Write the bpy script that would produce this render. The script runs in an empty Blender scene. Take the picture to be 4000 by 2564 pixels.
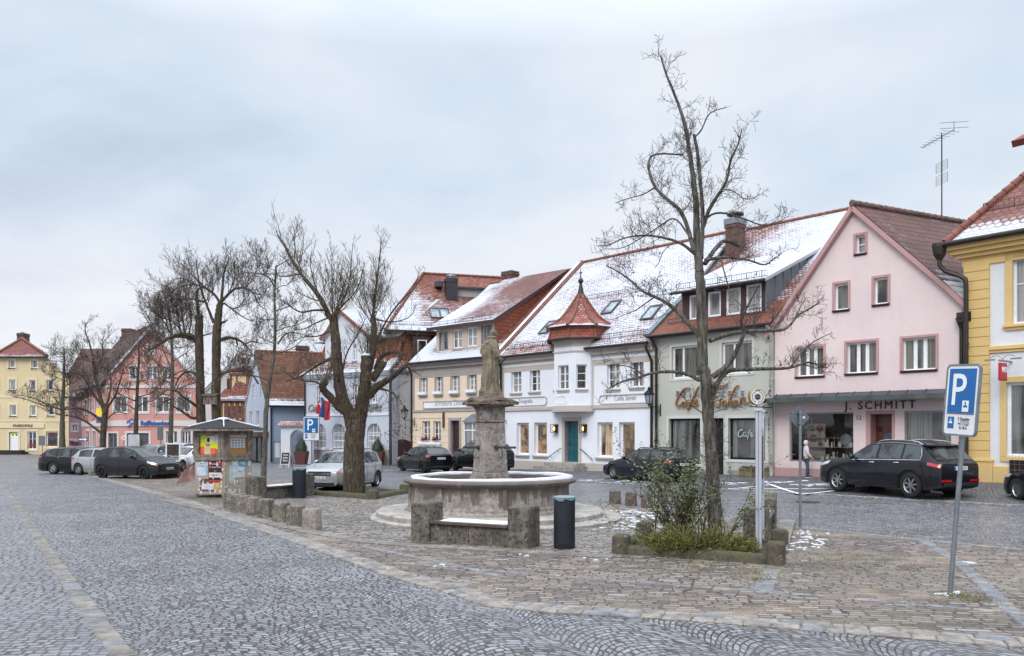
# Market square in winter: procedural materials, mesh code only. Helpers, world, ground, houses, cars, furniture, trees in that order.
import bpy,bmesh,math,random
from mathutils import Vector,Matrix
from mathutils.geometry import tessellate_polygon
R=math.radians
F,CX,VH,HC=3200.0,2000.0,1683.0,2.1
SC=bpy.context.scene
COL=SC.collection
rnd=random.Random(11)
def gz(x,y):
 z=-0.0065*(y-10)
 dx,dy=x-3.45,y-45
 s=-.743*dx-.669*dy
 t=.669*dx-.743*dy
 k=min(1,max(0,(7-s)/5.5))
 k=k*k*(3-2*k)
 return z+k*min(.33,max(0,.09+.0117*t))
def at(u,v):
 Y=20.0
 for _ in range(30):
  X=(u-CX)/F*Y
  Y=0.5*Y+0.5*max(3,min(300,(HC-gz(X,Y))*F/max(4,v-VH)))
 X=(u-CX)/F*Y
 return Vector((X,Y,gz(X,Y)))
def at_depth(u,v,Y):
 return Vector(((u-CX)/F*Y,Y,HC-(v-VH)/F*Y))
class NT:
 def __init__(s,tree):
  s.t=tree;s.n=tree.nodes;s.l=tree.links
 def new(s,typ,**kw):
  nd=s.n.new(typ)
  for k,v in kw.items():setattr(nd,k,v)
  return nd
 def put(s,sock,v):
  if isinstance(v,bpy.types.NodeSocket):s.l.new(v,sock)
  elif v is not None:
   if isinstance(v,(tuple,list))and len(v)==3 and sock.type=='RGBA':v=tuple(v)+(1,)
   sock.default_value=v
 def m(s,op,a,b=None,c=None,clamp=False):
  nd=s.new('ShaderNodeMath',operation=op,use_clamp=clamp)
  s.put(nd.inputs[0],a)
  if b is not None:s.put(nd.inputs[1],b)
  if c is not None:s.put(nd.inputs[2],c)
  return nd.outputs[0]
 def vm(s,op,a,b=None,scale=None):
  nd=s.new('ShaderNodeVectorMath',operation=op)
  s.put(nd.inputs[0],a)
  if b is not None:s.put(nd.inputs[1],b)
  if scale is not None:s.put(nd.inputs['Scale'],scale)
  return nd.outputs[0]
 def noise(s,vec,scale,detail=3,rough=.55,dim='3D',col=False,dist=0):
  nd=s.new('ShaderNodeTexNoise',noise_dimensions=dim)
  if vec is not None:s.put(nd.inputs['Vector'],vec)
  nd.inputs['Scale'].default_value=scale;nd.inputs['Detail'].default_value=detail
  nd.inputs['Roughness'].default_value=rough;nd.inputs['Distortion'].default_value=dist
  return nd.outputs['Color' if col else 'Fac']
 def white(s,v,dim='1D',col=False):
  nd=s.new('ShaderNodeTexWhiteNoise',noise_dimensions=dim)
  s.put(nd.inputs['W']if dim=='1D' else nd.inputs['Vector'],v)
  return nd.outputs['Color' if col else 'Value']
 def step(s,x,a,b):
  nd=s.new('ShaderNodeMapRange',interpolation_type='SMOOTHSTEP')
  s.put(nd.inputs['Value'],x)
  s.put(nd.inputs['From Min'],a);s.put(nd.inputs['From Max'],b)
  return nd.outputs[0]
 def mr(s,x,a,b,c,d):
  nd=s.new('ShaderNodeMapRange')
  s.put(nd.inputs['Value'],x)
  for i,q in zip(('From Min','From Max','To Min','To Max'),(a,b,c,d)):s.put(nd.inputs[i],q)
  return nd.outputs[0]
 def ramp(s,x,stops):
  nd=s.new('ShaderNodeValToRGB')
  s.put(nd.inputs[0],x)
  e=nd.color_ramp.elements
  while len(e)<len(stops):e.new(.5)
  for q,(p,c)in zip(e,stops):
   q.position=p;q.color=tuple(c)+(1,)if len(c)==3 else c
  return nd.outputs[0]
 def mix(s,f,a,b,mode='MIX'):
  nd=s.new('ShaderNodeMix',data_type='RGBA',blend_type=mode)
  s.put(nd.inputs[0],f);s.put(nd.inputs[6],a);s.put(nd.inputs[7],b)
  return nd.outputs[2]
 def xyz(s,vec):
  nd=s.new('ShaderNodeSeparateXYZ');s.put(nd.inputs[0],vec);return nd.outputs
 def com(s,x,y,z=0.0):
  nd=s.new('ShaderNodeCombineXYZ')
  for i,q in enumerate((x,y,z)):s.put(nd.inputs[i],q)
  return nd.outputs[0]
 def pos(s):return s.new('ShaderNodeNewGeometry').outputs['Position']
 def obj(s):return s.new('ShaderNodeTexCoord').outputs['Object']
 def uv(s):return s.new('ShaderNodeTexCoord').outputs['UV']
 def bump(s,h,strength=.4,dist=.02,normal=None):
  nd=s.new('ShaderNodeBump')
  nd.inputs['Strength'].default_value=strength;nd.inputs['Distance'].default_value=dist
  s.put(nd.inputs['Height'],h)
  if normal is not None:s.put(nd.inputs['Normal'],normal)
  return nd.outputs[0]
def newmat(name):
 m=bpy.data.materials.new(name);m.use_nodes=True
 t=NT(m.node_tree);b=m.node_tree.nodes['Principled BSDF']
 return m,t,b
def hx(h):
 o=[]
 for i in(0,2,4):
  c=int(h[i:i+2],16)/255
  o.append(c/12.92 if c<=.04045 else((c+.055)/1.055)**2.4)
 return tuple(o)
def mul(c,k):return tuple(min(1,q*k)for q in c)
def simple(name,col,rough=.6,metal=0,var=.15,scale=3,bump=0,bscale=60,spec=.5,coat=0,em=None,ems=0):
 m,t,b=newmat(name)
 p=t.obj()
 n=t.noise(p,scale,4)
 c=t.mix(t.step(n,.3,.7),mul(col,1-var),mul(col,1+var))
 t.put(b.inputs['Base Color'],c)
 b.inputs['Roughness'].default_value=rough;b.inputs['Metallic'].default_value=metal
 b.inputs['Specular IOR Level'].default_value=spec
 b.inputs['Coat Weight'].default_value=coat
 if coat:b.inputs['Coat Roughness'].default_value=.06
 if bump:t.put(b.inputs['Normal'],t.bump(t.noise(p,bscale,3),bump,.01))
 if em:
  t.put(b.inputs['Emission Color'],em);b.inputs['Emission Strength'].default_value=ems
 return m
def plaster(name,col,dirt=.25,rough=.85,grain=.25,streak=.3):
 m,t,b=newmat(name)
 p=t.obj();x,y,z=t.xyz(p)
 n1=t.noise(p,.45,5,.6);n2=t.noise(p,3.5,4)
 c=t.mix(t.step(n1,.3,.72),mul(col,.94),mul(col,1.04))
 c=t.mix(t.m('MULTIPLY',t.step(n2,.45,.8),.22),c,mul(col,.82))
 st=t.noise(t.com(t.m('MULTIPLY',x,5.0),t.m('MULTIPLY',y,5.0),t.m('MULTIPLY',z,.35)),1,3)
 c=t.mix(t.m('MULTIPLY',t.step(st,.55,.8),streak*.5),c,mul(col,.62))
 foot=t.m('MULTIPLY',t.step(t.m('ADD',z,t.m('MULTIPLY',n2,.8)),1.25,.35),dirt)
 c=t.mix(foot,c,mul((.30,.28,.26),.8))
 t.put(b.inputs['Base Color'],c)
 b.inputs['Roughness'].default_value=rough;b.inputs['Specular IOR Level'].default_value=.25
 t.put(b.inputs['Normal'],t.bump(t.m('ADD',t.noise(p,55,3),t.m('MULTIPLY',n2,.6)),grain,.012))
 return m
def tiles(name,col,snow=0.0,lo=0.0,hi=0.0,vmax=10.0,tw=.17,th=.16,scal=.05,var=.35,lean=0,usn=None,lor=.22):
 col=(col[0]*.93,col[1]*1.08,col[2]*1.04)
 m,t,b=newmat(name)
 uv=t.uv();u,v,_=t.xyz(uv)
 wob=t.m('MULTIPLY',t.m('SUBTRACT',t.noise(uv,.8,2),.5),.05)
 v1=t.m('ADD',v,wob)
 row0=t.m('FLOOR',t.m('DIVIDE',v1,th))
 off=t.m('MULTIPLY',t.m('MODULO',row0,2.0),.5)
 uu=t.m('ADD',t.m('DIVIDE',u,tw),off)
 fx=t.m('FRACT',uu);cx=t.m('ABSOLUTE',t.m('SUBTRACT',fx,.5))
 v2=t.m('SUBTRACT',v1,t.m('MULTIPLY',t.m('MULTIPLY',cx,cx),scal*4))
 row=t.m('FLOOR',t.m('DIVIDE',v2,th));fy=t.m('FRACT',t.m('DIVIDE',v2,th))
 cell=t.m('FLOOR',uu)
 r=t.white(t.com(cell,row),'2D')
 n=t.noise(uv,.35,4)
 base=t.ramp(r,[(0,mul(col,1-var)),(.5,col),(.85,mul(col,1+var*.6)),(1,(col[0]*.8,col[1]*.95,col[2]*1.1))])
 base=t.mix(t.m('MULTIPLY',t.step(n,.42,.68),.55),base,mul((col[0]*.8,col[1]*.9,col[2]*.95),.62))
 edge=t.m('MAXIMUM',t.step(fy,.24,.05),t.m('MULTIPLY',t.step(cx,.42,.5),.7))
 base=t.mix(t.m('MULTIPLY',edge,.85),base,mul(col,.13))  # dark side joints, plus the shadow line of each course painted into the colour
 h=t.m('ADD',t.m('MULTIPLY',t.m('SUBTRACT',1.0,fy),1.0),t.m('MULTIPLY',t.m('SUBTRACT',.25,t.m('MULTIPLY',cx,cx)),.8))
 h=t.m('ADD',h,t.m('MULTIPLY',r,.25))
 if snow is not None and(snow>0 or lo>0 or hi>0):
  vn=t.m('DIVIDE',v,vmax)
  f=t.m('ADD',t.m('MULTIPLY',t.noise(t.com(t.m('ADD',t.m('MULTIPLY',u,.55),t.m('MULTIPLY',v,lean)),v),.33,4,.6),1.1),snow-1.05)
  f=t.m('ADD',f,t.m('MULTIPLY',t.step(vn,lor,lor*.1),lo))
  f=t.m('ADD',f,t.m('MULTIPLY',t.step(vn,.5,1.0),hi))
  if usn:
   f=t.m('ADD',f,t.m('MULTIPLY',t.step(u,usn[0],usn[1]),usn[2]))
  f=t.m('ADD',f,t.m('MULTIPLY',t.m('SUBTRACT',fy,.62),.46))
  f=t.m('ADD',f,t.m('MULTIPLY',t.m('SUBTRACT',r,.5),.2))
  f=t.m('ADD',f,t.m('MULTIPLY',t.m('SUBTRACT',t.noise(uv,2.6,3),.5),.3))
  sm=t.step(f,-.19,.19)
  ssh=t.mix(t.m('MAXIMUM',t.m('MULTIPLY',t.step(fy,.26,.04),.62),t.m('MULTIPLY',t.step(cx,.40,.5),.25)),hx('c6c9d1'),hx('7f7c87'))  # shading of the tile rows is painted into the snow colour
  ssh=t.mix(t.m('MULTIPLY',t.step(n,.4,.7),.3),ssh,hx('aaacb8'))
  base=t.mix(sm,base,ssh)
  h=t.m('ADD',h,t.m('MULTIPLY',sm,.5))
  t.put(b.inputs['Roughness'],t.mr(sm,0,1,.72,.9))
 else:
  b.inputs['Roughness'].default_value=.72
 t.put(b.inputs['Base Color'],base)
 b.inputs['Specular IOR Level'].default_value=.35
 t.put(b.inputs['Normal'],t.bump(h,.7,.035))
 return m
def glass(name,base=(.02,.024,.028),curtain=None,amount=.6,warm=None,ws=0,rough=.03,scale=1.0):
 m,t,b=newmat(name)
 p=t.obj();x,y,z=t.xyz(p)
 big=t.noise(p,.9*scale,3)
 c=t.mix(t.step(big,.35,.68),mul(base,.4),mul(base,3.4))  # pale and dark blotches in the pane colour imitate varied reflections
 if curtain:
  fold=t.noise(t.com(t.m('MULTIPLY',x,16.0),0.0,t.m('MULTIPLY',z,.25)),1,2)
  cc=t.mix(t.step(fold,.3,.7),mul(curtain,.45),curtain)
  msk=t.m('MULTIPLY',t.step(t.noise(t.com(t.m('MULTIPLY',x,1.6),0.0,t.m('MULTIPLY',z,.15)),1.3,1),.42,.52),amount)
  c=t.mix(msk,c,cc)
 t.put(b.inputs['Base Color'],c)
 b.inputs['Roughness'].default_value=rough
 b.inputs['Specular IOR Level'].default_value=.8
 if warm:
  e=t.mix(t.step(t.noise(p,2.6,3,.6),.4,.62),mul(warm,.15),warm)
  t.put(b.inputs['Emission Color'],e);b.inputs['Emission Strength'].default_value=ws
 t.put(b.inputs['Normal'],t.bump(t.noise(p,1.7,2),.06,.05))
 return m
def stone(name,col,lichen=.4,dark=.5,scale=1.0,bump=.5,rough=.85,moss=0.0,snowtop=0.0,zdark=False,wet=None):
 m,t,b=newmat(name)
 p=t.pos();x,y,z=t.xyz(p)
 n1=t.noise(p,2.2*scale,6,.65);n2=t.noise(p,9*scale,5,.6);n3=t.noise(p,40*scale,3)
 c=t.mix(t.step(n1,.32,.68),mul(col,.62),mul(col,1.18))
 c=t.mix(t.m('MULTIPLY',t.step(n2,.47,.64),dark),c,mul(col,.26))
 c=t.mix(t.m('MULTIPLY',t.step(t.noise(p,5.5*scale,5,.7),.58,.66),lichen),c,mul((.62,.60,.56),.95))
 st=t.noise(t.com(t.m('MULTIPLY',x,9.0),t.m('MULTIPLY',y,9.0),t.m('MULTIPLY',z,.8)),1,4,.6)
 c=t.mix(t.m('MULTIPLY',t.step(st,.52,.68),dark*.75),c,mul(col,.34))
 if wet:
  run=t.m('ADD',t.m('DIVIDE',t.m('SUBTRACT',wet[0],z),wet[1]),t.m('MULTIPLY',t.m('SUBTRACT',t.noise(t.com(x,y,t.m('MULTIPLY',z,.12)),4.2,4,.65),.5),4.2))
  c=t.mix(t.m('MULTIPLY',t.step(run,.55,.45),.82),c,(.115,.095,.082))
 nz=t.xyz(t.new('ShaderNodeNewGeometry').outputs['Normal'])[2]
 if moss:
  c=t.mix(t.m('MULTIPLY',t.m('MULTIPLY',t.step(n1,.40,.6),t.step(nz,-.2,.6)),moss),c,(.055,.065,.02))
 c=t.mix(t.m('MULTIPLY',t.step(n3,.55,.75),.35),c,mul(col,.5))
 if snowtop:
  sm=t.m('MULTIPLY',t.step(nz,.75,.93),t.step(t.noise(p,2.4,4),.62-snowtop*.4,.68-snowtop*.4))
  c=t.mix(sm,c,hx('eef1f6'))
 t.put(b.inputs['Base Color'],c)
 b.inputs['Roughness'].default_value=rough;b.inputs['Specular IOR Level'].default_value=.3
 t.put(b.inputs['Normal'],t.bump(t.m('ADD',t.m('MULTIPLY',n3,.5),t.m('ADD',n2,n1)),bump,.02))
 return m
def paint(name,col,flake=.0,rough=.28,metal=0.0,coat=1.0):
 m,t,b=newmat(name)
 p=t.pos()
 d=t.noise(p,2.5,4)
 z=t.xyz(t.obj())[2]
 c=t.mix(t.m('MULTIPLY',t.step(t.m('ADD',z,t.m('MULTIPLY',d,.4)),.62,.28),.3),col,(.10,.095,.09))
 t.put(b.inputs['Base Color'],c)
 t.put(b.inputs['Roughness'],t.mr(d,.3,.7,rough,rough+.12))
 b.inputs['Metallic'].default_value=metal
 b.inputs['Coat Weight'].default_value=coat;b.inputs['Specular IOR Level'].default_value=.5*coat;b.inputs['Coat Roughness'].default_value=.025;b.inputs['Coat IOR'].default_value=1.5
 return m
class MB:
 def __init__(s):s.v=[];s.f=[];s.mi=[];s.uv=[]
 def add(s,pts,faces,mi=0,uvs=None):
  o=len(s.v);s.v+=[tuple(p)for p in pts]
  for k,fc in enumerate(faces):
   s.f.append([o+i for i in fc]);s.mi.append(mi)
   s.uv.append(uvs[k]if uvs else None)
  return s
 def face(s,pts,mi=0,uv=None):return s.add(pts,[list(range(len(pts)))],mi,[uv]if uv else None)
 def box(s,x0,x1,y0,y1,z0,z1,mi=0):
  p=[(x0,y0,z0),(x1,y0,z0),(x1,y1,z0),(x0,y1,z0),(x0,y0,z1),(x1,y0,z1),(x1,y1,z1),(x0,y1,z1)]
  return s.add(p,[(0,3,2,1),(4,5,6,7),(0,1,5,4),(1,2,6,5),(2,3,7,6),(3,0,4,7)],mi)
 def bar(s,a,b,w,h,mi=0,up=(0,0,1)):
  a,b=Vector(a),Vector(b);d=(b-a).normalized();upv=Vector(up)
  if abs(d.dot(upv))>.98:upv=Vector((0,1,0))
  sx=d.cross(upv).normalized();sz=sx.cross(d).normalized()
  p=[q+sx*i*w/2+sz*j*h/2 for q in(a,b)for i,j in((-1,-1),(1,-1),(1,1),(-1,1))]
  return s.add(p,[(0,3,2,1),(4,5,6,7),(0,1,5,4),(1,2,6,5),(2,3,7,6),(3,0,4,7)],mi)
 def tube(s,pts,rad,n=6,mi=0,cap=True):
  pts=[Vector(p)for p in pts]
  if not isinstance(rad,(list,tuple)):rad=[rad]*len(pts)
  o=len(s.v);ref=None
  for i,p in enumerate(pts):
   d=(pts[min(i+1,len(pts)-1)]-pts[max(i-1,0)])
   if d.length<1e-9:d=Vector((0,0,1))
   d.normalize()
   if ref is None:ref=d.orthogonal().normalized()
   ref=(ref-d*ref.dot(d))
   ref=ref.normalized()if ref.length>1e-6 else d.orthogonal().normalized()
   q=d.cross(ref)
   for k in range(n):
    a=2*math.pi*k/n
    s.v.append(tuple(p+(ref*math.cos(a)+q*math.sin(a))*rad[i]))
  for i in range(len(pts)-1):
   for k in range(n):
    a,b=o+i*n+k,o+i*n+(k+1)%n
    s.f.append([a,b,b+n,a+n]);s.mi.append(mi);s.uv.append(None)
  if cap:
   s.f.append([o+k for k in range(n)][::-1]);s.mi.append(mi);s.uv.append(None)
   e=o+(len(pts)-1)*n
   s.f.append([e+k for k in range(n)]);s.mi.append(mi);s.uv.append(None)
  return s
 def lathe(s,prof,n=24,c=(0,0,0),mi=0,sx=1,sy=1,rot=0,cap=True):
  o=len(s.v);c=Vector(c)
  for r,z in prof:
   for k in range(n):
    a=2*math.pi*k/n+rot
    s.v.append((c.x+r*sx*math.cos(a),c.y+r*sy*math.sin(a),c.z+z))
  for i in range(len(prof)-1):
   for k in range(n):
    a,b=o+i*n+k,o+i*n+(k+1)%n
    s.f.append([a,b,b+n,a+n]);s.mi.append(mi);s.uv.append(None)
  if cap:
   s.f.append([o+k for k in range(n)][::-1]);s.mi.append(mi);s.uv.append(None)
   e=o+(len(prof)-1)*n
   s.f.append([e+k for k in range(n)]);s.mi.append(mi);s.uv.append(None)
  return s
 def prism(s,poly,fn,d0,d1,mi=0):
  n=len(poly);o=len(s.v)
  s.v+=[tuple(fn(a,b,d0))for a,b in poly]+[tuple(fn(a,b,d1))for a,b in poly]
  fs=[list(range(n))[::-1],list(range(n,2*n))]+[[i,(i+1)%n,n+(i+1)%n,n+i]for i in range(n)]
  for fc in fs:s.f.append([o+i for i in fc]);s.mi.append(mi);s.uv.append(None)
  return s
 def slab(s,pts,th,mi=0,uv0=(0,0),umi=None):
  P=[Vector(p)for p in pts];n=len(P)
  ux=(P[1]-P[0]).normalized();nn=Vector((0,0,0))
  for i in range(n):nn+=(P[i]-P[0]).cross(P[(i+1)%n]-P[0])
  nn.normalize()
  if nn.z<0:nn=-nn
  vy=nn.cross(ux)
  if vy.z<0:vy=-vy
  uv=[((p-P[0]).dot(ux)+uv0[0],(p-P[0]).dot(vy)+uv0[1])for p in P]
  s.face(P,mi,uv)
  Q=[p-nn*th for p in P];umi=mi if umi is None else umi
  s.face(Q[::-1],umi)
  for i in range(n):
   j=(i+1)%n
   s.face([P[i],Q[i],Q[j],P[j]],umi)
  return s
 def build(s,name,mats,parent=None,smooth=None,loc=None,bevel=0,recalc=True,merge=False):
  me=bpy.data.meshes.new(name)
  me.from_pydata(s.v,[],s.f)
  if any(u is not None for u in s.uv):
   lay=me.uv_layers.new(name='UVMap');k=0
   for fc,u in zip(s.f,s.uv):
    for i in range(len(fc)):
     lay.data[k].uv=u[i]if u else(0,0);k+=1
  if not isinstance(mats,(list,tuple)):mats=[mats]
  for q in mats:me.materials.append(q)
  me.polygons.foreach_set('material_index',[min(i,len(mats)-1)for i in s.mi])
  if recalc or merge:
   bm=bmesh.new();bm.from_mesh(me)
   if merge:bmesh.ops.remove_doubles(bm,verts=bm.verts,dist=1e-4)
   if recalc:bmesh.ops.recalc_face_normals(bm,faces=bm.faces)
   bm.to_mesh(me);bm.free()
  if smooth is not None:
   me.polygons.foreach_set('use_smooth',[True]*len(me.polygons))
   if smooth<180:me.set_sharp_from_angle(angle=R(smooth))
  me.update()
  o=bpy.data.objects.new(name,me);COL.objects.link(o)
  if parent is not None:o.parent=parent
  if loc is not None:o.location=loc
  if bevel:
   bv=o.modifiers.new('bevel','BEVEL');bv.width=bevel;bv.segments=2;bv.limit_method='ANGLE';bv.angle_limit=R(40)
  return o
def tag(o,label=None,cat=None,group=None,kind=None):
 for k,q in(('label',label),('category',cat),('group',group),('kind',kind)):
  if q:o[k]=q
 return o
def thing(name,label,cat,loc=(0,0,0),rz=0.0,group=None):
 o=bpy.data.objects.new(name,None);COL.objects.link(o)
 o.empty_display_size=.2
 o.location=loc;o.rotation_euler=(0,0,rz)
 return tag(o,label,cat,group)
def copy_tree(o,parent=None):
 c=o.copy();COL.objects.link(c)
 c.parent=parent
 for ch in list(o.children):copy_tree(ch,c)
 return c
def text_mesh(name,s,size,mat,parent,loc,rot,shear=0,depth=.01,align='CENTER',sx=1,space=1,bevel=0):
 cu=bpy.data.curves.new(name,'FONT');cu.body=s;cu.size=size;cu.extrude=depth;cu.shear=shear
 cu.align_x=align;cu.space_character=space;cu.offset=bevel;cu.resolution_u=3
 tmp=bpy.data.objects.new('tmp',cu);COL.objects.link(tmp)
 dg=bpy.context.evaluated_depsgraph_get()
 me=bpy.data.meshes.new_from_object(tmp.evaluated_get(dg))
 bpy.data.objects.remove(tmp);bpy.data.curves.remove(cu)
 me.name=name;me.materials.clear();me.materials.append(mat)
 o=bpy.data.objects.new(name,me);COL.objects.link(o)
 o.parent=parent;o.location=loc;o.rotation_euler=rot;o.scale=(sx,1,1)
 return o
SC.render.engine='CYCLES'
SC.view_settings.view_transform='Standard';SC.view_settings.look='None'
SC.view_settings.exposure=0;SC.view_settings.gamma=1
SC.cycles.max_bounces=6;SC.cycles.transparent_max_bounces=8
W=bpy.data.worlds.new("World");SC.world=W;W.use_nodes=True
t=NT(W.node_tree);bg=W.node_tree.nodes['Background']
SUN_EL,SUN_AZ=R(38),R(205)
sky=t.new('ShaderNodeTexSky',sky_type='NISHITA');sky.sun_disc=False
sky.sun_elevation=SUN_EL;sky.sun_rotation=SUN_AZ;sky.air_density=1.2;sky.dust_density=3.0
d=t.new('ShaderNodeTexCoord').outputs['Generated']
dx,dy,dz=t.xyz(d)
el=t.m('MAXIMUM',dz,0.0)
inv=t.m('DIVIDE',1.0,t.m('ADD',el,.22))
pl=t.com(t.m('MULTIPLY',dx,inv),t.m('MULTIPLY',dy,inv),0.0)
n1=t.noise(t.vm('ADD',pl,(3.1,1.7,0)),1.05,5,.52,dist=.35)
n2=t.noise(t.vm('ADD',pl,(8.3,4.2,0)),2.6,6,.55)
cl=t.m('ADD',t.m('MULTIPLY',n1,.72),t.m('MULTIPLY',n2,.28))
cloud=t.ramp(cl,[(.29,hx('becbdc')),(.42,hx('d1ddeb')),(.54,hx('dfe7f1')),(.7,hx('ebeef4'))])
hor=t.ramp(t.step(n2,.3,.7),[(0,hx('dfe3ee')),(1,hx('eef0f5'))])
cloud=t.mix(t.step(el,.30,.07),cloud,hor)
low=t.noise(t.com(t.m('MULTIPLY',dx,3.0),t.m('MULTIPLY',dy,3.0),t.m('MULTIPLY',dz,15.0)),1.35,5,.55)
cloud=t.mix(t.m('MULTIPLY',t.m('MULTIPLY',t.step(low,.52,.72),t.step(el,.16,.05)),.55),cloud,hx('b4bccd'))
zen=t.mr(el,.42,.95,1.0,3.5)
cloud=t.mix(1.0,cloud,t.com(zen,zen,zen),'MULTIPLY')
out=t.mix(.93,sky.outputs[0],t.vm('SCALE',cloud,scale=11.2))
t.put(bg.inputs['Color'],out);bg.inputs['Strength'].default_value=.1
sl=bpy.data.lights.new('sun','SUN');sl.energy=1.5;sl.angle=R(28);sl.color=(1,.96,.91)
so=bpy.data.objects.new('sun',sl);COL.objects.link(so)
sd=Vector((math.sin(SUN_AZ)*math.cos(SUN_EL),math.cos(SUN_AZ)*math.cos(SUN_EL),math.sin(SUN_EL)))
so.rotation_euler=(-sd).to_track_quat('-Z','Y').to_euler()
cam=bpy.data.cameras.new('camera');co=bpy.data.objects.new('camera',cam);COL.objects.link(co)
cam.sensor_width=36;cam.lens=36*F/4000;cam.shift_y=(VH-1282)/4000;cam.clip_end=3000;cam.clip_start=.1
co.location=(0,0,HC);co.rotation_euler=(R(90),0,0)
SC.camera=co
def rot2(t,p,ang):
 x,y,_=t.xyz(p);c,s=math.cos(ang),math.sin(ang)
 return(t.m('ADD',t.m('MULTIPLY',x,c),t.m('MULTIPLY',y,s)),t.m('ADD',t.m('MULTIPLY',x,-s),t.m('MULTIPLY',y,c)))
def rotv(t,p,ang):
 x,y=rot2(t,p,ang);return t.com(x,y,0.0)
def setts(name,ang,a,b,cols,joint,arc=None,jit=.3,jw=.006,jw2=.018,bump=.8,moss=0.0,grit=0.0,rough=(.45,.8),wobble=.035,blotch=.35,odd=None,alley=0.0):
 m,t,bs=newmat(name)
 p=t.pos()
 w=t.noise(p,3.3,2,col=True);w2=t.noise(p,.45,2,col=True);w3=t.noise(p,14,2,col=True)
 p2=t.vm('ADD',p,t.vm('SCALE',t.vm('SUBTRACT',w,(.5,.5,.5)),scale=wobble))
 p2=t.vm('ADD',p2,t.vm('SCALE',t.vm('SUBTRACT',w2,(.5,.5,.5)),scale=wobble*5))
 p2=t.vm('ADD',p2,t.vm('SCALE',t.vm('SUBTRACT',w3,(.5,.5,.5)),scale=wobble*.5))
 x,y=rot2(t,p2,ang)
 seed=0.0
 if arc:
  c0=t.m('DIVIDE',x,arc);ci=t.m('FLOOR',c0)
  ux=t.m('MULTIPLY',t.m('SUBTRACT',t.m('FRACT',c0),.5),arc)
  y=t.m('ADD',y,t.m('MULTIPLY',t.m('MULTIPLY',ux,ux),1.5/arc))
  seed=t.m('MULTIPLY',ci,31.7)
  y=t.m('ADD',y,t.m('MULTIPLY',t.white(ci),a))
  x=ux
 ry=t.m('DIVIDE',y,a);row=t.m('FLOOR',ry);fy=t.m('FRACT',ry)
 rr=t.white(t.m('ADD',row,seed))
 nx=t.noise(t.com(t.m('ADD',t.m('MULTIPLY',x,1.0/b),t.m('MULTIPLY',rr,91.0)),row),.9,0,dim='2D')
 bx=t.m('ADD',t.m('ADD',t.m('DIVIDE',x,b),t.m('MULTIPLY',rr,7.0)),t.m('MULTIPLY',t.m('SUBTRACT',nx,.5),jit*3))
 if alley:
  pass
 cell=t.m('FLOOR',bx);fx=t.m('FRACT',bx)
 dxm=t.m('MULTIPLY',t.m('MINIMUM',fx,t.m('SUBTRACT',1.0,fx)),b)
 dym=t.m('MULTIPLY',t.m('MINIMUM',fy,t.m('SUBTRACT',1.0,fy)),a)
 rid=t.white(t.com(cell,t.m('ADD',row,seed)),'2D')
 rid2=t.white(t.com(t.m('ADD',cell,51.3),t.m('ADD',row,seed)),'2D')
 jwv=t.m('ADD',jw,t.m('MULTIPLY',rid2,jw*.8))
 q=.022
 ex=t.m('MAXIMUM',t.m('SUBTRACT',q,dxm),0.0);ey=t.m('MAXIMUM',t.m('SUBTRACT',q,dym),0.0)
 dd=t.m('SUBTRACT',q,t.m('SQRT',t.m('ADD',t.m('MULTIPLY',ex,ex),t.m('MULTIPLY',ey,ey))))
 S=t.step(dd,jwv,t.m('ADD',jwv,jw2-jw))
 fine=t.noise(p,60,4,.6);mid=t.noise(p,11,3)
 big=t.noise(p,.28,4,.6);big2=t.noise(t.vm('ADD',p,(40,7,0)),.9,4)
 n=len(cols)
 c=t.ramp(rid,[(i/max(1,n-1),q2)for i,q2 in enumerate(cols)])
 c=t.mix(t.m('MULTIPLY',t.step(mid,.4,.7),.35),c,mul(cols[0],.7))
 c=t.mix(t.m('MULTIPLY',t.step(fine,.5,.75),.3),c,mul(cols[-1],1.25))
 c=t.mix(t.m('MULTIPLY',t.step(big,.38,.66),blotch),c,mul(cols[0],.62))
 c=t.mix(t.m('MULTIPLY',t.step(t.noise(t.vm('MULTIPLY',rotv(t,p,ang),(.22,1.3,1)),.5,3),.48,.66),.28),c,mul(cols[-1],1.05))
 if odd:c=t.mix(t.step(rid2,1-odd[0],1-odd[0]+.01),c,odd[1])
 j=t.mix(t.step(t.noise(p,5,4),.42,.62),joint,mul(joint,2.0))
 j=t.mix(t.m('MULTIPLY',t.step(t.noise(t.vm('ADD',p,(5,2,0)),.6,4,.6),.42,.66),.55),j,mul(cols[1],.62))
 if moss:j=t.mix(t.m('MULTIPLY',t.step(t.noise(t.vm('ADD',p,(9,3,0)),.55,4,.65),.5,.62),moss),j,(.075,.095,.035))
 if grit:
  gm=t.m('MULTIPLY',t.step(t.noise(t.vm('ADD',p,(1,8,0)),.5,4,.6),.5,.68),grit)
  j=t.mix(gm,j,(.42,.31,.20))
  c=t.mix(t.m('MULTIPLY',t.m('MULTIPLY',gm,t.step(fine,.5,.62)),.6),c,(.44,.34,.24))
 t.put(bs.inputs['Base Color'],t.mix(S,j,c))
 t.put(bs.inputs['Roughness'],t.mr(t.m('ADD',t.m('MULTIPLY',big2,.6),t.m('MULTIPLY',rid,.4)),.3,.7,rough[0],rough[1]))
 bs.inputs['Specular IOR Level'].default_value=.45
 dome=t.m('MULTIPLY',S,t.m('ADD',.7,t.m('MULTIPLY',t.step(dd,0.0,.021),.3)))
 tilt=t.m('MULTIPLY',t.m('MULTIPLY',t.m('SUBTRACT',fy,.5),t.m('SUBTRACT',rid,.5)),.9)
 h=t.m('ADD',t.m('ADD',dome,t.m('MULTIPLY',tilt,S)),t.m('ADD',t.m('MULTIPLY',fine,.12),t.m('MULTIPLY',rid2,.25)))
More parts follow.
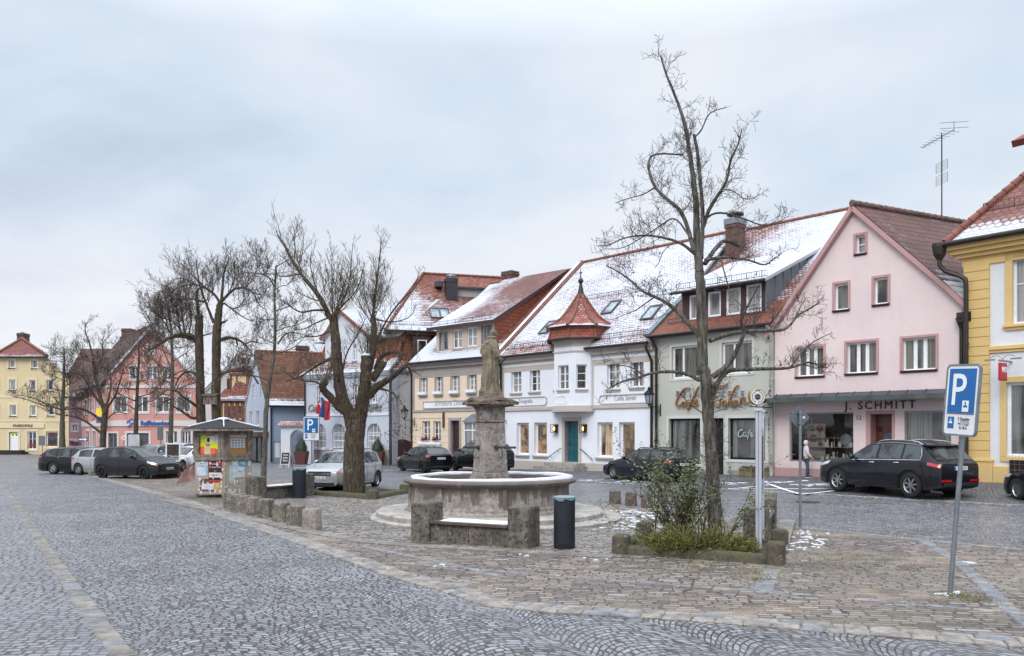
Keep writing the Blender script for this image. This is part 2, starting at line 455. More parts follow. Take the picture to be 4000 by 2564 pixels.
 t.put(bs.inputs['Normal'],t.bump(h,bump,.022))
 return m
G=hx
M_road=setts('granite_setts',R(24),.096,.105,[hx('636367'),hx('75757a'),hx('848488'),hx('7c7c81'),hx('95969b')],hx('2e2925'),arc=1.25,jit=.4,jw=.004,jw2=.014,rough=(.28,.55),blotch=.25,wobble=.06,bump=.75)
M_walk=setts('sidewalk_setts',R(8),.105,.125,[hx('6b6c72'),hx('7d7e84'),hx('8e8f95'),hx('868489')],hx('382e26'),jit=.34,jw=.004,jw2=.014,rough=(.42,.7),moss=.2,wobble=.05)
M_plaza=setts('sandstone_setts',R(-9),.112,.21,[hx('554d48'),hx('6b615b'),hx('7c716a'),hx('8a7b70'),hx('968c84')],hx('2b261f'),jit=.42,wobble=.05,jw=.004,jw2=.015,moss=.75,grit=.8,rough=(.5,.8),odd=(.012,hx('95979d')))
M_fount=setts('fountain_paving',R(-6),.11,.19,[hx('5a534f'),hx('716964'),hx('867d76'),hx('958c84'),hx('a8a099')],hx('38322c'),jit=.4,wobble=.055,moss=.2,rough=(.35,.7))
M_park=setts('parking_setts',R(-48),.1,.12,[hx('5e5e62'),hx('707074'),hx('7f7e83'),hx('767478')],hx('26231f'),jit=.3,rough=(.45,.7))
M_bord=setts('border_stone',R(0),5,5,[hx('8f8780'),hx('a89e95'),hx('b5aba0')],hx('403a33'),wobble=0,jit=0)
M_grey=stone('grey_strip_stone',hx('808185'),.1,.3,2,.3,.6)
M_beige=stone('beige_border_stone',hx('938c85'),.15,.4,1.6,.4,.7)
M_band=stone('sandstone_band',hx('857e77'),.2,.5,.8,.3,.6)
M_snow=simple('fresh_snow',hx('cacdd5'),.75,var=.07,scale=6,bump=.5,bscale=18)
M_mark=simple('road_paint',hx('e4e4e6'),.6,var=.18,scale=9)
M_iron=simple('cast_iron',hx('3c3b3b'),.55,.7,.2,12)
def strip_mesh(mb,pts,w0,w1,lift,mi=0,thick=None):
 P=[]
 for a,b in zip(pts[:-1],pts[1:]):
  a,b=Vector(a[:2]),Vector(b[:2]);n=max(1,int((b-a).length/1.5))
  P+=[a.lerp(b,i/n)for i in range(n)]
 P.append(Vector(pts[-1][:2]))
 L,Rr=[],[]
 for i,p in enumerate(P):
  d=(P[min(i+1,len(P)-1)]-P[max(i-1,0)]).normalized();nn=Vector((-d.y,d.x))
  for arr,w in((L,w0),(Rr,w1)):
   q=p+nn*w;arr.append((q.x,q.y,gz(q.x,q.y)+lift))
 for i in range(len(P)-1):
  mb.face([L[i],L[i+1],Rr[i+1],Rr[i]],mi)
def border_rows(mb,pts,rows,lift,seed,along=.26,gap=.012,hgt=.10):
 rg=random.Random(seed)
 for off,wid in rows:
  for a,b in zip(pts[:-1],pts[1:]):
   a,b=Vector(a[:2]),Vector(b[:2]);L=(b-a).length;d=(b-a)/L;nn=Vector((-d.y,d.x));s=0
   while s<L-.05:
    l=min(along*rg.uniform(.75,1.3),L-s)
    w=wid*rg.uniform(.92,1.03);dz=rg.uniform(-.006,.006);ins=.014
    c=[]
    for(i,j)in((0,0),(1,0),(1,1),(0,1)):
     q=a+d*(s+gap/2+i*(l-gap))+nn*(off+j*w)+Vector((rg.uniform(-.006,.006),rg.uniform(-.006,.006)))
     c.append(Vector((q.x,q.y,gz(q.x,q.y))))
    m=sum(c,Vector())/4
    top=[Vector((q.x+(m.x-q.x)*ins/.1,q.y+(m.y-q.y)*ins/.1,q.z+lift+dz))for q in c]
    low=[Vector((q.x,q.y,q.z+lift+dz-.014))for q in c];bot=[Vector((q.x,q.y,q.z-hgt))for q in c]
    pts8=top+low+bot
    mi=0 if rg.random()<.84 else 1
    mb.add(pts8,[(0,1,2,3)]+[(k,k+4,(k+1)%4+4,(k+1)%4)for k in range(4)]+[(k+4,k+8,(k+1)%4+8,(k+1)%4+4)for k in range(4)],mi)
    s+=l
def grid_sheet(name,mat,xs,ys,lift):
 mb=MB()
 nx,ny=len(xs),len(ys)
 mb.add([(x,y,gz(x,y)+lift)for y in ys for x in xs],[(j*nx+i,j*nx+i+1,(j+1)*nx+i+1,(j+1)*nx+i)for j in range(ny-1)for i in range(nx-1)])
 return tag(mb.build(name,mat,smooth=180,recalc=False),kind='structure')
xs=[-700,-300,-150,-90]+[x*2 for x in range(-35,36)]+[90,150,300,700]
ys=[-60,-20]+[y*2 for y in range(-2,50)]+[110,130,180,300,600,1200]
grid_sheet('road',M_road,xs,ys,0)
isl_front=[at(120,1822),at(200,1832),at(330,1857),at(483,1898),at(700,1960),at(916,2040),at(1210,2143),at(1498,2248),at(1720,2310),at(1890,2370)]
isl_near=[isl_front[-1],at(2174,2398),at(2700,2428),at(3300,2478),at(4000,2532),at(4600,2580)]
isl_back=[at(4600,2215),at(4000,2149),at(3585,2108),at(3113,2061),at(2700,2005),at(2400,1963),at(1900,1936),at(1540,1922),at(1300,1893),at(1000,1868),at(760,1850),at(560,1832),at(300,1815)]
poly=isl_front+isl_near[1:]+isl_back
mb=MB()
def flat(name,pts,mat,lift):
 mb=MB();tri=tessellate_polygon([[Vector((p[0],p[1],0))for p in pts]])
 mb.add([(p[0],p[1],gz(p[0],p[1])+lift)for p in pts],[list(q)for q in tri])
 o=mb.build(name,mat,recalc=False)
 bm=bmesh.new();bm.from_mesh(o.data)
 for f in bm.faces:
  if f.normal.z<0:f.normal_flip()
 bm.to_mesh(o.data);bm.free()
 return tag(o,kind='structure')
flat('island_paving',poly,M_plaza,.006)
band_pts=[at(640,1955),at(800,1990),at(1000,2034),at(1225,2083),at(1420,2118),at(1600,2134),at(2000,2155),at(2400,2180)]
fp=[at(760,1870),at(640,1955),at(800,1990),at(1000,2034),at(1225,2083),at(1420,2118),at(1600,2134),at(2000,2155),at(2400,2180),at(2950,2190),at(3060,2110),at(2990,2055),at(2700,2010),at(2400,1968),at(1900,1942),at(1540,1928),at(1200,1890)]
flat('fountain_paving',fp,M_fount,.012)
mb=MB();rg=random.Random(3)
for a,b in zip(band_pts[:-1],band_pts[1:]):
 a2,b2=Vector(a[:2]),Vector(b[:2]);L=(b2-a2).length;n=max(1,round(L/1.1));d=(b2-a2)/L;nn=Vector((-d.y,d.x))
 for i in range(n):
  p0,p1=a2+d*(L*i/n+.004),a2+d*(L*(i+1)/n-.004)
  c=[p0-nn*.17,p1-nn*.17,p1+nn*.17,p0+nn*.17]
  h=.028+rg.uniform(-.004,.004)
  mb.add([(q.x,q.y,gz(q.x,q.y)+h)for q in c]+[(q.x,q.y,gz(q.x,q.y)-.05)for q in c],[(0,1,2,3),(0,4,5,1),(1,5,6,2),(2,6,7,3),(3,7,4,0)])
tag(mb.build('paving_band',M_band,bevel=.008),kind='structure')
mb=MB()
border_rows(mb,isl_front,[(0,.17),(.18,.2)],.022,5,.19)
border_rows(mb,isl_near,[(0,.19),(.2,.2)],.024,6,.30)
tag(mb.build('island_kerb',[M_beige,M_grey],bevel=0),kind='structure')
mb=MB()
border_rows(mb,isl_back[1:],[(0,.16)],.02,7,.2)
tag(mb.build('island_back_kerb',[M_grey,M_beige]),kind='structure')
mb=MB()
border_rows(mb,[at(3585,2112),at(3740,2215),at(3890,2365),at(4080,2520)],[(0,.2)],.018,8,.13)
border_rows(mb,[at(3015,2225),at(2975,2312)],[(-.13,.28)],.02,9,.12,hgt=.05)
border_rows(mb,[at(1560,2205),at(2060,2245),at(2700,2295),at(3300,2340),at(3960,2400)],[(0,.12)],.012,10,.24,hgt=.05)
border_rows(mb,[at(1400,2135),at(1760,2210),at(1960,2260)],[(0,.12)],.012,12,.22,hgt=.05)
tag(mb.build('bay_marking_stones',[M_grey,M_beige]),kind='structure')
lk=[at(-300,1838),at(0,1898),at(70,2000),at(125,2090),at(190,2200),at(266,2315),at(350,2440),at(450,2580),at(560,2800)]
flat('left_pavement',[(-40,40,0)]+[tuple(p)for p in lk]+[(-6,1,0),(-40,1,0)],M_walk,.008)
mb=MB();border_rows(mb,lk,[(-.02,.22)],.02,13,.2)
tag(mb.build('left_kerb',[M_band,M_grey]),kind='structure')
def ts(tt,s):return Vector((3.45+.669*tt-.743*s,45-.743*tt-.669*s,0))
mb=MB()
T=[q*1.5 for q in range(-14,24)]
S_=[-.5,.5,1.5,2.5,3.5,4.5,5.5,6.3]
P=[[ts(a,s)for s in S_]for a in T]
mb.add([(p.x,p.y,gz(p.x,p.y)+.05)for r_ in P for p in r_],[(i*8+j,i*8+j+1,(i+1)*8+j+1,(i+1)*8+j)for i in range(len(T)-1)for j in range(7)])
o=mb.build('parking_lane',M_park,smooth=180,recalc=False)
bm=bmesh.new();bm.from_mesh(o.data);bmesh.ops.recalc_face_normals(bm,faces=bm.faces)
if sum(f.normal.z for f in bm.faces)<0:bmesh.ops.reverse_faces(bm,faces=bm.faces)
bm.to_mesh(o.data);bm.free();tag(o,kind='structure')
mb=MB();border_rows(mb,[ts(a,6.3)for a in T],[(-.14,.28)],.058,15,.35)
tag(mb.build('shop_side_kerb',[M_grey,M_beige]),kind='structure')
def line_on(mb,a,b,w,lift):
 a,b=Vector(a[:2]),Vector(b[:2]);d=(b-a).normalized();nn=Vector((-d.y,d.x));n=max(1,int((b-a).length/.6))
 for i in range(n):
  p,q=a.lerp(b,i/n),a.lerp(b,(i+1)/n)
  mb.face([(c.x,c.y,gz(c.x,c.y)+lift)for c in(p-nn*w/2,q-nn*w/2,q+nn*w/2,p+nn*w/2)])
mb=MB()
for a,b in(((2842,1918),(3010,1900)),((3010,1900),(3120,1936)),((2900,1916),(3260,1917)),((3126,1938),(3340,1912))):
 line_on(mb,at(*a),at(*b),.13,.066)
o=mb.build('bay_marking_paint',M_mark,recalc=False)
for f in o.data.polygons:
 if f.normal.z<0:f.flip()
tag(o,kind='structure')
mb=MB();c=at(3155,1963);mb.lathe([(.36,0),(.36,.012),(.30,.014),(.0,.016)],24,(c.x,c.y,c.z+.001))
tag(mb.build('manhole_cover',M_iron),'round iron manhole cover set in the cobbled road','manhole cover')
def snow_patch(name_pts,seed,n,sx,sy,rs=(.04,.14)):
 rg=random.Random(seed);mb=MB()
 for(u,v)in name_pts:
  c=at(u,v)
  for _ in range(int(n*1.5)):
   x,y=c.x+rg.gauss(0,sx),c.y+rg.gauss(0,sy);r=rg.uniform(*rs);z=gz(x,y)+(.05 if True and(-.743*(x-3.45)-.669*(y-45))<6.4 else 0.012)
   r*=.48;k=9;a0=rg.random()*6;st=rg.uniform(1.2,3.6);ring=[(r*rg.uniform(.4,1.3))for _ in range(k)]
   dirx,diry=(.99,-.14)if rg.random()<.75 else(.3,.95)
   vs=[]
   for lev,(q,hh)in enumerate(((1,-.008),(.75,.005),(.3,.009))):
    for i in range(k):
     a=a0+2*math.pi*i/k;px_,py_=ring[i]*q*math.cos(a)*st,ring[i]*q*math.sin(a)
     vs.append((x+px_*dirx-py_*diry,y+px_*diry+py_*dirx,z+hh))
   fs=[(l*k+i,l*k+(i+1)%k,(l+1)*k+(i+1)%k,(l+1)*k+i)for l in range(2)for i in range(k)]+[tuple(2*k+i for i in range(k))]
   mb.add(vs,fs)
 return tag(mb.build('snow',M_snow,smooth=180),kind='stuff')
snow_patch([(2480,2040),(2420,2015),(2530,2010),(2440,2060),(2560,2030),(2470,2000)],1,18,.45,.5,(.03,.12))
snow_patch([(3150,2085),(3175,2125),(3110,2140),(3160,2105)],2,9,.17,.24,(.02,.08))
snow_patch([(3690,2325),(3745,2320),(3770,2200)],3,5,.06,.05,(.02,.06))
snow_patch([(2890,1892),(3030,1890),(3160,1900),(2450,1884),(2520,1886),(2330,1880)],4,9,.5,.18,(.05,.2))
snow_patch([(1480,2040),(2050,2170),(2310,2186),(1700,2215)],5,3,.1,.1,(.02,.04))
class Fr:
 def __init__(s,name,label,P,d,group=None,cat='house'):
  s.o=Vector((P[0],P[1]));s.d=Vector(d).normalized();s.n=Vector((-s.d.y,s.d.x))
  mid=s.o+s.d*4
  s.z=gz(mid.x,mid.y)
  s.root=thing(name,label,cat,(P[0],P[1],s.z),math.atan2(s.d.y,s.d.x),group)
 def px(s,u,v,y=0.0):
  r=Vector(((u-CX)/F,1.0));k=(y+s.o.dot(s.n))/r.dot(s.n)
  return((r*k-s.o).dot(s.d),HC-k*(v-VH)/F-s.z)
 def rect(s,a,y=0.0):
  u0,v0,u1,v1=a;um=(u0+u1)/2
  return(s.px(u0,v0,y)[0],s.px(u1,v0,y)[0],s.px(um,v1,y)[1],s.px(um,v0,y)[1])
 def roof(s,u,v,z0,k,y0=0.0):
  r=Vector(((u-CX)/F,1.0));e=(v-VH)/F;on=s.o.dot(s.n)
  q=(HC-s.z-z0+k*(on+y0))/(e+k*r.dot(s.n))
  p=r*q-s.o
  return Vector((p.dot(s.d),p.dot(s.n),HC-q*e-s.z))
 def wz(s,x,y=0.0):
  p=s.o+s.d*x+s.n*y
  return gz(p.x,p.y)-s.z
def loop_wall(mb,outer,holes,fn,depth=.2,mi=0,rmi=None):
 rmi=mi if rmi is None else rmi
 loops=[outer]+holes
 tri=tessellate_polygon([[Vector((a,z,0))for a,z in lp]for lp in loops])
 flatp=[q for lp in loops for q in lp]
 mb.add([fn(a,z,0)for a,z in flatp],[list(q)for q in tri],mi)
 for lp in holes:
  n=len(lp)
  for i in range(n):
   (a,z),(a2,z2)=lp[i],lp[(i+1)%n]
   mb.face([fn(a,z,0),fn(a2,z2,0),fn(a2,z2,depth),fn(a,z,depth)],rmi)
def rc(x0,x1,z0,z1):return[(x0,z0),(x1,z0),(x1,z1),(x0,z1)]
def arch(x0,x1,z0,z1,n=14,rise=None):
 r=(x1-x0)/2;rise=r if rise is None else rise;c=(x0+x1)/2
 return[(x0,z0),(x1,z0)]+[(c+r*math.cos(math.pi*i/n),z1-rise+rise*math.sin(math.pi*i/n))for i in range(n+1)]
def flatfn(y0=0.0):
 return lambda a,z,d:(a,y0+d,z)
def window(root,x0,x1,z0,z1,y=0.0,rec=.14,cols=2,rows=(.34,.67),fm=None,pm=None,fw=.065,bw=.035,sill=None,sd=.16,sh=.09,sur=None,sw=.13,sp=.03,fn=None,name='window',bars=None,curt=None,sill_w=.08):
 fn=fn or(lambda a,b,d:(a,y+d,b))
 fm=fm or M_wframe;pm=pm or M_pane
 mb=MB()
 def bx(a0,a1,b0,b1,d0,d1,m=mb,mi=0):m.prism([(a0,b0),(a1,b0),(a1,b1),(a0,b1)],fn,d0,d1,mi)
 d0,d1=rec,rec+.06
 bx(x0,x0+fw,z0,z1,d0,d1);bx(x1-fw,x1,z0,z1,d0,d1)
 bx(x0+fw,x1-fw,z0,z0+fw,d0,d1);bx(x0+fw,x1-fw,z1-fw,z1,d0,d1)
 ix0,ix1,iz0,iz1=x0+fw,x1-fw,z0+fw,z1-fw
 cs=[(k+1)/cols for k in range(cols-1)]if isinstance(cols,int)else list(cols)
 for i,q in enumerate(cs):
  c=ix0+(ix1-ix0)*q;bx(c-bw*1.3,c+bw*1.3,iz0,iz1,d0+.004,d1-.01)
 for q in rows:
  c=iz0+(iz1-iz0)*q;bx(ix0,ix1,c-bw/2,c+bw/2,d0+.012,d1-.014)
 w=mb.build(name,fm,root)
 p=MB();p.face([fn(ix0-.01,iz0-.01,rec+.04),fn(ix1+.01,iz0-.01,rec+.04),fn(ix1+.01,iz1+.01,rec+.04),fn(ix0-.01,iz1+.01,rec+.04)])
 p.build('pane',pm,w)
 if sill:
  q=MB();bx(x0-sill_w,x1+sill_w,z0-sh,z0-.004,-sd,.1,q);bx(x0-sill_w*.6,x1+sill_w*.6,z0-sh*1.9,z0-sh-.002,-sd*.55,.05,q)
  q.build('sill',sill,w,bevel=.008)
 if sur:
  q=MB()
  bx(x0-sw,x0-.002,z0,z1+sw,-sp,.03,q);bx(x1+.002,x1+sw,z0,z1+sw,-sp,.03,q);bx(x0-.002,x1+.002,z1+.002,z1+sw,-sp,.03,q)
  bx(x0-sw,x1+sw,z0-sw*.9,z0-.002,-sp,.03,q)
  q.build('surround',sur,w,bevel=.006)
 return w
def gutter(root,a,b,r=.075,mat=None):
 mb=MB();mb.tube([a,b],r,10);return mb.build('gutter',mat or M_zincdark,root,smooth=40)
def downpipe(root,pts,r=.05,mat=None):
 mb=MB();mb.tube(pts,r,8)
 for i in range(1,len(pts)):
  if(Vector(pts[i])-Vector(pts[i-1])).length>1.5:
   for q in(.3,.75):
    c=Vector(pts[i-1]).lerp(Vector(pts[i]),q);mb.tube([c-Vector((0,0,.03)),c+Vector((0,0,.03))],r*1.35,8)
 return mb.build('downpipe',mat or M_zincdark,root,smooth=40)
def snow_guard(root,a,b,h=.2,step=.13,up=(0,0,1)):
 a,b,up=Vector(a),Vector(b),Vector(up).normalized();mb=MB();L=(b-a).length;n=max(2,int(L/step))
 mb.bar(a+up*h,b+up*h,.025,.02);mb.bar(a+up*.05,b+up*.05,.02,.02)
 for i in range(n+1):
  p=a.lerp(b,i/n);th=.03 if i%6==0 else .013
  mb.bar(p-up*(.08 if i%6==0 else-.04),p+up*h,th,th*.7)
 return mb.build('snow_guard',M_guard,root)
def ridge(root,a,b,r=.11,mat=None,seg=.38):
 a,b=Vector(a),Vector(b);L=(b-a).length;n=max(1,int(L/seg));mb=MB()
 for i in range(n):
  p,q=a.lerp(b,i/n),a.lerp(b,(i+1.08)/n)
  mb.tube([p,q],[r*1.12,r*.92],8)
 return mb.build('ridge_tiles',mat or M_ridge,root,smooth=50)
def eave_snow(root,a,b,r=.045,seed=1):
 a,b=Vector(a),Vector(b);n=max(4,int((b-a).length/.22));rg=random.Random(seed+int(a.x*7));mb=MB();run=[]
 for i in range(n+1):
  if rg.random()<.08 and len(run)>3:
   mb.tube([q for q,_ in run],[w for _,w in run],7);run=[]
  else:run.append((a.lerp(b,i/n)+Vector((0,rg.uniform(-.02,.03),rg.uniform(-.01,.015))),r*rg.uniform(.45,1.25)))
 if len(run)>2:mb.tube([q for q,_ in run],[w for _,w in run],7)
 return mb.build('eave_snow',M_snow,root,smooth=180)
def cornice(root,x0,x1,zt,mat,steps=((.0,.16,.30),(.16,.34,.20),(.34,.42,.09)),y=0.0,name='cornice',ends=0.0):
 mb=MB()
 for a,b,pr in steps:mb.box(x0-ends*pr,x1+ends*pr,y-pr,y+.06,zt-b+.002,zt-a)
 return mb.build(name,mat,root,bevel=.012)
def skylight(fr,c,k,w=.78,h=1.2,z0=0,y0=0,blind=False):
 n=Vector((0,-k,1)).normalized();vy=Vector((0,1,k)).normalized();ux=Vector((1,0,0))
 P=lambda a,b,d:tuple(c+ux*a+vy*b+n*d)
 mb=MB();fw=.075
 for a0,a1,b0,b1 in((-w/2,-w/2+fw,0,h),(w/2-fw,w/2,0,h),(-w/2+fw,w/2-fw,0,fw),(-w/2+fw,w/2-fw,h-fw*1.4,h)):
  mb.prism(rc(a0,a1,b0,b1),P,-.05,.09)
 o=mb.build('skylight',M_skyframe,fr.root)
 p=MB();p.face([P(-w/2+.05,.05,.055),P(w/2-.05,.05,.055),P(w/2-.05,h-.06,.055),P(-w/2+.05,h-.06,.055)]);p.build('pane',M_pane_sky,o)
 return o
def chimney(root,x0,x1,y0,y1,z0,z1,mat,cap=True,capmat=None):
 mb=MB();mb.box(x0,x1,y0,y1,z0,z1);mb.box(x0-.05,x1+.05,y0-.05,y1+.05,z1-.22,z1-.08)
 o=mb.build('chimney',mat,root)
 if cap:
  q=MB();q.box(x0-.04,x1+.04,y0-.04,y1+.04,z1+.001,z1+.07)
  q.build('chimney_cap',capmat or M_zinc,o)
 return o
M_wframe=simple('white_window_frame',hx('e6e7ea'),.45,var=.06,scale=6)
M_bframe=simple('brown_window_frame',hx('4a2f2a'),.5,var=.2)
M_gframe=simple('grey_metal_frame',hx('8a8a8c'),.4,.5,.1)
M_pane=glass('pane_dark')
M_pane_c=glass('pane_net_curtain',(.03,.032,.036),hx('b9b7b4'),.75)
M_pane_h=glass('pane_heavy_curtain',(.03,.03,.03),hx('77766f'),.95)
M_pane_sky=glass('pane_roof',(.09,.11,.13),rough=.05)
M_pane_warm=glass('pane_lit_room',(.035,.022,.018),hx('8f8172'),.5,warm=hx('d8ac78'),ws=.42,scale=.8)
M_pane_warm2=glass('pane_lit_curtain',(.04,.03,.025),hx('d8c3a4'),.9,warm=hx('cfa271'),ws=.25,scale=.8)
M_zincdark=simple('brown_gutter_metal',hx('3a3431'),.45,.5,.15)
M_zinc=simple('zinc_sheet',hx('80868c'),.45,.6,.15,2)
M_guard=simple('snow_guard_metal',hx('4b4347'),.6,.3)
M_skyframe=simple('roof_window_frame',hx('4c4f54'),.4,.5)
M_ridge=simple('ridge_tile_clay',hx('794b3e'),.75,var=.35,scale=5)
M_brick=simple('chimney_brick',hx('5f4741'),.85,var=.3,scale=4,bump=.6,bscale=12)
M_stonetrim=plaster('grey_stone_trim',hx('a59d98'),.1,.8,.2,.2)
M_granite=stone('pale_granite_step',hx('a49c95'),.1,.2,3,.3)
M_black=simple('wrought_iron',hx('1d1d20'),.5,.6)
M_door_brown=simple('dark_brown_door',hx('3b2224'),.45,var=.2)
M_teal=simple('teal_door_paint',hx('1f5761'),.42,var=.12,scale=3)
M_wood=simple('old_brown_wood',hx('5d4a42'),.8,var=.35,scale=7,bump=.5,bscale=30)
M_letter_grey=simple('grey_lettering',hx('9a9b9d'),.6)
M_letter_dark=simple('dark_lettering',hx('3b2c31'),.55)
M_letter_white=simple('white_lettering',hx('e6f2f0'),.5)
M_dark_in=simple('dark_interior',hx('17161a'),.9)
M_sign_white=simple('white_sign_face',hx('e2e5ea'),.55,var=.05)
M_lampglow=simple('lit_lamp_glass',hx('ffd9a0'),.3,em=hx('ffb75e'),ems=3.0)
def text_on(fr,s,u,v,size,mat,name='lettering',y=-.03,align='CENTER',sx=1,shear=0,bevel=0,depth=.012,space=1,root=None):
 x,z=fr.px(u,v,y)
 return text_mesh(name,s,size,mat,root or fr.root,(x,y,z),(R(90),0,0),shear,depth,align,sx,space,bevel)
fr=WH=Fr('white_house','white house with teal door and round tiled oriel turret',(-.617,49.52),(.669,-.743))
k=lambda x,y:(1940+x/2.75,1300+y/2.75)
def kr(x0,y0,x1,y1):return fr.rect(k(x0,y0)+k(x1,y1))
M_wh=plaster('white_plaster',hx('e3e6ec'),.25,.85,.2,.32)
M_wht=plaster('greige_trim',hx('b9b1ab'),.1,.8,.15,.15)
W_=11.53;xe,ze=fr.px(*k(850,190),-.42);ze+=.06
RZ,RY=13.25-fr.z,7.23
kk=(RZ-ze)/(RY+.42)
top=ze-.32
ups=[kr(155,398,265,645),kr(355,380,467,632),kr(1185,318,1322,603),kr(1435,297,1578,583)]
gfs=[kr(215,968,345,1312),kr(402,966,540,1318),kr(1080,963,1245,1340),kr(1313,962,1483,1355)]
dr=kr(735,950,882,1392)
mb=MB()
loop_wall(mb,rc(0,W_,-.7,top),[rc(*q)for q in ups+gfs+[dr]],flatfn(),.34)
mb.box(0,.02,.35,14,-.7,top);mb.box(W_-.02,W_,.35,14,-.7,top)
wall=mb.build('wall',M_wh,fr.root)
for q in ups:window(fr.root,*q,rec=.17,cols=2,rows=(.33,.66),sill=M_wht,sd=.1,pm=M_pane_c)
for i,q in enumerate(gfs):window(fr.root,*q,rec=.2,cols=1,rows=(),fw=.11,sill=M_wht,sd=.12,pm=(M_pane_warm,M_pane_warm,M_pane_warm2,M_pane_warm2)[i])
pz=fr.px(*k(700,1390))[1]
mb=MB()
for a,b in((0.0,dr[0]-.18),(dr[1]+.18,W_)):mb.box(a,b,-.05,.02,-.7,pz)
mb.build('plinth',M_wht,fr.root,bevel=.015)
sz=fr.px(*k(350,838))[1]
mb=MB();mb.box(0,W_,-.09,.02,sz,sz+.1);mb.box(0,W_,-.05,.02,sz+.102,sz+.2);mb.build('string_course',M_wht,fr.root,bevel=.012)
mb=MB();mb.box(.12,W_-.1,-.012,.01,top-.62,top-.3);mb.box(0,.22,-.014,.01,sz+.21,top-.3);mb.box(W_-.22,W_,-.014,.01,sz+.21,top-.3)
mb.box(W_-2.0-2.45,W_-4.05,-.014,.01,sz+.21,top-.63)
mb.build('frieze',M_wht,fr.root)
xr=fr.px(*k(1030,500))[0];xl=xr-2.76
for a,b in((-.05,xl),(xr,W_+.02)):
 cornice(fr.root,a,b,ze-.03,M_wht)
x0,x1,z0,z1=dr
mb=MB();w=.2
mb.box(x0-w,x0,-.06,.34,z0-.1,z1+w);mb.box(x1,x1+w,-.06,.34,z0-.1,z1+w);mb.box(x0,x1,-.06,.34,z1,z1+w)
mb.build('door_surround',M_wht,fr.root,bevel=.02)
mb=MB();mb.box(x0+.02,x1-.02,.26,.32,z0,z1-.02)
n=5
for r_ in range(n):
 for c_ in range(2):
  a=x0+.1+c_*(x1-x0-.14)/2;b0=z0+.12+r_*(z1-z0-.2)/n
  aw=(x1-x0-.14)/2-.08;bh=(z1-z0-.2)/n-.08
  mb.box(a,a+aw,.243,.262,b0,b0+bh);mb.box(a+.05,a+aw-.05,.232,.244,b0+.05,b0+bh-.05)
dd=mb.build('door',M_teal,fr.root,bevel=.008)
mb=MB();mb.tube([(x0+.09,.22,z0+1.0),(x0+.09,.19,z0+1.0),(x0+.2,.19,z0+1.0)],.014,6);mb.build('handle',M_black,dd)
mb=MB();q=kr(605,1425,955,1470);q2=kr(520,1465,995,1495)
mb.box(q[0],q[1],-.75,.02,z0-.19,z0-.02);mb.box(q2[0]+.2,q2[1]-.1,-1.15,.02,z0-.52,z0-.192)
mb.box(x0,x1,-.1,.34,z0-.1,z0-.004)
mb.build('doorstep',M_granite,fr.root,bevel=.02)
mb=MB()
for sx_,ax in((-1,x0-.3),(1,x1+.3)):
 a=Vector((ax,-.12,z0+.72));b=Vector((ax+sx_*.85,-.2,z0+.22))
 mb.tube([a+Vector((sx_*-.1,.02,.03)),a,b,b+Vector((0,.02,-.1))],.022,6)
 for q in(.2,.85):c=a.lerp(b,q);mb.tube([c,c+Vector((0,.15,-.08))],.014,5)
mb.build('handrail',M_black,fr.root,smooth=50)
for cx in(643,952):
 a,z=fr.px(*k(cx,1030))
 mb=MB()
 for i,j in((-1,-1),(-1,1),(1,-1),(1,1)):mb.box(a+i*.17-.012,a+i*.17+.012,-.19+j*.1-.012,-.19+j*.1+.012,z-.24,z+.24)
 mb.box(a-.18,a+.18,-.3,-.05,z+.225,z+.25);mb.box(a-.18,a+.18,-.3,-.05,z-.25,z-.225);mb.box(a-.12,a+.12,-.06,.01,z-.2,z+.2)
 lo=mb.build('wall_lamp',M_black,fr.root)
 q=MB();q.lathe([(.03,-.12),(.06,-.05),(.07,.03),(.03,.09),(.0,.1)],10,(a,-.18,z));q.build('bulb',M_lampglow,lo,smooth=180)
for(a,b,s,su,sv,sz_)in((kr(90,695,540,785),0,'Fotografie',310,757,.36),(kr(1108,665,1640,760),0,'Cella Seven',1380,727,.40)):
 x0_,x1_,z0_,z1_=a
 mb=MB();c=.12
 octo=[(x0_+c,z0_),(x1_-c,z0_),(x1_,z0_+c),(x1_,z1_-c),(x1_-c,z1_),(x0_+c,z1_),(x0_,z1_-c),(x0_,z0_+c)]
 for i in range(8):
  p,q=octo[i],octo[(i+1)%8];mb.bar((p[0],-.02,p[1]),(q[0],-.02,q[1]),.05,.06,up=(0,1,0))
 sg=mb.build('sign_panel',M_wht,fr.root)
 text_on(fr,s,*k(su,sv),sz_,M_letter_grey,y=-.012,sx=.8,depth=.006)
mb=MB();xx,zz=fr.px(*k(112,970));zz2=fr.px(*k(112,1055))[1];zz1=fr.px(*k(112,880))[1]
mb.tube([(xx,-.9,zz1),(xx,-.9,zz2)],.035,6);mb.tube([(xx-.02,0,zz),(xx,-.9,zz)],.02,6)
for q in range(4):
 z_=zz1+(zz2-zz1)*(q+.5)/4;mb.tube([(xx-.02,-.85+.25*math.sin(a),z_+.2*math.cos(a))for a in[i*.5 for i in range(10)]],.012,5)
mb.build('sign_bracket',M_black,fr.root)
of=fr.px(*k(700,500),-.83)
plan=[(xl,0),(xl,-.15),(xl+.68,-.83),(xl+2.08,-.83),(xr,-.15),(xr,0)]
otop=fr.px(*k(800,62),-.83)[1];obot=fr.px(*k(800,815),-.83)[1]
ow=fr.rect(k(635,352)+k(742,612),-.83)
mb=MB();fns=[]
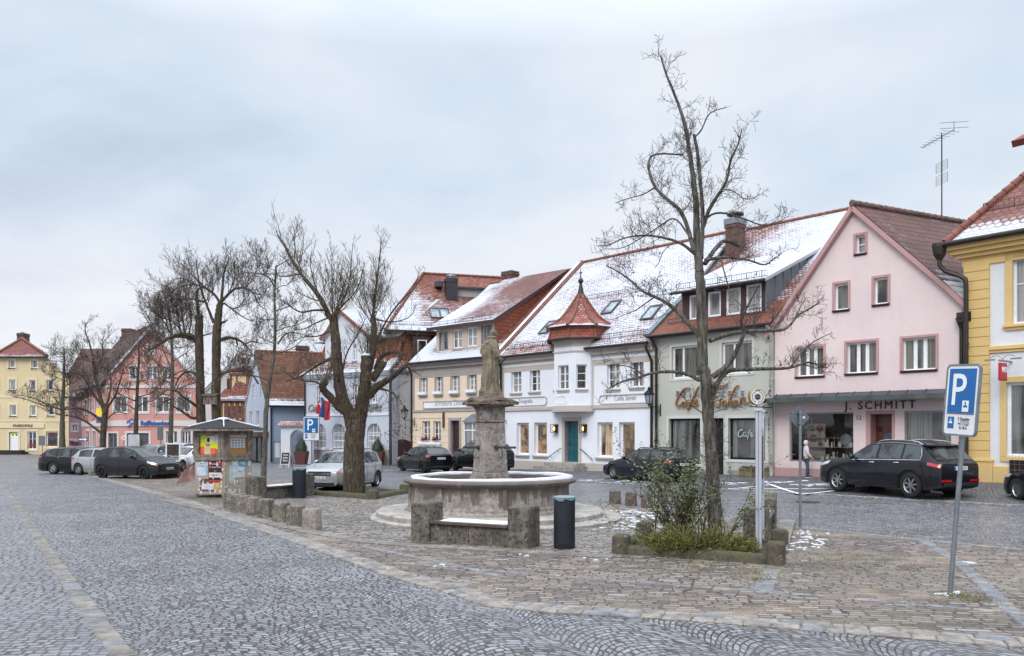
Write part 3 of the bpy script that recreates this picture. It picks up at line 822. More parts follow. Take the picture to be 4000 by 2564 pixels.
for i in range(5):
 p,q=Vector(plan[i]),Vector(plan[i+1]);L=(q-p).length;e=(q-p)/L;nn=Vector((-e.y,e.x))
 fn=(lambda p,e,nn:lambda a,z,d:(p.x+e.x*a+nn.x*d,p.y+e.y*a+nn.y*d,z))(p,e,nn)
 hs=[]
 if i==2:hs=[(.28,.28+.82,ow[2],ow[3])]
 if i in(1,3):hs=[(.2,.2+.56,ow[2],ow[3])]
 loop_wall(mb,rc(0,L,obot,otop),[rc(*h)for h in hs],fn,.22)
 fns.append((fn,hs,L))
ori=mb.build('oriel',M_wh,fr.root)
for fn,hs,L in fns:
 for h in hs:
  window(ori,*h,rec=.15,cols=2 if h[1]-h[0]>.7 else 1,rows=(.33,.66),fn=fn,sill=M_wht,sd=.08,pm=M_pane_h)
def ring(mb,off,za,zb,plan=plan):
 c=Vector(((xl+xr)/2,.5))
 P=[]
 for p in plan:
  v=(Vector(p)-c);P.append(Vector(p)+v.normalized()*off)
 P[0].y=P[-1].y=0
 for i in range(len(P)-1):
  a,b=P[i],P[i+1];a0,b0=Vector(plan[i]),Vector(plan[i+1])
  mb.add([(a.x,a.y,za),(b.x,b.y,za),(b0.x,b0.y,za),(a0.x,a0.y,za),(a.x,a.y,zb),(b.x,b.y,zb),(b0.x,b0.y,zb),(a0.x,a0.y,zb)],[(0,1,2,3),(4,5,6,7),(0,1,5,4)])
mb=MB()
zm=fr.px(*k(800,190),-.83)[1]
ring(mb,.05,zm-.09,zm);ring(mb,.02,otop-.42,otop-.12);ring(mb,.14,otop-.12,otop-.002);ring(mb,.09,obot-.02,obot+.16)
ring(mb,.16,obot-.17,obot-.02)
cpt=[(p[0],p[1],obot-.17)for p in plan];mb.face(cpt)
mb.build('oriel_mouldings',M_wht,fr.root)
q=fr.rect(k(632,683)+k(748,763),-.83)
mb=MB();x0_,x1_,z0_,z1_=q;c=.09
octo=[(x0_+c,z0_),(x1_-c,z0_),(x1_,z0_+c),(x1_,z1_-c),(x1_-c,z1_),(x0_+c,z1_),(x0_,z1_-c),(x0_,z0_+c)]
for i in range(8):mb.bar((octo[i][0],-.84,octo[i][1]),(octo[(i+1)%8][0],-.84,octo[(i+1)%8][1]),.03,.035,up=(0,1,0))
mb.build('panel_moulding',M_wh,fr.root)
M_turret=tiles('turret_tiles',hx('9a5143'),0,tw=.2,th=.17,scal=.06,var=.25)
M_turret_s=tiles('turret_tiles_snow',hx('9a5143'),.26,.55,0,2.3,tw=.2,th=.17,var=.25)
cxo,cyo=(xl+xr)/2,.55
zb0,zb1=otop-.02,otop+.66
prof=[(1.93,zb0),(1.84,zb0+.25),(1.76,zb1-.02)]
spi=[(2.06,zb1),(1.66,zb1+.19),(1.22,zb1+.48),(.88,zb1+.84),(.53,zb1+1.34),(.16,zb1+1.92)]
def octroof(name,prof,mat,snowmi=None):
 mb=MB();acc=0
 for i in range(len(prof)-1):
  (r0,z0),(r1,z1)=prof[i],prof[i+1];ln=math.hypot(r1-r0,z1-z0)
  for s_ in range(8):
   a0,a1=R(22.5+45*s_),R(67.5+45*s_)
   p=[(cxo+r0*math.cos(a0),cyo+r0*math.sin(a0),z0),(cxo+r0*math.cos(a1),cyo+r0*math.sin(a1),z0),(cxo+r1*math.cos(a1),cyo+r1*math.sin(a1),z1),(cxo+r1*math.cos(a0),cyo+r1*math.sin(a0),z1)]
   w0,w1=r0*.765,r1*.765
   mb.face(p,0,[(s_*3-w0/2,acc),(s_*3+w0/2,acc),(s_*3+w1/2,acc+ln),(s_*3-w1/2,acc+ln)])
  acc+=ln
 mb.face([(cxo+prof[0][0]*math.cos(R(22.5+45*s_)),cyo+prof[0][0]*math.sin(R(22.5+45*s_)),prof[0][1])for s_ in range(8)],0)
 return mb.build(name,mat,fr.root,recalc=True)
octroof('turret_band',prof,M_turret);octroof('turret_roof',spi,M_turret_s)
mb=MB()
for s_ in range(8):
 a=R(22.5+45*s_)
 mb.tube([(cxo+r*math.cos(a),cyo+r*math.sin(a),z+.02)for r,z in spi],[.085]*5+[.06],6)
 mb.tube([(cxo+r*math.cos(a),cyo+r*math.sin(a),z)for r,z in prof],.07,6)
mb.build('hip_tiles',M_ridge,fr.root,smooth=50)
mb=MB();zt=zb1+1.9
mb.lathe([(.2,0),(.16,.2),(.09,.55),(.08,.62),(.15,.72),(.16,.8),(.1,.9),(.04,.94),(.025,1.3),(0,1.62)],12,(cxo,cyo,zt));mb.box(cxo-.12,cxo+.12,cyo-.01,cyo+.01,zt+1.2,zt+1.26)
mb.build('finial',M_zincdark,fr.root,smooth=50)
mb=MB();mb.tube([(cxo+1.97*math.cos(R(22.5+45*s_)),cyo+1.97*math.sin(R(22.5+45*s_)),zb0+.0)for s_ in range(3,9)],.06,8);mb.build('turret_gutter',M_zincdark,fr.root,smooth=50)
M_whroof=tiles('snowy_roof_tiles',hx('8d5248'),.74,-.22,-.05,10,tw=.2,th=.18)
mb=MB();E=-.42
yo=1.7;zo=ze+kk*(yo+.42)
mb.slab([(-.12,E,ze),(W_+.05,E,ze),(W_+.05,RY,RZ),(-.12,RY,RZ)],.12)
mb.slab([(W_+.05,2*RY+.42,ze),(-.12,2*RY+.42,ze),(-.12,RY,RZ),(W_+.05,RY,RZ)],.12)
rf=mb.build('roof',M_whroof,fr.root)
ridge(fr.root,(-.12,RY,RZ+.02),(W_+.05,RY,RZ+.02))
eave_snow(fr.root,(.1,E+.02,ze+.02),(xl-.1,E+.02,ze+.02));eave_snow(fr.root,(xr+.3,E+.02,ze+.02),(W_,E+.02,ze+.02))
mb=MB()
for y0_,y1_ in((E,RY),):
 a,b=Vector((-.26,E-.05,ze-.05)),Vector((-.26,RY,RZ+.03))
 mb.bar(a+Vector((0,0,-.1)),b+Vector((0,0,-.1)),.26,.42)
mb.build('gable_parapet',M_wh,fr.root)
mb=MB();mb.bar(a+Vector((0,0,.13)),b+Vector((0,0,.13)),.34,.05);mb.build('parapet_capping',M_skyframe,fr.root)
mb=MB();mb.bar((.0,E,ze+.06),(.0,RY,RZ+.08),.22,.1);mb.build('verge_tiles',M_ridge,fr.root)
gutter(fr.root,(-.1,E-.07,ze-.02),(xl+.1,E-.07,ze-.02));gutter(fr.root,(xr-.15,E-.07,ze-.02),(W_,E-.07,ze-.02))
for a,b in((.3,xl-.1),(xr+.35,W_-.2)):
 y_=.05;snow_guard(fr.root,(a,y_,ze+kk*(y_+.42)),(b,y_,ze+kk*(y_+.42)),.3)
c1=lambda x,y:(1500+x/1.54,1000+y/1.54)
for(u,v)in(c1(955,472),c1(1335,352),(2400+235/1.925,700+1062/1.925)):
 p=fr.roof(u,v,ze,kk,E);skylight(fr,p+Vector((0,0,.02)),kk,.8,1.25)
for(u0,v0,u1,v1)in(c1(1225,265)+c1(1440,235),(2400+270/1.925,700+890/1.925,2400+430/1.925,700+878/1.925)):
 a,b=fr.roof(u0,v0,ze,kk,E),fr.roof(u1,v1,ze,kk,E);b.y=a.y;b.z=a.z;snow_guard(fr.root,a,b,.25)
downpipe(fr.root,[(.05,E-.07,ze-.05),(.05,-.1,ze-.55),(.05,-.1,.1)])
downpipe(fr.root,[(W_-.12,E-.07,ze-.05),(W_-.12,E-.07,ze-.3),(W_-.08,-.1,ze-.9),(W_-.08,-.1,.1)],.07)
fr=CF=Fr('cafe_house','grey-green rendered café house with orange script lettering over its shop windows',(3.45+.669*5.45,45-.743*5.45),(.669,-.743))
W_=6.62
A=lambda x,y:(2400+x/1.925,700+y/1.925)
B=lambda x,y:(2550+x/2.8,1350+y/2.8)
M_cf=plaster('grey_green_render',hx('b9bab2'),.3,.9,.35,.4)
xe,ze=fr.px(*A(735,1142),-.42);ze+=.06
RY=8.44;RZ=13.5-fr.z;kk=(RZ-ze)/(RY+.42);top=ze-.1
u1=fr.rect(A(432,1255)[0:1]+A(432,1255)[1:]+(2733,1478));u2=fr.rect(A(808,1222)+(2938,1460))
s1=fr.rect((2613,1636,2736,1812));s2=fr.rect((2845,1634,2990,1797));d1=fr.rect((2757,1634,2826,1862))
mb=MB();loop_wall(mb,rc(0,W_,-.7,top),[rc(*q)for q in(u1,u2,s1,s2,d1)],flatfn(),.3)
mb.box(W_-.02,W_,.31,12,-.7,top)
mb.build('wall',M_cf,fr.root)
M_cft=plaster('pale_trim',hx('c9c9c4'),.1)
for q in(u1,u2):window(fr.root,*q,rec=.12,cols=(.36,),rows=(),fw=.09,pm=M_pane_h,sur=M_cft,sw=.12,sp=.025)
M_shopwin=glass('cafe_shop_pane',(.035,.034,.034),hx('8f9390'),.7,scale=.7)
for q in(s1,s2):window(fr.root,*q,rec=.18,cols=1,rows=(),fw=.09,fm=M_black,pm=M_shopwin,sur=M_cft,sw=.14,sp=.03,name='shop_window')
mb=MB();mb.box(d1[0],d1[1],.24,.29,d1[2],d1[3])
mb.box(d1[0]+.15,d1[1]-.15,.225,.242,d1[2]+.9,d1[3]-.2)
mb.build('door',M_dark_in,fr.root)
mb=MB();mb.box(d1[0]-.1,d1[1]+.3,-.6,.25,d1[2]-.5,d1[2]-.01);mb.build('doorstep',M_granite,fr.root,bevel=.02)
mb=MB();mb.box(0,d1[0]-.1,-.04,.02,-.7,.28);mb.box(d1[1]+.3,W_,-.04,.02,-.7,.28);mb.build('plinth',plaster('cafe_plinth',hx('8d9388'),.4),fr.root)
for i,ch in enumerate('FEINBÄCKEREI'):
 text_on(fr,ch,*B(268+i*71,560),.40,M_letter_grey,y=-.05,depth=.03)
M_orange=simple('weathered_orange_letter',hx('94683f'),.55,var=.3,scale=9)
def script(fr,strokes,mat,name,conv,w=.055,y=-.12,dep=.1):
 mb=MB()
 for st in strokes:
  pts=[Vector((fr.px(*conv(*p),y)[0],y,fr.px(*conv(*p),y)[1]))for p in st[1:]]
  for _ in range(2):
   q=[pts[0]]
   for a,b in zip(pts[:-1],pts[1:]):q+=[a.lerp(b,.25),a.lerp(b,.75)]
   q.append(pts[-1]);pts=q
  for a,b in zip(pts[:-1],pts[1:]):
   if(b-a).length>1e-4:mb.bar(a,b+(b-a)*.15,dep,w*st[0],up=(0,1,0))if False else mb.bar(a,b+(b-a)*.15,w*st[0],dep,up=(0,1,0))
 return mb.build(name,mat,fr.root)
strokes=[(1.5,(405,475),(380,462),(340,480),(300,530),(265,590),(252,640),(270,668),(310,650),(335,625)),(1.2,(360,615),(335,620),(320,650),(335,668),(360,640),(368,612),(360,655),(378,662)),(1.3,(505,455),(485,480),(450,560),(415,640),(385,705),(375,690),(400,650),(440,640)),(1.0,(385,600),(480,590)),(1.2,(440,640),(470,625),(485,605),(465,600),(445,630),(455,662),(495,640)),(1.5,(560,470),(640,450),(740,445),(815,430)),(1.5,(700,445),(670,520),(640,600),(610,660),(585,650)),(1.1,(600,560),(690,550)),(1.2,(668,610),(655,655),(675,660)),(1.1,(745,585),(728,610),(742,640),(720,662),(690,645)),(1.2,(800,610),(775,605),(758,640),(775,662),(805,640)),(1.4,(940,440),(905,455),(870,520),(838,600),(818,660)),(1.2,(825,640),(855,600),(870,610),(855,655),(880,655)),(1.2,(880,645),(910,630),(925,605),(905,600),(885,630),(895,660),(935,640)),(1.2,(950,575),(965,600),(950,655)),(1.2,(955,620),(985,575),(1010,570),(990,620),(1000,635),(1055,620))]
script(fr,strokes[:5],M_orange,'script_lettering',B,.046);script(fr,strokes[5:],M_orange,'script_lettering',B,.046)
st2=[(1.2,(985,925),(960,920),(935,960),(935,995),(955,1003),(985,980)),(1,(1015,950),(995,950),(985,985),(1000,1000),(1018,975),(1020,950),(1015,1000),(1030,990)),(1.1,(1075,920),(1055,930),(1045,980),(1035,1025)),(.9,(1035,955),(1075,950)),(1.1,(1070,985),(1092,965),(1080,952),(1066,980),(1075,1002),(1100,985))]
script(fr,st2,simple('pale_window_script',hx('a9b8b8'),.5),'window_lettering',B,.05,y=.185,dep=.01)
xx,zz=fr.px(*B(1266,890),0)
M_blue_sign=simple('blue_enamel',hx('2b5a86'),.35)
mb=MB();mb.box(xx-.14,xx+.14,-.02,.01,zz-.12,zz+.12);mb.build('number_plate',M_blue_sign,fr.root)
text_mesh('number','14',.2,M_letter_white,fr.root,(xx,-.024,zz-.07),(R(90),0,0))
M_cfroof=tiles('cafe_roof_tiles',hx('834a3d'),.34,-.75,.0,11,tw=.2,th=.2,usn=(.8,4.2,.55),var=.3,lor=.62)
mb=MB();E=-.42
mb.slab([(0,E,ze),(W_+.02,E,ze),(W_+.02,RY,RZ),(0,RY,RZ)],.12)
mb.slab([(W_,2*RY,ze),(0,2*RY,ze),(0,RY,RZ),(W_,RY,RZ)],.12)
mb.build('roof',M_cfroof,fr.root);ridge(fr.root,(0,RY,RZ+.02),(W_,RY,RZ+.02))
M_copper=simple('grey_green_flashing',hx('68757a'),.5,.4,.2)
mb=MB();mb.bar((-.12,E,ze+.05),(-.12,RY+.1,RZ+.08),.34,.16);mb.build('verge_flashing',M_copper,fr.root)
gutter(fr.root,(-.1,E-.07,ze-.02),(W_+.1,E-.07,ze-.02))
M_dorm=simple('dark_brown_boards',hx('40282a'),.6,var=.25)
p0=fr.roof(*A(560,1060),ze,kk,E);p1=fr.roof(*A(1132,1000),ze,kk,E)
yd=(p0.y+p1.y)/2;dx0=p0.x-.35;dx1=p1.x;dz0=ze+kk*(yd-E);dz1=fr.px(*A(850,772),yd)[1]
wins=[fr.rect(A(a,b)+A(c,d_),yd)for a,b,c,d_ in((560,868,682,1055),(700,845,800,1035),(838,820,950,1020),(988,790,1106,1000))]
dzt=dz1-.1
mb=MB();loop_wall(mb,rc(dx0,dx1,dz0-.1,dzt),[rc(*q)for q in wins],flatfn(yd),.15)
dm=mb.build('dormer',M_dorm,fr.root)
for q in wins:window(dm,*q,y=yd,rec=.05,cols=1,rows=(),fw=.1,pm=M_pane_c)
kd=.42;yt=E+(dz1-ze-kd*0+0)/kk
L=(dz1-.0-(ze+kk*(yd-E)))/(kk-kd)
M_cfsn=tiles('dormer_roof_snow',hx('834a3d'),.95,-.2,0,5,tw=.2,th=.2)
M_cheek=simple('zinc_cheek',hx('7d858c'),.42,.55,.12,2)
mb=MB();mb.slab([(dx0-.35,yd-.45,dz1-kd*.45),(dx1+.25,yd-.45,dz1-kd*.45),(dx1+.25,yd+L,dz1+kd*L),(dx0-.35,yd+L,dz1+kd*L)],.14);mb.build('dormer_roof',[M_cfsn],fr.root)
mb=MB()
for xx,e in((dx0,-1),(dx1,1)):
 mb.add([(xx,yd,dz0-.1),(xx,yd,dz1-.08),(xx,yd+L,dz1+kd*L-.05),(xx+.05*e,yd,dz0-.1),(xx+.05*e,yd,dz1-.08),(xx+.05*e,yd+L,dz1+kd*L-.05)],[(0,1,2),(3,4,5),(0,1,4,3),(1,2,5,4)])
for i in range(1,6):
 yy=yd+L*i/6.5;zl=ze+kk*(yy-E);zh=dz1+kd*(yy-yd)-.05
 mb.box(dx1+.05,dx1+.075,yy-.015,yy+.015,zl,zh)
mb.build('dormer_cheek',M_cheek,fr.root)
eave_snow(fr.root,(dx0-.3,yd-.44,dz1-kd*.45+.02),(dx1+.2,yd-.44,dz1-kd*.45+.02),.05)
gutter(fr.root,(dx0-.35,yd-.5,dz1-kd*.45-.08),(dx1+.25,yd-.5,dz1-kd*.45-.08),.07)
snow_guard(fr.root,(dx0-.2,yd-.2,dz1-kd*.2),(dx1+.2,yd-.2,dz1-kd*.2),.3)
snow_guard(fr.root,(.6,.35,ze+kk*.77),(1.6,.35,ze+kk*.77),.26);snow_guard(fr.root,(W_-1.9,.35,ze+kk*.77),(W_-.5,.35,ze+kk*.77),.26)
pc=fr.roof(*A(885,590),ze,kk,E)
zt=fr.px(*A(885,335),pc.y)[1]
ch=chimney(fr.root,pc.x-.36,pc.x+.36,pc.y-.1,pc.y+.7,pc.z-.9,zt,M_brick,False)
mb=MB();mb.box(pc.x-.43,pc.x+.43,pc.y-.17,pc.y+.77,zt-.05,zt+.3);mb.build('chimney_head',M_zinc,ch,bevel=.03)
mb=MB();mb.lathe([(.12,0),(.3,.02),(.3,.05),(.46,.12),(.42,.22),(.2,.3),(0,.33)],16,(pc.x,pc.y+.3,zt+.38));mb.tube([(pc.x,pc.y+.3,zt+.29),(pc.x,pc.y+.3,zt+.45)],.3,12);mb.build('cowl',M_zincdark,ch,smooth=40)
downpipe(fr.root,[(.22,E-.07,ze-.05),(.22,-.1,ze-.6),(.22,-.1,.1)],.065)
M_dpale=simple('pale_painted_pipe',hx('a9a79f'),.5)
downpipe(fr.root,[(W_-.05,E-.07,ze-.05),(W_-.05,-.12,ze-.6),(W_-.05,-.12,.1)],.09,M_dpale)
fr=PK=Fr('pink_house','pink gabled house with a shop and slate canopy below four storeys of windows',(3.45+.669*12.1,45-.743*12.1),(.669,-.743))
C=lambda x,y:(3020+x/2.2,1240+y/2.2)
D=lambda x,y:(3000+x/1.141,700+y/1.141)
M_pk=plaster('pink_render',hx('dccac9'),.32,.88,.3,.42)
M_pkt=plaster('dark_pink_trim',hx('b79191'),.15,.8,.2,.2)
W_=7.72
ax,az=fr.px(3337,812)
lz=fr.px(3040,1283)[1];rz=fr.px(3727,1207)[1];rx=W_
def cr(q):return fr.rect(C(q[0],q[1])+C(q[2],q[3]))
def dr_(q):return fr.rect(D(q[0],q[1])+D(q[2],q[3]))
w1=[cr(q)for q in((205,258,432,505),(632,213,887,478),(1112,175,1397,452))]
w2=[dr_(q)for q in((297,466,357,583),(473,440,534,557))];w3=[dr_((392,250,433,331))]
sw1=cr((140,818,690,1245));sd=cr((838,832,1023,1378));sw2=cr((1128,803,1530,1250))
gable=[(0,-.7),(W_,-.7),(W_,rz),(W_-.75,rz+.95),(ax+.05,az),(ax-.05,az),(0,lz)]
mb=MB();loop_wall(mb,gable,[rc(*q)for q in w1+w2+w3+[sw1,sd,sw2]],flatfn(),.26)
mb.build('wall',M_pk,fr.root)
for q in w1:window(fr.root,*q,rec=.16,cols=(.33,.66),rows=(),fw=.06,bw=.055,pm=M_pane_h,sur=M_pkt,sw=.10,sill=M_dorm,sd=.1,sh=.05)
for q in w2:window(fr.root,*q,rec=.14,cols=1,rows=(),fw=.07,pm=M_pane_h,sur=M_pkt,sw=.10,sill=M_dorm,sd=.1,sh=.05)
for q in w3:window(fr.root,*q,rec=.14,cols=1,rows=(.5,),fw=.06,pm=M_pane_c,sur=M_pkt,sw=.10,sill=M_dorm,sd=.08,sh=.05)
mg,tg,bgx=newmat('clear_shop_glass')
for nd in list(mg.node_tree.nodes):
 if nd.type!='OUTPUT_MATERIAL':mg.node_tree.nodes.remove(nd)
tr=tg.new('ShaderNodeBsdfTransparent');gl=tg.new('ShaderNodeBsdfGlossy');gl.inputs['Roughness'].default_value=.02
mxs=tg.new('ShaderNodeMixShader');lw=tg.new('ShaderNodeFresnel');lw.inputs['IOR'].default_value=1.5
tg.put(mxs.inputs[0],tg.m('ADD',lw.outputs[0],.03));tg.l.new(tr.outputs[0],mxs.inputs[1]);tg.l.new(gl.outputs[0],mxs.inputs[2])
tg.l.new(mxs.outputs[0],[n_ for n_ in mg.node_tree.nodes if n_.type=='OUTPUT_MATERIAL'][0].inputs[0])
M_clear=mg
for q in(sw1,sw2):
 window(fr.root,*q,rec=.1,cols=1,rows=(),fw=.06,fm=M_gframe,pm=M_clear if q is sw1 else M_shopwin,name='shop_window')
x0,x1,z0,z1=sw1
mb=MB();mb.box(x0,x1,1.35,1.4,z0-.02,z1);mb.box(x0,x1,.2,1.4,z0-.08,z0-.02);mb.box(x0-.05,x0,.27,1.4,z0,z1);mb.box(x1,x1+.05,.27,1.4,z0,z1);mb.box(x0,x1,.27,1.4,z1,z1+.05)
M_room=simple('display_backdrop',hx('3c3434'),.9,var=.4,scale=1.5)
disp=mb.build('display_case',M_room,fr.root)
M_shelf=simple('glass_shelf',hx('8d9a98'),.2)
mb=MB()
for zz in(.75,1.25,1.75):mb.box(x0+(.1 if zz<1 else .05),x1-.1 if zz<1.5 else x0+.6,.85,1.3,z0+zz*.8,z0+zz*.8+.02)
mb.build('shelf',M_shelf,disp)
x0,x1,z0,z1=sd
mb=MB();w=.18
mb.box(x0-w,x0,-.03,.6,z0-.5,z1+.14);mb.box(x1,x1+.1,-.03,.6,z0-.5,z1+.14);mb.box(x0,x1,-.03,.6,z1,z1+.14);mb.build('door_surround',M_pkt,fr.root)
M_redwood=simple('varnished_red_wood',hx('5b2f29'),.35,var=.25,scale=4)
mb=MB();mb.box(x0,x1,.45,.52,z0-.4,z1);mb.box(x0+.1,x1-.1,.42,.452,z0+1.8,z1-.1)
mb.box(x0+.12,x0+.3,.42,.452,z0,z1-.5);mb.box(x1-.16,x1-.05,.42,.452,z0,z1-.5)
dd=mb.build('door',M_redwood,fr.root,bevel=.01)
mb=MB();mb.face([(x0+.32,.44,z0+.4),(x1-.17,.44,z0+.4),(x1-.17,.44,z0+1.78),(x0+.32,.44,z0+1.78)]);mb.build('pane',M_pane,dd)
mb=MB();mb.tube([(x0+.3,.4,z0+1.25),(x1-.1,.4,z0+1.25)],.025,6);mb.tube([(x0+.18,.40,z0+.7),(x0+.18,.36,z0+.7),(x0+.3,.36,z0+.7)],.016,6);mb.build('handle',M_wframe,dd)
M_paper=simple('paper_notice',hx('d8dde3'),.7,var=.2,scale=14)
mb=MB();mb.face([(x0+.42,.432,z0+.65),(x0+.9,.432,z0+.65),(x0+.9,.432,z0+1.2),(x0+.42,.432,z0+1.2)]);mb.build('notice',M_paper,dd)
pz=fr.px(*C(240,1297))[1]
mb=MB();mb.box(0,x0-w,-.04,.02,-.7,pz);mb.box(x1+.1,W_,-.04,.02,-.7,pz);mb.build('plinth',M_pkt,fr.root)
text_on(fr,'J. SCHMITT',*C(911,788),.45,M_letter_dark,y=-.03,depth=.02,sx=1.0,space=1.3,bevel=0)
text_on(fr,'12',*C(735,882),.26,M_letter_dark,y=-.01,depth=.005)
M_slate=simple('dark_slate_sheet',hx('4a4c52'),.45,.2,.3,1.2)
M_canopy=simple('grey_green_canopy_edge',hx('4b5350'),.55,.2,.3,2)
za=fr.px(*C(750,640),0)[1];zbn=fr.px(*C(750,690),-1.0)[1]
mb=MB();mb.add([(.05,0,za),(W_-.3,0,za),(W_-.3,-.35,za-.2),(.05,-.35,za-.2),(.05,-.02,za-.3),(W_-.3,-.02,za-.3)],[(0,1,2,3),(0,3,4),(1,2,5)])
for i in range(11):
 xx=.1+i*.7;mb.bar((xx,-.0,za+.02),(xx,-.34,za-.185),.03,.02)
mb.build('canopy_slates',M_slate,fr.root)
mb=MB();mb.box(-.35,W_-.25,-1.0,-.0,za-.30,za-.22);mb.box(-.37,W_-.23,-1.06,-.98,za-.38,za-.2);mb.build('canopy',M_canopy,fr.root)
M_pkroof=tiles('brown_pantiles',hx('6b4640'),.14,1.05,0,14,tw=.3,th=.34,scal=.02,var=.22)
sk=Vector((.27,.963,0))
Lr=15.0
a=Vector((ax,-.22,az+.12));b=a+sk*Lr
r1=Vector((W_-.55,-.22,rz+.95));r0=Vector((W_+.45,-.22,rz-.18))
l0=Vector((-.3,-.22,lz-.16));l1=Vector((.45,-.22,lz+.75))
mb=MB()
def quad_uv(p,q,back):
 h=(q-p).length
 mb.face([p,p+back,q+back,q],0,[(0,quad_uv.v),(back.length,quad_uv.v),(back.length,quad_uv.v+h),(0,quad_uv.v+h)])
 mb.face([p-Vector((0,0,.14)),p+back-Vector((0,0,.14)),q+back-Vector((0,0,.14)),q-Vector((0,0,.14))],1)
 quad_uv.v+=h
quad_uv.v=0;quad_uv(r0,r1,sk*Lr);quad_uv(r1,a,sk*Lr)
quad_uv.v=0;quad_uv(l0,l1,sk*Lr);quad_uv(l1,a,sk*Lr)
mb.build('roof',[M_pkroof,M_dorm],fr.root,recalc=False)
ridge(fr.root,a+Vector((0,0,.03)),b+Vector((0,0,.03)),.13,simple('old_ridge_clay',hx('6b5650'),.85,var=.4,scale=6))
mb=MB()
for P in((l0,l1,a),(r0,r1,a)):
 for p,q in zip(P[:-1],P[1:]):
  mb.bar(p+Vector((0,.02,-.16)),q+Vector((0,.02,-.16)),.09,.17);mb.bar(p+Vector((0,.1,-.28)),q+Vector((0,.1,-.28)),.16,.06)
mb.build('bargeboard',M_pkt,fr.root)
mb=MB();mb.box(W_-.15,W_+.35,-.35,.3,rz-.55,rz-.2);mb.lathe([(.1,0),(.22,.3),(.25,.35)],8,(W_-.02,-.14,rz-.75));mb.build('rainwater_head',M_zincdark,fr.root)
downpipe(fr.root,[(W_-.05,-.14,rz-.7),(W_-.05,-.14,.1)],.07)
mb=MB();mb.box(W_-.1,W_,0,8,-.7,rz);mb.build('side_wall',M_pk,fr.root)
pb=a+sk*5.5
hb=3.75
mb=MB();mb.tube([pb+Vector((0,0,-.3)),pb+Vector((0,0,hb))],.028,6)
dirx=Vector((.95,-.3,.18)).normalized()
t0=pb+Vector((0,0,hb-.15))
mb.tube([t0-dirx*1.0,t0+dirx*.6],.016,5)
for i in range(8):
 c=t0+dirx*(-.95+i*.2);L=.18+.035*i;mb.tube([c-Vector((.5,.86,0))*L,c+Vector((.5,.86,0))*L],.008,4)
for e in(.45,.1):mb.tube([t0+dirx*.6+Vector((-.45,-.35,e*.7)),t0+dirx*.6+Vector((.45,.35,e*.7))],.009,4)
mb.tube([t0+dirx*.6+Vector((0,0,-.1)),t0+dirx*.6+Vector((.0,0,.36))],.012,4)
for g in range(2):
 for i in range(6):
  c=pb+Vector((0,0,hb-1.25-g*.55-i*.08));mb.tube([c-Vector((.32,-.22,0)),c+Vector((.32,-.22,0))],.007,4)
 for e in(-1,1):
  c=pb+Vector((.32*e,-.22*e,hb-1.25-g*.55));mb.tube([c,c-Vector((0,0,.4))],.008,4)
mb.build('aerial',M_zincdark,fr.root)
kinds=[]
M_china=simple('white_china',hx('dcd8d4'),.25);M_redg=simple('red_glaze',hx('8f1f25'),.25);M_brass=simple('brass_ware',hx('a88d66'),.35,.7);M_glassg=simple('pale_blue_glass',hx('a7c4c9'),.12)
def shop_item(kind,prof,mat,label,lx,ly,lz):
 mb=MB();mb.lathe(prof,12,(0,0,0))
 o=mb.build(kind,mat,smooth=45)
 p=fr.o+fr.d*lx+fr.n*ly
 o.location=(p.x,p.y,fr.z+lz);return tag(o,label,kind.replace('_',' '))
vase=[(.05,0),(.08,.04),(.09,.12),(.05,.2),(.03,.24),(.05,.28)]
figur=[(.06,0),(.07,.03),(.04,.1),(.055,.16),(.035,.22),(.05,.27),(.045,.31),(0,.34)]
bowl=[(.05,0),(.06,.02),(.12,.08),(.15,.13)]
candle=[(.06,0),(.03,.03),(.025,.2),(.05,.22),(.02,.23),(.02,.36),(0,.37)]
x0,x1,z0,z1=sw1
rg=random.Random(21)
defs=[('vase',vase,M_china,'white china vases on show in the left window of the pink shop'),('figurine',figur,M_china,'small white figurines on show in the left window of the pink shop'),('bowl',bowl,M_glassg,'pale blue glass bowls on show in the left window of the pink shop'),('candlestick',candle,M_brass,'brass candlesticks on show in the left window of the pink shop'),('christmas_bauble',[(0,0),(.07,.03),(.1,.1),(.07,.17),(.02,.2),(.02,.23)],M_redg,'red glazed baubles on show in the left window of the pink shop')]
protos={}
cnt=0
spots=[]
for row,(zz,yy,xa,xb,n)in enumerate(((0,.45,.45,.97,17),(0.0,.75,.2,.98,14),(.62,1.0,.35,.95,11),(1.02,1.05,.03,.2,3),(1.42,1.05,.03,.2,2))):
 for i in range(n):spots.append((x0+(x1-x0)*(xa+(xb-xa)*(i+.5)/n)+rg.uniform(-.04,.04),yy+rg.uniform(-.12,.12),z0+zz-.02+(.002 if zz==0 else 0)))
for(lx,ly,lz)in spots:
 kd_=rg.choices(range(5),(4,5,2,3,1.5))[0];kind,prof,mat,lab=defs[kd_]
 sc_=rg.uniform(.7,1.35)
 if kind not in protos:
  o=protos[kind]=shop_item(kind,prof,mat,lab.replace('vases','vase').replace('figurines','figurine').replace('bowls','bowl').replace('candlesticks','candlestick').replace('baubles','bauble'),lx,ly,lz);o['group']=kind.replace('_',' ')+'s in the pink shop window'
 else:
  o=protos[kind].copy();COL.objects.link(o);p=fr.o+fr.d*lx+fr.n*ly;o.location=(p.x,p.y,fr.z+lz)
 o.scale=(sc_,sc_,sc_)
p_=fr.o+fr.d*(x0+.66)+fr.n*1.1
def lbl_obj(name,mb,mat,loc,rz,label,cat,group=None,smooth=None):
 o=mb.build(name,mat,smooth=smooth);o.location=loc;o.rotation_euler=(0,0,rz);return tag(o,label,cat,group)
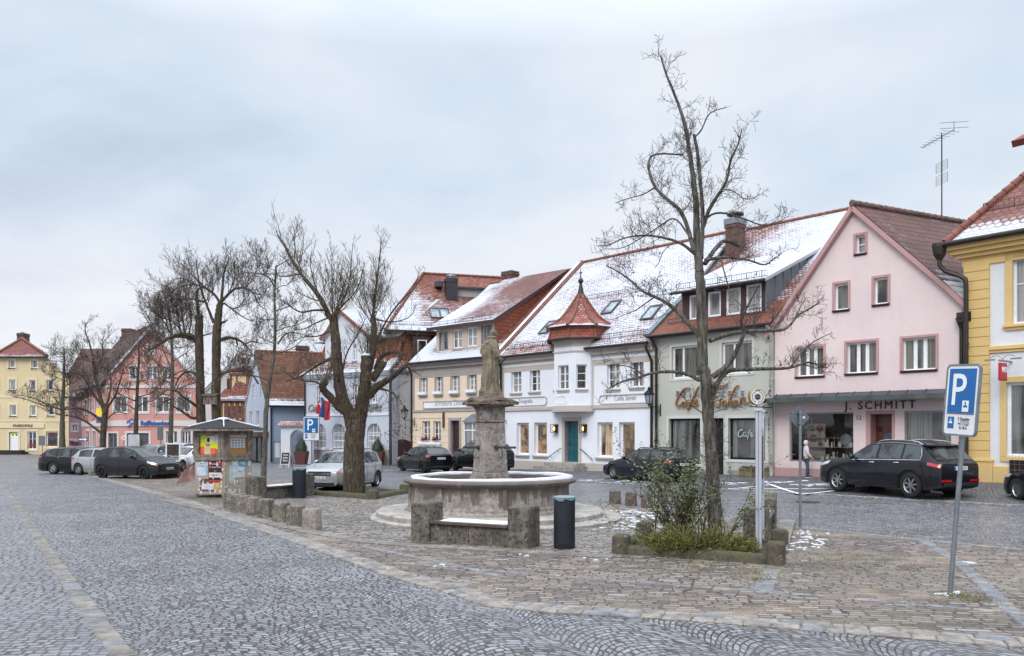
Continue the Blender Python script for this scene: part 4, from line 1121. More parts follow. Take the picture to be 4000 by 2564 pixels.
M_board=simple('pale_show_board',hx('a59b8f'),.7);M_terr=simple('terracotta_plate',hx('7a4638'),.5)
RZF=math.atan2(fr.d.y,fr.d.x)
mb=MB();mb.box(-.42,.42,-.015,.015,0,1.65)
lbl_obj('show_board',mb,M_board,(p_.x,p_.y,fr.z+z0-.02),RZF,'tall pale display board with round plates hung on it','display board')
for i,(lx,lz,r_)in enumerate(((-.2,1.42,.13),(.17,1.44,.15),(-.12,1.0,.17),(.2,.75,.1))):
 mb=MB();mb.lathe([(r_,0),(r_,.02),(r_*.7,.03),(0,.03)],18)
 o=mb.build('plate',M_terr,smooth=40);q=p_+fr.d*lx-fr.n*.02;o.location=(q.x,q.y,fr.z+z0+lz);o.rotation_euler=(R(90),0,RZF)
 tag(o,('small terracotta plate at the top left of the pale display board','terracotta plate at the top right of the pale display board','largest terracotta plate in the middle of the pale display board','smallest terracotta plate low on the pale display board')[i],'plate')
for i,(fx_,zz,r_,mt,lb)in enumerate(((.74,.95,.24,M_zinc,'large round pewter dish standing in the pink shop window'),(.9,1.05,.16,M_zinc,'small round pewter jug plate high on the right of the pink shop window'))):
 mb=MB();mb.lathe([(r_,0),(r_,.02),(r_*.6,.035),(0,.035)],20);o=mb.build('pewter_dish',mt,smooth=40)
 q=fr.o+fr.d*(x0+(x1-x0)*fx_)+fr.n*.85;o.location=(q.x,q.y,fr.z+z0+zz);o.rotation_euler=(R(80),0,RZF);tag(o,lb,'dish')
fr=NK=Fr('yellow_corner_house','ochre and white house on the right with quoined corner and red shop sign',(16.63,30.0),(.62,-.785))
L=lambda x,y:(3680+x/2.2656,480+y/2.2656)
M_och=plaster('ochre_render',hx('d6b77b'),.2,.8,.25,.25)
M_nkw=plaster('rough_white_render',hx('d9dade'),.15,.9,.6,.2)
W_=9.0
E=-.55
ze=fr.px(*L(725,962),-.6)[1]+.05
xw=fr.px(*L(425,1300))[0]
wu0=fr.px(*L(627,1300))[0];wz1=fr.px(*L(700,1195))[1];wz0=fr.px(3985,1265)[1]
sx0=fr.px(*D(1064,1000))[0];sz1=fr.px(*D(1120,905))[1];sz0=fr.px(*D(1110,1238))[1]
stz=fr.px(*D(1065,742))[1]
ups=[(wu0+i*2.35,wu0+i*2.35+1.15,wz0,wz1)for i in range(3)]
shops=[(sx0,sx0+2.9,sz0,sz1)]
mb=MB();loop_wall(mb,rc(0,W_,-.7,ze-.3),[rc(*q)for q in ups+shops],flatfn(),.25)
mb.box(0,.02,.26,9,-.7,ze-.3)
mb.build('wall',M_nkw,fr.root)
for q in ups:window(fr.root,*q,rec=.12,cols=2,rows=(.62,),fw=.08,pm=M_pane_c,sur=M_och,sw=.24,sp=.06,sill=M_och,sd=.14,sh=.1,sill_w=.3)
for q in shops:window(fr.root,*q,rec=.12,cols=1,rows=(),fw=.1,pm=M_shopwin,sur=M_och,sw=.2,sp=.05,name='shop_window')
mb=MB();n=21;zt=ze-.75;pzt=fr.px(*D(950,1252))[1]
for i in range(n):
 a=pzt+(zt-pzt)*i/n;b=pzt+(zt-pzt)*(i+1)/n
 mb.box(-.06,xw,-.08,.4,a+.012,b-.012)
mb.box(-.04,xw-.02,-.05,.4,pzt,zt)
mb.build('quoins',M_och,fr.root,bevel=.012)
mb=MB();mb.box(-.1,xw+.12,-.13,.4,-.7,pzt-.06);mb.box(-.12,xw+.14,-.16,.4,pzt-.06,pzt+.04);mb.box(xw+.12,W_,-.1,.05,-.7,pzt-.2);mb.build('plinth',M_och,fr.root,bevel=.02)
mb=MB();gx=fr.px(*D(1082,1300))[0];mb.box(gx,gx+1.3,-.11,.0,.35,.85);gr=mb.build('cellar_grating',M_dark_in,fr.root)
mb=MB()
for i in range(9):mb.box(gx+i*.16,gx+i*.16+.02,-.13,-.111,.35,.85)
for z in(.5,.7):mb.box(gx,gx+1.3,-.128,-.112,z-.012,z+.012)
mb.build('bars',M_wood,gr)
mb=MB();mb.box(xw,W_,-.12,.02,stz-.14,stz);mb.box(xw,W_,-.07,.02,stz-.24,stz-.142);mb.build('string_course',M_och,fr.root,bevel=.015)
cornice(fr.root,-.06,W_,ze-.08,M_och,((0,.18,.5),(.18,.34,.36),(.34,.48,.22),(.48,.8,.06)),ends=1.0)
M_nkroof=tiles('corner_house_tiles',hx('8a5650'),.1,.95,0,6,tw=.26,th=.2,scal=.1,var=.3)
hipk=1.22
e0=Vector((-.5,-.55,ze));run=5.6
mb=MB()
mb.slab([e0,(W_,-.55,ze),(W_,-.55+run,ze+run*hipk),(-.5+run,-.55+run,ze+run*hipk)],.12)
mb.slab([(-.5,9,ze),e0,(-.5+run,-.55+run,ze+run*hipk),(-.5+run,6,ze+run*hipk)],.12)
mb.build('roof',M_nkroof,fr.root)
ridge(fr.root,e0+Vector((0,0,.05)),Vector((-.5+run,-.55+run,ze+run*hipk+.05)),.13,simple('hip_tile',hx('7f4b41'),.75,var=.3))
gutter(fr.root,e0+Vector((-.05,-.08,-.03)),(W_,-.63,ze-.03),.1)
gutter(fr.root,e0+Vector((-.07,-.05,-.03)),(-.57,9,ze-.03),.1)
hq=fr.roof(*L(170,900),ze,hipk,E)
y_=.35;snow_guard(fr.root,(.45,y_,ze+hipk*(y_+.55)),(W_,y_,ze+hipk*(y_+.55)),.32,.17)
mb=MB();mb.lathe([(.1,-.5),(.22,-.3),(.27,-.02),(.27,.1)],8,(-.72,-.5,ze-.05));mb.build('rainwater_head',M_zincdark,fr.root)
downpipe(fr.root,[(-.72,-.5,ze-.5),(-.72,-.5,ze-.75),(-.55,-.42,ze-.98),(-.1,-.3,ze-1.2),(.08,-.26,ze-1.35),(.1,-.25,ze-1.6),(.1,-.25,.1)],.085)
p=fr.roof(3985,528,ze,hipk,E)
px_,pz_=fr.px(3975,530,2.6)
mb=MB();mb.slab([(px_,2.0,pz_-.35),(px_+4,2.0,pz_-.35),(px_+4,4.5,pz_+1.2),(px_+1.2,4.5,pz_+1.2)],.25);mb.box(px_+.5,px_+4,2.5,5,pz_-2.6,pz_-.35);mb.build('dormer',M_turret,fr.root)
sxp,szp=fr.px(*D(1046,858),-.75)
M_nkred=simple('red_sign_face',hx('b5232f'),.4,var=.06)
mb=MB();mb.box(sxp-.06,sxp+.06,-1.0,-.5,szp-.32,szp+.3)
sg=mb.build('hanging_sign',M_nkred,fr.root,bevel=.03)
for e,rz in((-.064,-90),):
 text_mesh('sign_lettering','NKD',.24,M_letter_white,sg,(sxp+e,-.75,szp+.0),(R(90),0,R(rz)),0,.006,'CENTER',.82,1,.01)
text_mesh('sign_lettering','NKD',.24,M_letter_white,sg,(sxp+.064,-.75,szp-.02),(R(90),0,R(90)),0,.006,'CENTER',.82,1,.01)
mb=MB();mb.box(sxp-.03,sxp+.03,-1.05,.0,szp+.34,szp+.40)
for e in(-1,1):
 mb.tube([(sxp,-.75,szp+.4)]+[(sxp+e*(.22-.22*math.cos(a)),-.75,szp+.4+.16*math.sin(a))for a in(.5,1,1.5,2,2.5)],.014,5);mb.box(sxp+e*.42-.16,sxp+e*.42+.16,-.8,-.7,szp+.40,szp+.45)
mb.build('sign_bracket',M_gframe,fr.root)
text_on(fr,'www',3968,1795,.3,M_letter_grey,y=.12,name='window_lettering')
s_=8.27
fr=PE=Fr('cream_house','cream rendered house with rusticated ground floor and wide four-window dormer',(-.617-.733*s_,49.52+.68*s_),(.733,-.68))
EE=lambda x,y:(1580+x/3.02,1350+y/3.02)
def er(q):return fr.rect(EE(q[0],q[1])+EE(q[2],q[3]))
M_pe=plaster('cream_render',hx('dfcdb6'),.18,.85,.2,.2)
M_pet=plaster('grey_trim',hx('a39b98'),.1,.8,.15)
W_=s_
ze=fr.px(*EE(450,188),-.42)[1]+.05;top=ze-.25
ups=[er(q)for q in((185,365,265,585),(365,345,447,578),(553,330,643,570),(752,312,845,558))]
ups.append((ups[3][0]+(ups[3][0]-ups[2][0]),ups[3][1]+(ups[3][0]-ups[2][0]),ups[3][2],ups[3][3]))
gw=[er(q)for q in((208,893,302,1130),(340,893,427,1130))];dd=er((548,888,652,1310))
bay=er((775,905,940,1180))
mb=MB();loop_wall(mb,rc(0,W_,-.7,top),[rc(*q)for q in ups+gw+[dd]],flatfn(),.3);mb.box(0,.02,.31,12,-.7,top)
mb.build('wall',M_pe,fr.root)
for q in ups:
 w=window(fr.root,*q,rec=.16,cols=2,rows=(.36,.68),fw=.06,pm=M_pane_c,sur=M_pet,sw=.09,sp=.03,sill=M_pet,sd=.16)
 fb=MB();fb.box(q[0]-.06,q[1]+.06,-.22,-.04,q[2]+.01,q[2]+.2);fb.build('window_box',M_sign_white,w)
M_flow=simple('dry_red_flowers',hx('6b2c33'),.9,var=.6,scale=20)
for q in gw:
 w=window(fr.root,*q,rec=.14,cols=2,rows=(.35,.68),fw=.06,pm=M_pane_h)
 fb=MB();rg=random.Random(5)
 for _ in range(60):
  c=Vector((rg.uniform(q[0],q[1]),rg.uniform(-.18,-.06),q[2]+.06+abs(rg.gauss(0,.08))));d_=Vector((rg.uniform(-1,1),rg.uniform(-1,1),rg.uniform(-.5,1))).normalized()*.07;e_=d_.orthogonal().normalized()*.05
  fb.face([c-d_,c+e_,c+d_,c-e_])
 fb.build('flowers',M_flow,w)
mb=MB();mb.box(gw[0][0]-.3,gw[1][1]+.12,-.2,.02,gw[0][2]-.22,gw[0][2]-.06);mb.box(gw[0][0]-.2,gw[1][1]+.05,-.13,.02,gw[0][2]-.4,gw[0][2]-.222);mb.build('window_ledge',M_sign_white,fr.root,bevel=.01)
sz=fr.px(*EE(430,785))[1]
mb=MB();mb.box(0,W_,-.09,.02,sz,sz+.1);mb.box(0,W_,-.05,.02,sz+.102,sz+.17);mb.build('string_course',M_pet,fr.root,bevel=.012)
mb=MB()
zs=[sz-.42-.40*i for i in range(9)]
obst=[(gw[0][0]-.18,gw[1][1]+.1,gw[0][2]-.4,gw[0][3]+.05),(dd[0]-.2,dd[1]+.16,-1,dd[3]+.2),(bay[0]-.1,W_,bay[2]-.4,bay[3]+.5)]
for i in range(len(zs)-1):
 za,zb=zs[i+1]+.02,zs[i];cur=0.0
 for ob in obst:
  if zb>ob[2]and za<ob[3]:
   if ob[0]>cur:mb.box(cur,ob[0],-.035,.01,za,zb)
   cur=max(cur,ob[1])
 if cur<W_:mb.box(cur,W_,-.035,.01,za,zb)
mb.box(0,W_,-.035,.01,sz-.40,sz-.02)
mb.build('rustication',M_pe,fr.root,bevel=.012)
mb=MB();mb.box(0,W_,-.014,.01,top-.75,top-.02);mb.box(0,.2,-.012,.01,sz+.2,top-.76);mb.build('frieze',M_pet,fr.root)
cornice(fr.root,-.03,W_,ze-.05,M_pet)
x0,x1,z0,z1=dd
mb=MB();mb.box(x0-.2,x0,-.06,.3,-.6,z1+.2);mb.box(x1,x1+.14,-.06,.3,-.6,z1+.2);mb.box(x0,x1,-.06,.3,z1,z1+.2);mb.build('door_surround',M_pet,fr.root,bevel=.015)
mb=MB();mb.box(x0,x1,.2,.26,z0-.4,z1)
for i in range(2):
 for j in range(4):a=x0+.1+i*(x1-x0-.1)/2;b=z0+.1+j*.5;mb.box(a,a+(x1-x0)/2-.16,.18,.202,b,b+.4)
do=mb.build('door',M_door_brown,fr.root,bevel=.01)
mb=MB();mb.tube([(x0+.12,.19,z0+1),(x0+.12,.14,z0+1),(x0+.22,.14,z0+1)],.016,6);mb.build('handle',M_gframe,do)
q=er((230,655,1000,735));q=(q[0],W_-.5,q[2],q[3])
mb=MB();mb.box(q[0],q[1],-.05,.0,q[2],q[3]);mb.build('sign_panel',M_sign_white,fr.root)
mb=MB()
for a in((q[0],q[2],q[1],q[2]),(q[0],q[3],q[1],q[3]),(q[0],q[2],q[0],q[3]),(q[1],q[2],q[1],q[3])):mb.bar((a[0],-.05,a[1]),(a[2],-.05,a[3]),.06,.05,up=(0,1,0))
mb.build('sign_frame',M_pet,fr.root)
xa,za=fr.px(*EE(352,715),-.06)
text_mesh('lettering','Schreinerei Zimmermann',.52,M_letter_grey,fr.root,(xa,-.055,za),(R(90),0,0),0,.006,'LEFT',.72)
q=er((462,790,480,972));mb=MB();mb.box(q[0],q[1],-.12,-.03,q[2],q[3]);mb.build('timber_plaque',M_redwood,fr.root)
mb=MB();b0,b1,b2,b3=bay;b1=b0+1.5
for xx in(b0,b0+.72,b1-.07):mb.box(xx,xx+.07,-.55,-.45,b2,b3)
for zz in(b2,b2+(b3-b2)*.62,b3-.08):mb.box(b0+.07,b1-.07,-.54,-.46,zz,zz+.08);mb.box(b0+.01,b0+.06,-.45,0,zz,zz+.08);mb.box(b1-.06,b1-.01,-.45,0,zz,zz+.08)
bo=mb.build('bay_window',M_wframe,fr.root)
mb=MB();mb.face([(b0+.03,-.5,b2),(b1-.03,-.5,b2),(b1-.03,-.5,b3),(b0+.03,-.5,b3)]);mb.face([(b0+.03,-.5,b2),(b0+.03,0,b2),(b0+.03,0,b3),(b0+.03,-.5,b3)]);mb.face([(b1-.03,-.5,b2),(b1-.03,0,b2),(b1-.03,0,b3),(b1-.03,-.5,b3)]);mb.build('pane',M_pane_c,bo)
mb=MB();mb.add([(b0-.15,-.7,b3),(b1+.15,-.7,b3),(b1+.15,0,b3),(b0-.15,0,b3),(b0+.25,0,b3+.55),(b1-.25,0,b3+.55)],[(0,1,5,4),(0,4,3),(1,2,5),(0,3,2,1)]);mb.build('bay_roof',M_zinc,bo)
mb=MB();mb.box(b0,b1,-.5,0,-.5,b2);mb.build('bay_base',M_pe,bo)
ra=(1977,1099);RY=7.6
RZ=fr.px(*ra,RY)[1];kk=(RZ-ze)/(RY+.42);E=-.42
M_peroof=tiles('cream_house_tiles',hx('85493e'),.30,.9,-.2,8,tw=.2,th=.2,var=.25,usn=(1.9,.4,.75))
mb=MB();mb.slab([(-.1,E,ze),(W_+.3,E,ze),(W_+.3,RY,RZ),(-.1,RY,RZ)],.12);mb.slab([(W_,2*RY,ze),(-.1,2*RY,ze),(-.1,RY,RZ),(W_,RY,RZ)],.12)
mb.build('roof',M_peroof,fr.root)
ridge(fr.root,(-.1,RY,RZ+.02),(W_+.3,RY,RZ+.02))
eave_snow(fr.root,(.1,E+.02,ze+.02),(W_,E+.02,ze+.02))
gutter(fr.root,(-.1,E-.07,ze-.02),(W_+.3,E-.07,ze-.02))
GG=lambda x,y:(1500+x/3.422,1000+y/3.422)
pa=fr.roof(*GG(710,1285),ze,kk,E);pb=fr.roof(*GG(1250,1205),ze,kk,E);yd=(pa.y+pb.y)/2
wins=[fr.rect(GG(a,b)+GG(c,d_),yd)for a,b,c,d_ in((735,1010,858,1258),(925,985,1048,1232),(1115,955,1243,1208),(1296,925,1442,1175))]
dx0=fr.px(*GG(700,1150),yd)[0];dx1=fr.px(*GG(1476,1000),yd)[0]
dz0=ze+kk*(yd-E);dz1=fr.px(*GG(1050,925),yd)[1]
M_dcr=plaster('dormer_cream',hx('c3b4a4'),.1)
mb=MB();loop_wall(mb,rc(dx0,dx1,dz0-.2,dz1),[rc(*q)for q in wins],flatfn(yd),.12)
dm=mb.build('dormer',M_dcr,fr.root)
for i,q in enumerate(wins):
 window(dm,*q,y=yd,rec=.05,cols=2,rows=(.5,),fw=.07,fm=M_gframe if i in(0,3)else M_wframe,pm=M_pane_c)
ov=.4;zr_=fr.px(*GG(1050,905),yd-ov)[1]
kd=(RZ+.1-zr_)/(RY-(yd-ov));
M_dsn=tiles('dormer_roof_tiles',hx('784641'),.36,.35,-.25,7,tw=.2,th=.2,var=.25,usn=(3.2,1.0,.45))
mb=MB();mb.slab([(dx0-.45,yd-ov,zr_),(dx1+.2,yd-ov,zr_),(dx1+.2,RY,RZ+.14),(dx0-.45,RY,RZ+.14)],.13);mb.build('dormer_roof',M_dsn,fr.root)
M_och_t=tiles('orange_hung_tiles',hx('9c543f'),0,tw=.26,th=.24,scal=.12,var=.2)
mb=MB()
for xx,e in((dx0,0),(dx1,1)):
 P_=[(xx,yd,dz0-.2),(xx,RY,RZ),(xx,yd,dz1)]
 mb.face(P_,0,[(p[1],p[2])for p in P_])
mb.build('dormer_cheek',M_och_t,fr.root,recalc=False)
mb=MB();mb.bar((dx0-.5,yd-ov-.02,zr_-.1),(dx1+.25,yd-ov-.02,zr_-.1),.06,.22);mb.bar((dx1+.22,yd-ov,zr_-.12),(dx1+.22,RY,RZ),.06,.2);mb.build('dormer_fascia',M_dorm,fr.root)
snow_guard(fr.root,(dx0-.3,yd-ov+.2,zr_+kd*.2),(dx1+.1,yd-ov+.2,zr_+kd*.2),.24)
pc=fr.roof(1984,1085,zr_,kd,yd-ov)
chimney(fr.root,pc.x-.5,pc.x+.5,RY+.3,RY+1.1,RZ-1.2,fr.px(1984,1063,RY+.4)[1],M_brick)
downpipe(fr.root,[(W_+.05,E-.07,ze-.1),(W_+.05,-.15,ze-.75),(W_+.05,-.15,.1)],.07)
downpipe(fr.root,[(-.02,E-.07,ze-.1),(-.02,-.1,ze-.7),(-.02,-.1,.1)],.06)
I_=lambda x,y:(1150+x/2.75,1240+y/2.75)
fr=PA=Fr('arched_window_house','pale grey-blue house with arched barred windows and steep gabled dormer',(-15.5,61.5),(.809,-.588))
W_=8.69
def ir(q,y=0):return fr.rect(I_(q[0],q[1])+I_(q[2],q[3]),y)
M_pa=plaster('pale_blue_render',hx('b9bfca'),.25,.88,.2,.3)
M_pat=plaster('white_trim',hx('cfd2d9'),.1)
ze=fr.px(*I_(620,592),-.4)[1];top=ze-.1
a1=ir((205,1140,328,1400));a2=ir((405,1143,540,1408));a4=ir((780,1143,940,1425))
dxx=(a4[0]-a2[0])/2;a3=(a2[0]+dxx,a2[1]+dxx,a2[2],a2[3])
w=a2[1]-a2[0];ars=[(q[0],q[0]+w,a2[2],a2[3])for q in(a1,a2,a3,a4)]
u1=ir((185,738,238,935));uw=u1[1]-u1[0]
ups=[(c-uw/2,c+uw/2,u1[2],u1[3])for c in[(q[0]+q[1])/2 for q in ars]]
mb=MB();loop_wall(mb,rc(0,W_,-.7,top),[rc(*q)for q in ups]+[arch(*q)for q in ars],flatfn(),.3)
mb.box(W_-.02,W_,.31,8,-.7,top);mb.box(0,.02,.31,8,-.7,top)
mb.build('wall',M_pa,fr.root)
for q in ups:window(fr.root,*q,rec=.14,cols=2,rows=(.25,.5,.75),fw=.06,pm=M_pane,sill=M_pat)
for q in ars:
 x0,x1,z0,z1=q;mb=MB();r=(x1-x0)/2;c=(x0+x1)/2
 out=arch(*q);
 for p,p2 in zip(out,out[1:]+out[:1]):mb.bar((p[0],.2,p[1]),(p2[0],.2,p2[1]),.08,.12,up=(0,1,0))
 def ht(x):return z1-r+math.sqrt(max(0,r*r-(x-c)**2))
 for i in range(1,9):
  x=x0+(x1-x0)*i/9;wd=.06 if i in(3,6)else .03
  mb.bar((x,.19,z0),(x,.19,ht(x)),.05,wd,up=(1,0,0))
 for z in(z0+.95,z0+.55,z1-r):mb.bar((x0,.185,z),(x1,.185,z),.05,.07 if z==z0+.95 else .045,up=(0,1,0))
 w_=mb.build('arched_window',M_wframe,fr.root)
 p=MB();p.face([(a,.25,z)for a,z in out]);p.build('pane',M_pane,w_)
 sl_=MB();sl_.box(x0-.1,x1+.1,-.12,.1,z0-.14,z0-.01);sl_.build('sill',M_pat,w_)
sz=fr.px(*I_(900,1045))[1]
mb=MB();mb.box(0,W_,-.06,.02,sz-.08,sz+.1);mb.build('string_course',M_pat,fr.root,bevel=.02)
bz=fr.px(*I_(300,1412))[1]
M_pastone=stone('pale_plinth_stone',hx('a5a09a'),.15,.25,1.5,.3)
mb=MB();mb.box(0,W_,-.06,.02,-.7,bz);mb.build('plinth',M_pastone,fr.root)
cornice(fr.root,-.05,W_+.05,ze-.02,M_pat,((0,.14,.3),(.14,.26,.18)))
M_goldl=simple('dark_metal_lettering',hx('8d8a88'),.4,.5)
text_on(fr,'Café',*I_(205,1010),.75,M_goldl,y=-.06,shear=.35,name='lettering',depth=.02)
text_on(fr,'Markt',*I_(830,1010),.75,M_goldl,y=-.06,shear=.35,name='lettering',depth=.02)
M_paroof=tiles('skirt_roof_tiles',hx('86493c'),.55,.5,-.3,2.6,tw=.22,th=.22)
k1=.8;d1_=fr.roof(*I_(230,495),ze,k1,-.4).y
M_pam=tiles('mansard_hung_tiles',hx('864a3d'),0,tw=.24,th=.22,scal=.1,var=.25)
zs1=ze+k1*(d1_+.4);zm=fr.px(*I_(250,280),d1_+.5)[1]
mb=MB();mb.slab([(-.3,-.4,ze),(W_+.3,-.4,ze),(W_+.1,d1_,zs1),(.4,d1_,zs1)],.12);mb.slab([(-.3,6,ze),(-.3,-.4,ze),(.4,d1_,zs1),(.4,6,zs1)],.12);mb.build('skirt_roof',M_paroof,fr.root)
mb=MB();mb.slab([(.4,d1_,zs1),(W_+.1,d1_,zs1),(W_+.1,d1_+.5,zm),(.75,d1_+.5,zm)],.05);mb.slab([(.4,7,zs1),(.4,d1_,zs1),(.75,d1_+.5,zm),(.75,7,zm)],.05);mb.build('mansard_wall',M_pam,fr.root)
M_pat2=tiles('upper_roof_snow',hx('86493c'),.85,-.1,0,6,tw=.22,th=.22)
mb=MB();mb.slab([(.2,d1_-.1,zm),(W_+.2,d1_-.1,zm),(W_+.2,d1_+4.2,zm+3.0),(2.6,d1_+4.2,zm+3.0)],.14);mb.slab([(.2,10,zm),(.2,d1_-.1,zm),(2.6,d1_+4.2,zm+3.0),(2.6,8,zm+3.0)],.14);mb.build('upper_roof',M_pat2,fr.root)
gz0=fr.px(*I_(600,520),.6)[1];gx0=fr.px(*I_(330,400),.6)[0];gx1=fr.px(*I_(775,300),.6)[0];gxa,gza=fr.px(1333,1222,.6)
ge=fr.px(*I_(760,190),.6)[1]
gwin=[fr.rect(I_(628,303)+I_(668,460),.6)];gwin.append((gwin[0][0]-1.05,gwin[0][1]-1.05,gwin[0][2],gwin[0][3]))
mb=MB();loop_wall(mb,[(gx0,gz0-.6),(gx1,gz0-.6),(gx1,ge),(gx1-.5,ge+.35),(gxa,gza),(gx0+.5,ge+.35),(gx0,ge)],[rc(*q)for q in gwin],flatfn(.6),.15)
mb.box(gx1-.02,gx1,.75,6,gz0-.6,ge);mb.box(gx0,gx0+.02,.75,6,gz0-.6,ge)
gd=mb.build('gabled_dormer',M_pat,fr.root)
for q in gwin:window(gd,*q,y=.6,rec=.08,cols=2,rows=(.25,.5,.75),fw=.05,pm=M_pane,sill=M_pat)
mb=MB()
for(xa,xb)in((gx0-.3,gx0+.5),(gx1+.3,gx1-.5)):
 P_=[(xa,ge-.05),(xb,ge+.5),(gxa,gza+.15)]
 for(p,q)in zip(P_[:-1],P_[1:]):
  mb.slab([(p[0],.35,p[1]),(p[0],6,p[1]),(q[0],6,q[1]),(q[0],.35,q[1])],.12)
mb.build('dormer_roof',M_pat2,gd)
mb=MB()
for(xa,xb)in((gx0-.3,gx0+.5),(gx1+.3,gx1-.5)):
 P_=[(xa,ge-.05),(xb,ge+.5),(gxa,gza+.15)]
 for(p,q)in zip(P_[:-1],P_[1:]):mb.bar((p[0],.34,p[1]),(q[0],.34,q[1]),.1,.22)
mb.build('verge_tiles',M_ridge,gd)
downpipe(fr.root,[(.05,-.45,ze-.05),(.05,-.1,ze-.6),(.05,-.1,.1)],.055)
fr=MW=Fr('mansard_house','house with orange tile-hung mansard and snowy hipped roof behind the cream house',(-8.72,57.0),(.96,.28))
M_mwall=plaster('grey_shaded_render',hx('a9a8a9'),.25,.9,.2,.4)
W_=9.5
ez=fr.px(1600,1292,-.35)[1];mz=fr.px(1560,1450,.2)[1];wzt=fr.px(1560,1462)[1]
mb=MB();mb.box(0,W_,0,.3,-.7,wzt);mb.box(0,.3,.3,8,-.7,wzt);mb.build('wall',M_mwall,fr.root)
M_mh=tiles('orange_mansard_tiles',hx('9a5340'),0,tw=.26,th=.24,scal=.12,var=.2)
M_mhs=tiles('orange_skirt_tiles',hx('8d4e40'),.5,.3,0,1.6,tw=.24,th=.22)
zk=mz+.75
mb=MB();mb.slab([(-.35,-.35,mz),(W_,-.35,mz),(W_,.2,zk),(0.05,.2,zk)],.1);mb.build('skirt_roof',M_mhs,fr.root)
mb=MB();mb.slab([(0.05,.2,zk),(W_,.2,zk),(W_,.45,ez),(.3,.45,ez)],.1);mb.slab([(0.05,8,zk),(.05,.2,zk),(.3,.45,ez),(.3,8,ez)],.1);mb.build('mansard_wall',M_mh,fr.root)
M_mhip=tiles('snowy_hip_tiles',hx('884a3d'),.42,.45,-.28,7,tw=.21,th=.2,usn=(3.6,1.4,.5))
M_mhip2=tiles('snowy_hip_side_tiles',hx('884a3d'),.75,.2,0,7,tw=.21,th=.2)
apx=fr.px(1653,1070,5.0);ax_,az_=apx
mb=MB()
mb.slab([(-.15,-.35,ez),(W_+4,-.35,ez),(W_+4,5.0,az_),(ax_,5.0,az_)],.14,0)
mb.slab([(-.15,10.3,ez),(-.15,-.35,ez),(ax_,5.0,az_)],.14,1,umi=1)
mb.build('roof',[M_mhip,M_mhip2],fr.root)
ridge(fr.root,(-.15,-.35,ez+.03),(ax_,5,az_+.03));ridge(fr.root,(ax_,5,az_+.03),(W_+4,5,az_+.03));ridge(fr.root,(-.15,10.3,ez+.03),(ax_,5,az_+.03))
kk=(az_-ez)/5.35
for cx in(655,785):
 p=fr.roof(1500+(cx+40)/3.422,1000+840/3.422,ez,kk,-.35);skylight(fr,p+Vector((0,0,.03)),kk,.72,1.2)
y_=.1;snow_guard(fr.root,(.3,y_,ez+kk*.45),(W_,y_,ez+kk*.45),.25)
gutter(fr.root,(-.2,-.42,ez-.03),(W_,-.42,ez-.03))
wx=fr.rect(GG(437,1130)+GG(563,1320),.1)
mb=MB();mb.box(wx[0]-.35,wx[1]+.25,-.2,.9,wx[2]-.3,wx[3]+.35);mb.box(wx[0]-.5,wx[1]+.5,-.35,1.2,wx[3]+.35,wx[3]+.45);wd=mb.build('window_dormer',M_dorm,fr.root)
window(wd,*wx,y=-.26,rec=.02,cols=1,rows=(),fw=.07,pm=M_pane_h)
pc=fr.roof(*GG(910,600),ez,kk,-.35);zt=fr.px(*GG(910,300),pc.y)[1]
mb=MB();mb.box(pc.x-.42,pc.x+.42,pc.y,pc.y+.8,pc.z-.4,zt);mb.box(pc.x-.46,pc.x+.46,pc.y-.04,pc.y+.84,zt-.28,zt+.04);ch=mb.build('chimney',simple('dark_clad_chimney',hx('3c373c'),.5,.4),fr.root,bevel=.02)
mb=MB();mb.lathe([(.3,0),(.3,.12),(.38,.14),(.36,.24),(.15,.3),(0,.31)],14,(pc.x,pc.y+.4,zt+.04));mb.build('cowl',M_zinc,ch,smooth=40)
q0=fr.px(*GG(955,640),pc.y+.5);q1=fr.px(*GG(1290,455),pc.y+.5)
mb=MB();mb.box(q0[0],q0[0]+4.5,pc.y+.45,pc.y+4,q0[1]-1.2,q1[1]);mb.build('dormer',M_mwall,fr.root)
mb=MB();mb.box(q0[0]-.3,q0[0]+4.8,pc.y+.2,pc.y+4.2,q1[1]+.002,q1[1]+.14);mb.build('dormer_roof',M_skyframe,fr.root)
pv=fr.roof(*GG(725,445),ez,kk,-.35);mb=MB();mb.box(pv.x-.25,pv.x+.3,pv.y-.5,pv.y+.3,pv.z+.1,pv.z+.55);mb.build('roof_vent',M_skyframe,fr.root,bevel=.03)
g0=fr.px(*I_(1037,1540))[0];g1=fr.px(*I_(1278,1540))[0];gh=fr.px(*I_(1150,1310))[1]
mb=MB();n=12;pts=[(g0,-.5),(g1,-.5)]+[(g1+(g0-g1)*i/n,gh-.22+.22*max(0,math.sin(math.pi*min(1,max(0,(i/n-.1)/.8)))))for i in range(n+1)]
mb.prism(pts,lambda a,b,d:(a,d,b),-.12,-.03)
for i in range(1,10):xx=g0+(g1-g0)*i/10;mb.box(xx-.012,xx+.012,-.14,-.121,-.3,gh-.25)
gt=mb.build('gate',M_door_brown,fr.root)
mb=MB();mb.tube([((g0+g1)/2+.1,-.13,.9),((g0+g1)/2+.1,-.18,.9),((g0+g1)/2+.1,-.18,1.15)],.02,6);mb.build('handle',M_gframe,gt)
J=lambda x,y:(740+x/3.08,1300+y/3.08)
fr=BL=Fr('blue_house','low blue house with big red tiled roof beside the arched gateway',(-18.3,61.9),(.9,.43))
M_bl=plaster('blue_render',hx('8e9dae'),.3,.9,.2,.35)
M_blp=plaster('pale_blue_render_gable',hx('b3bcc8'),.25,.9,.2,.3)
ze=fr.px(*J(1100,880),-.4)[1];W_=9.0;RY=2.6;RZ=fr.px(*J(1000,245),RY)[1]
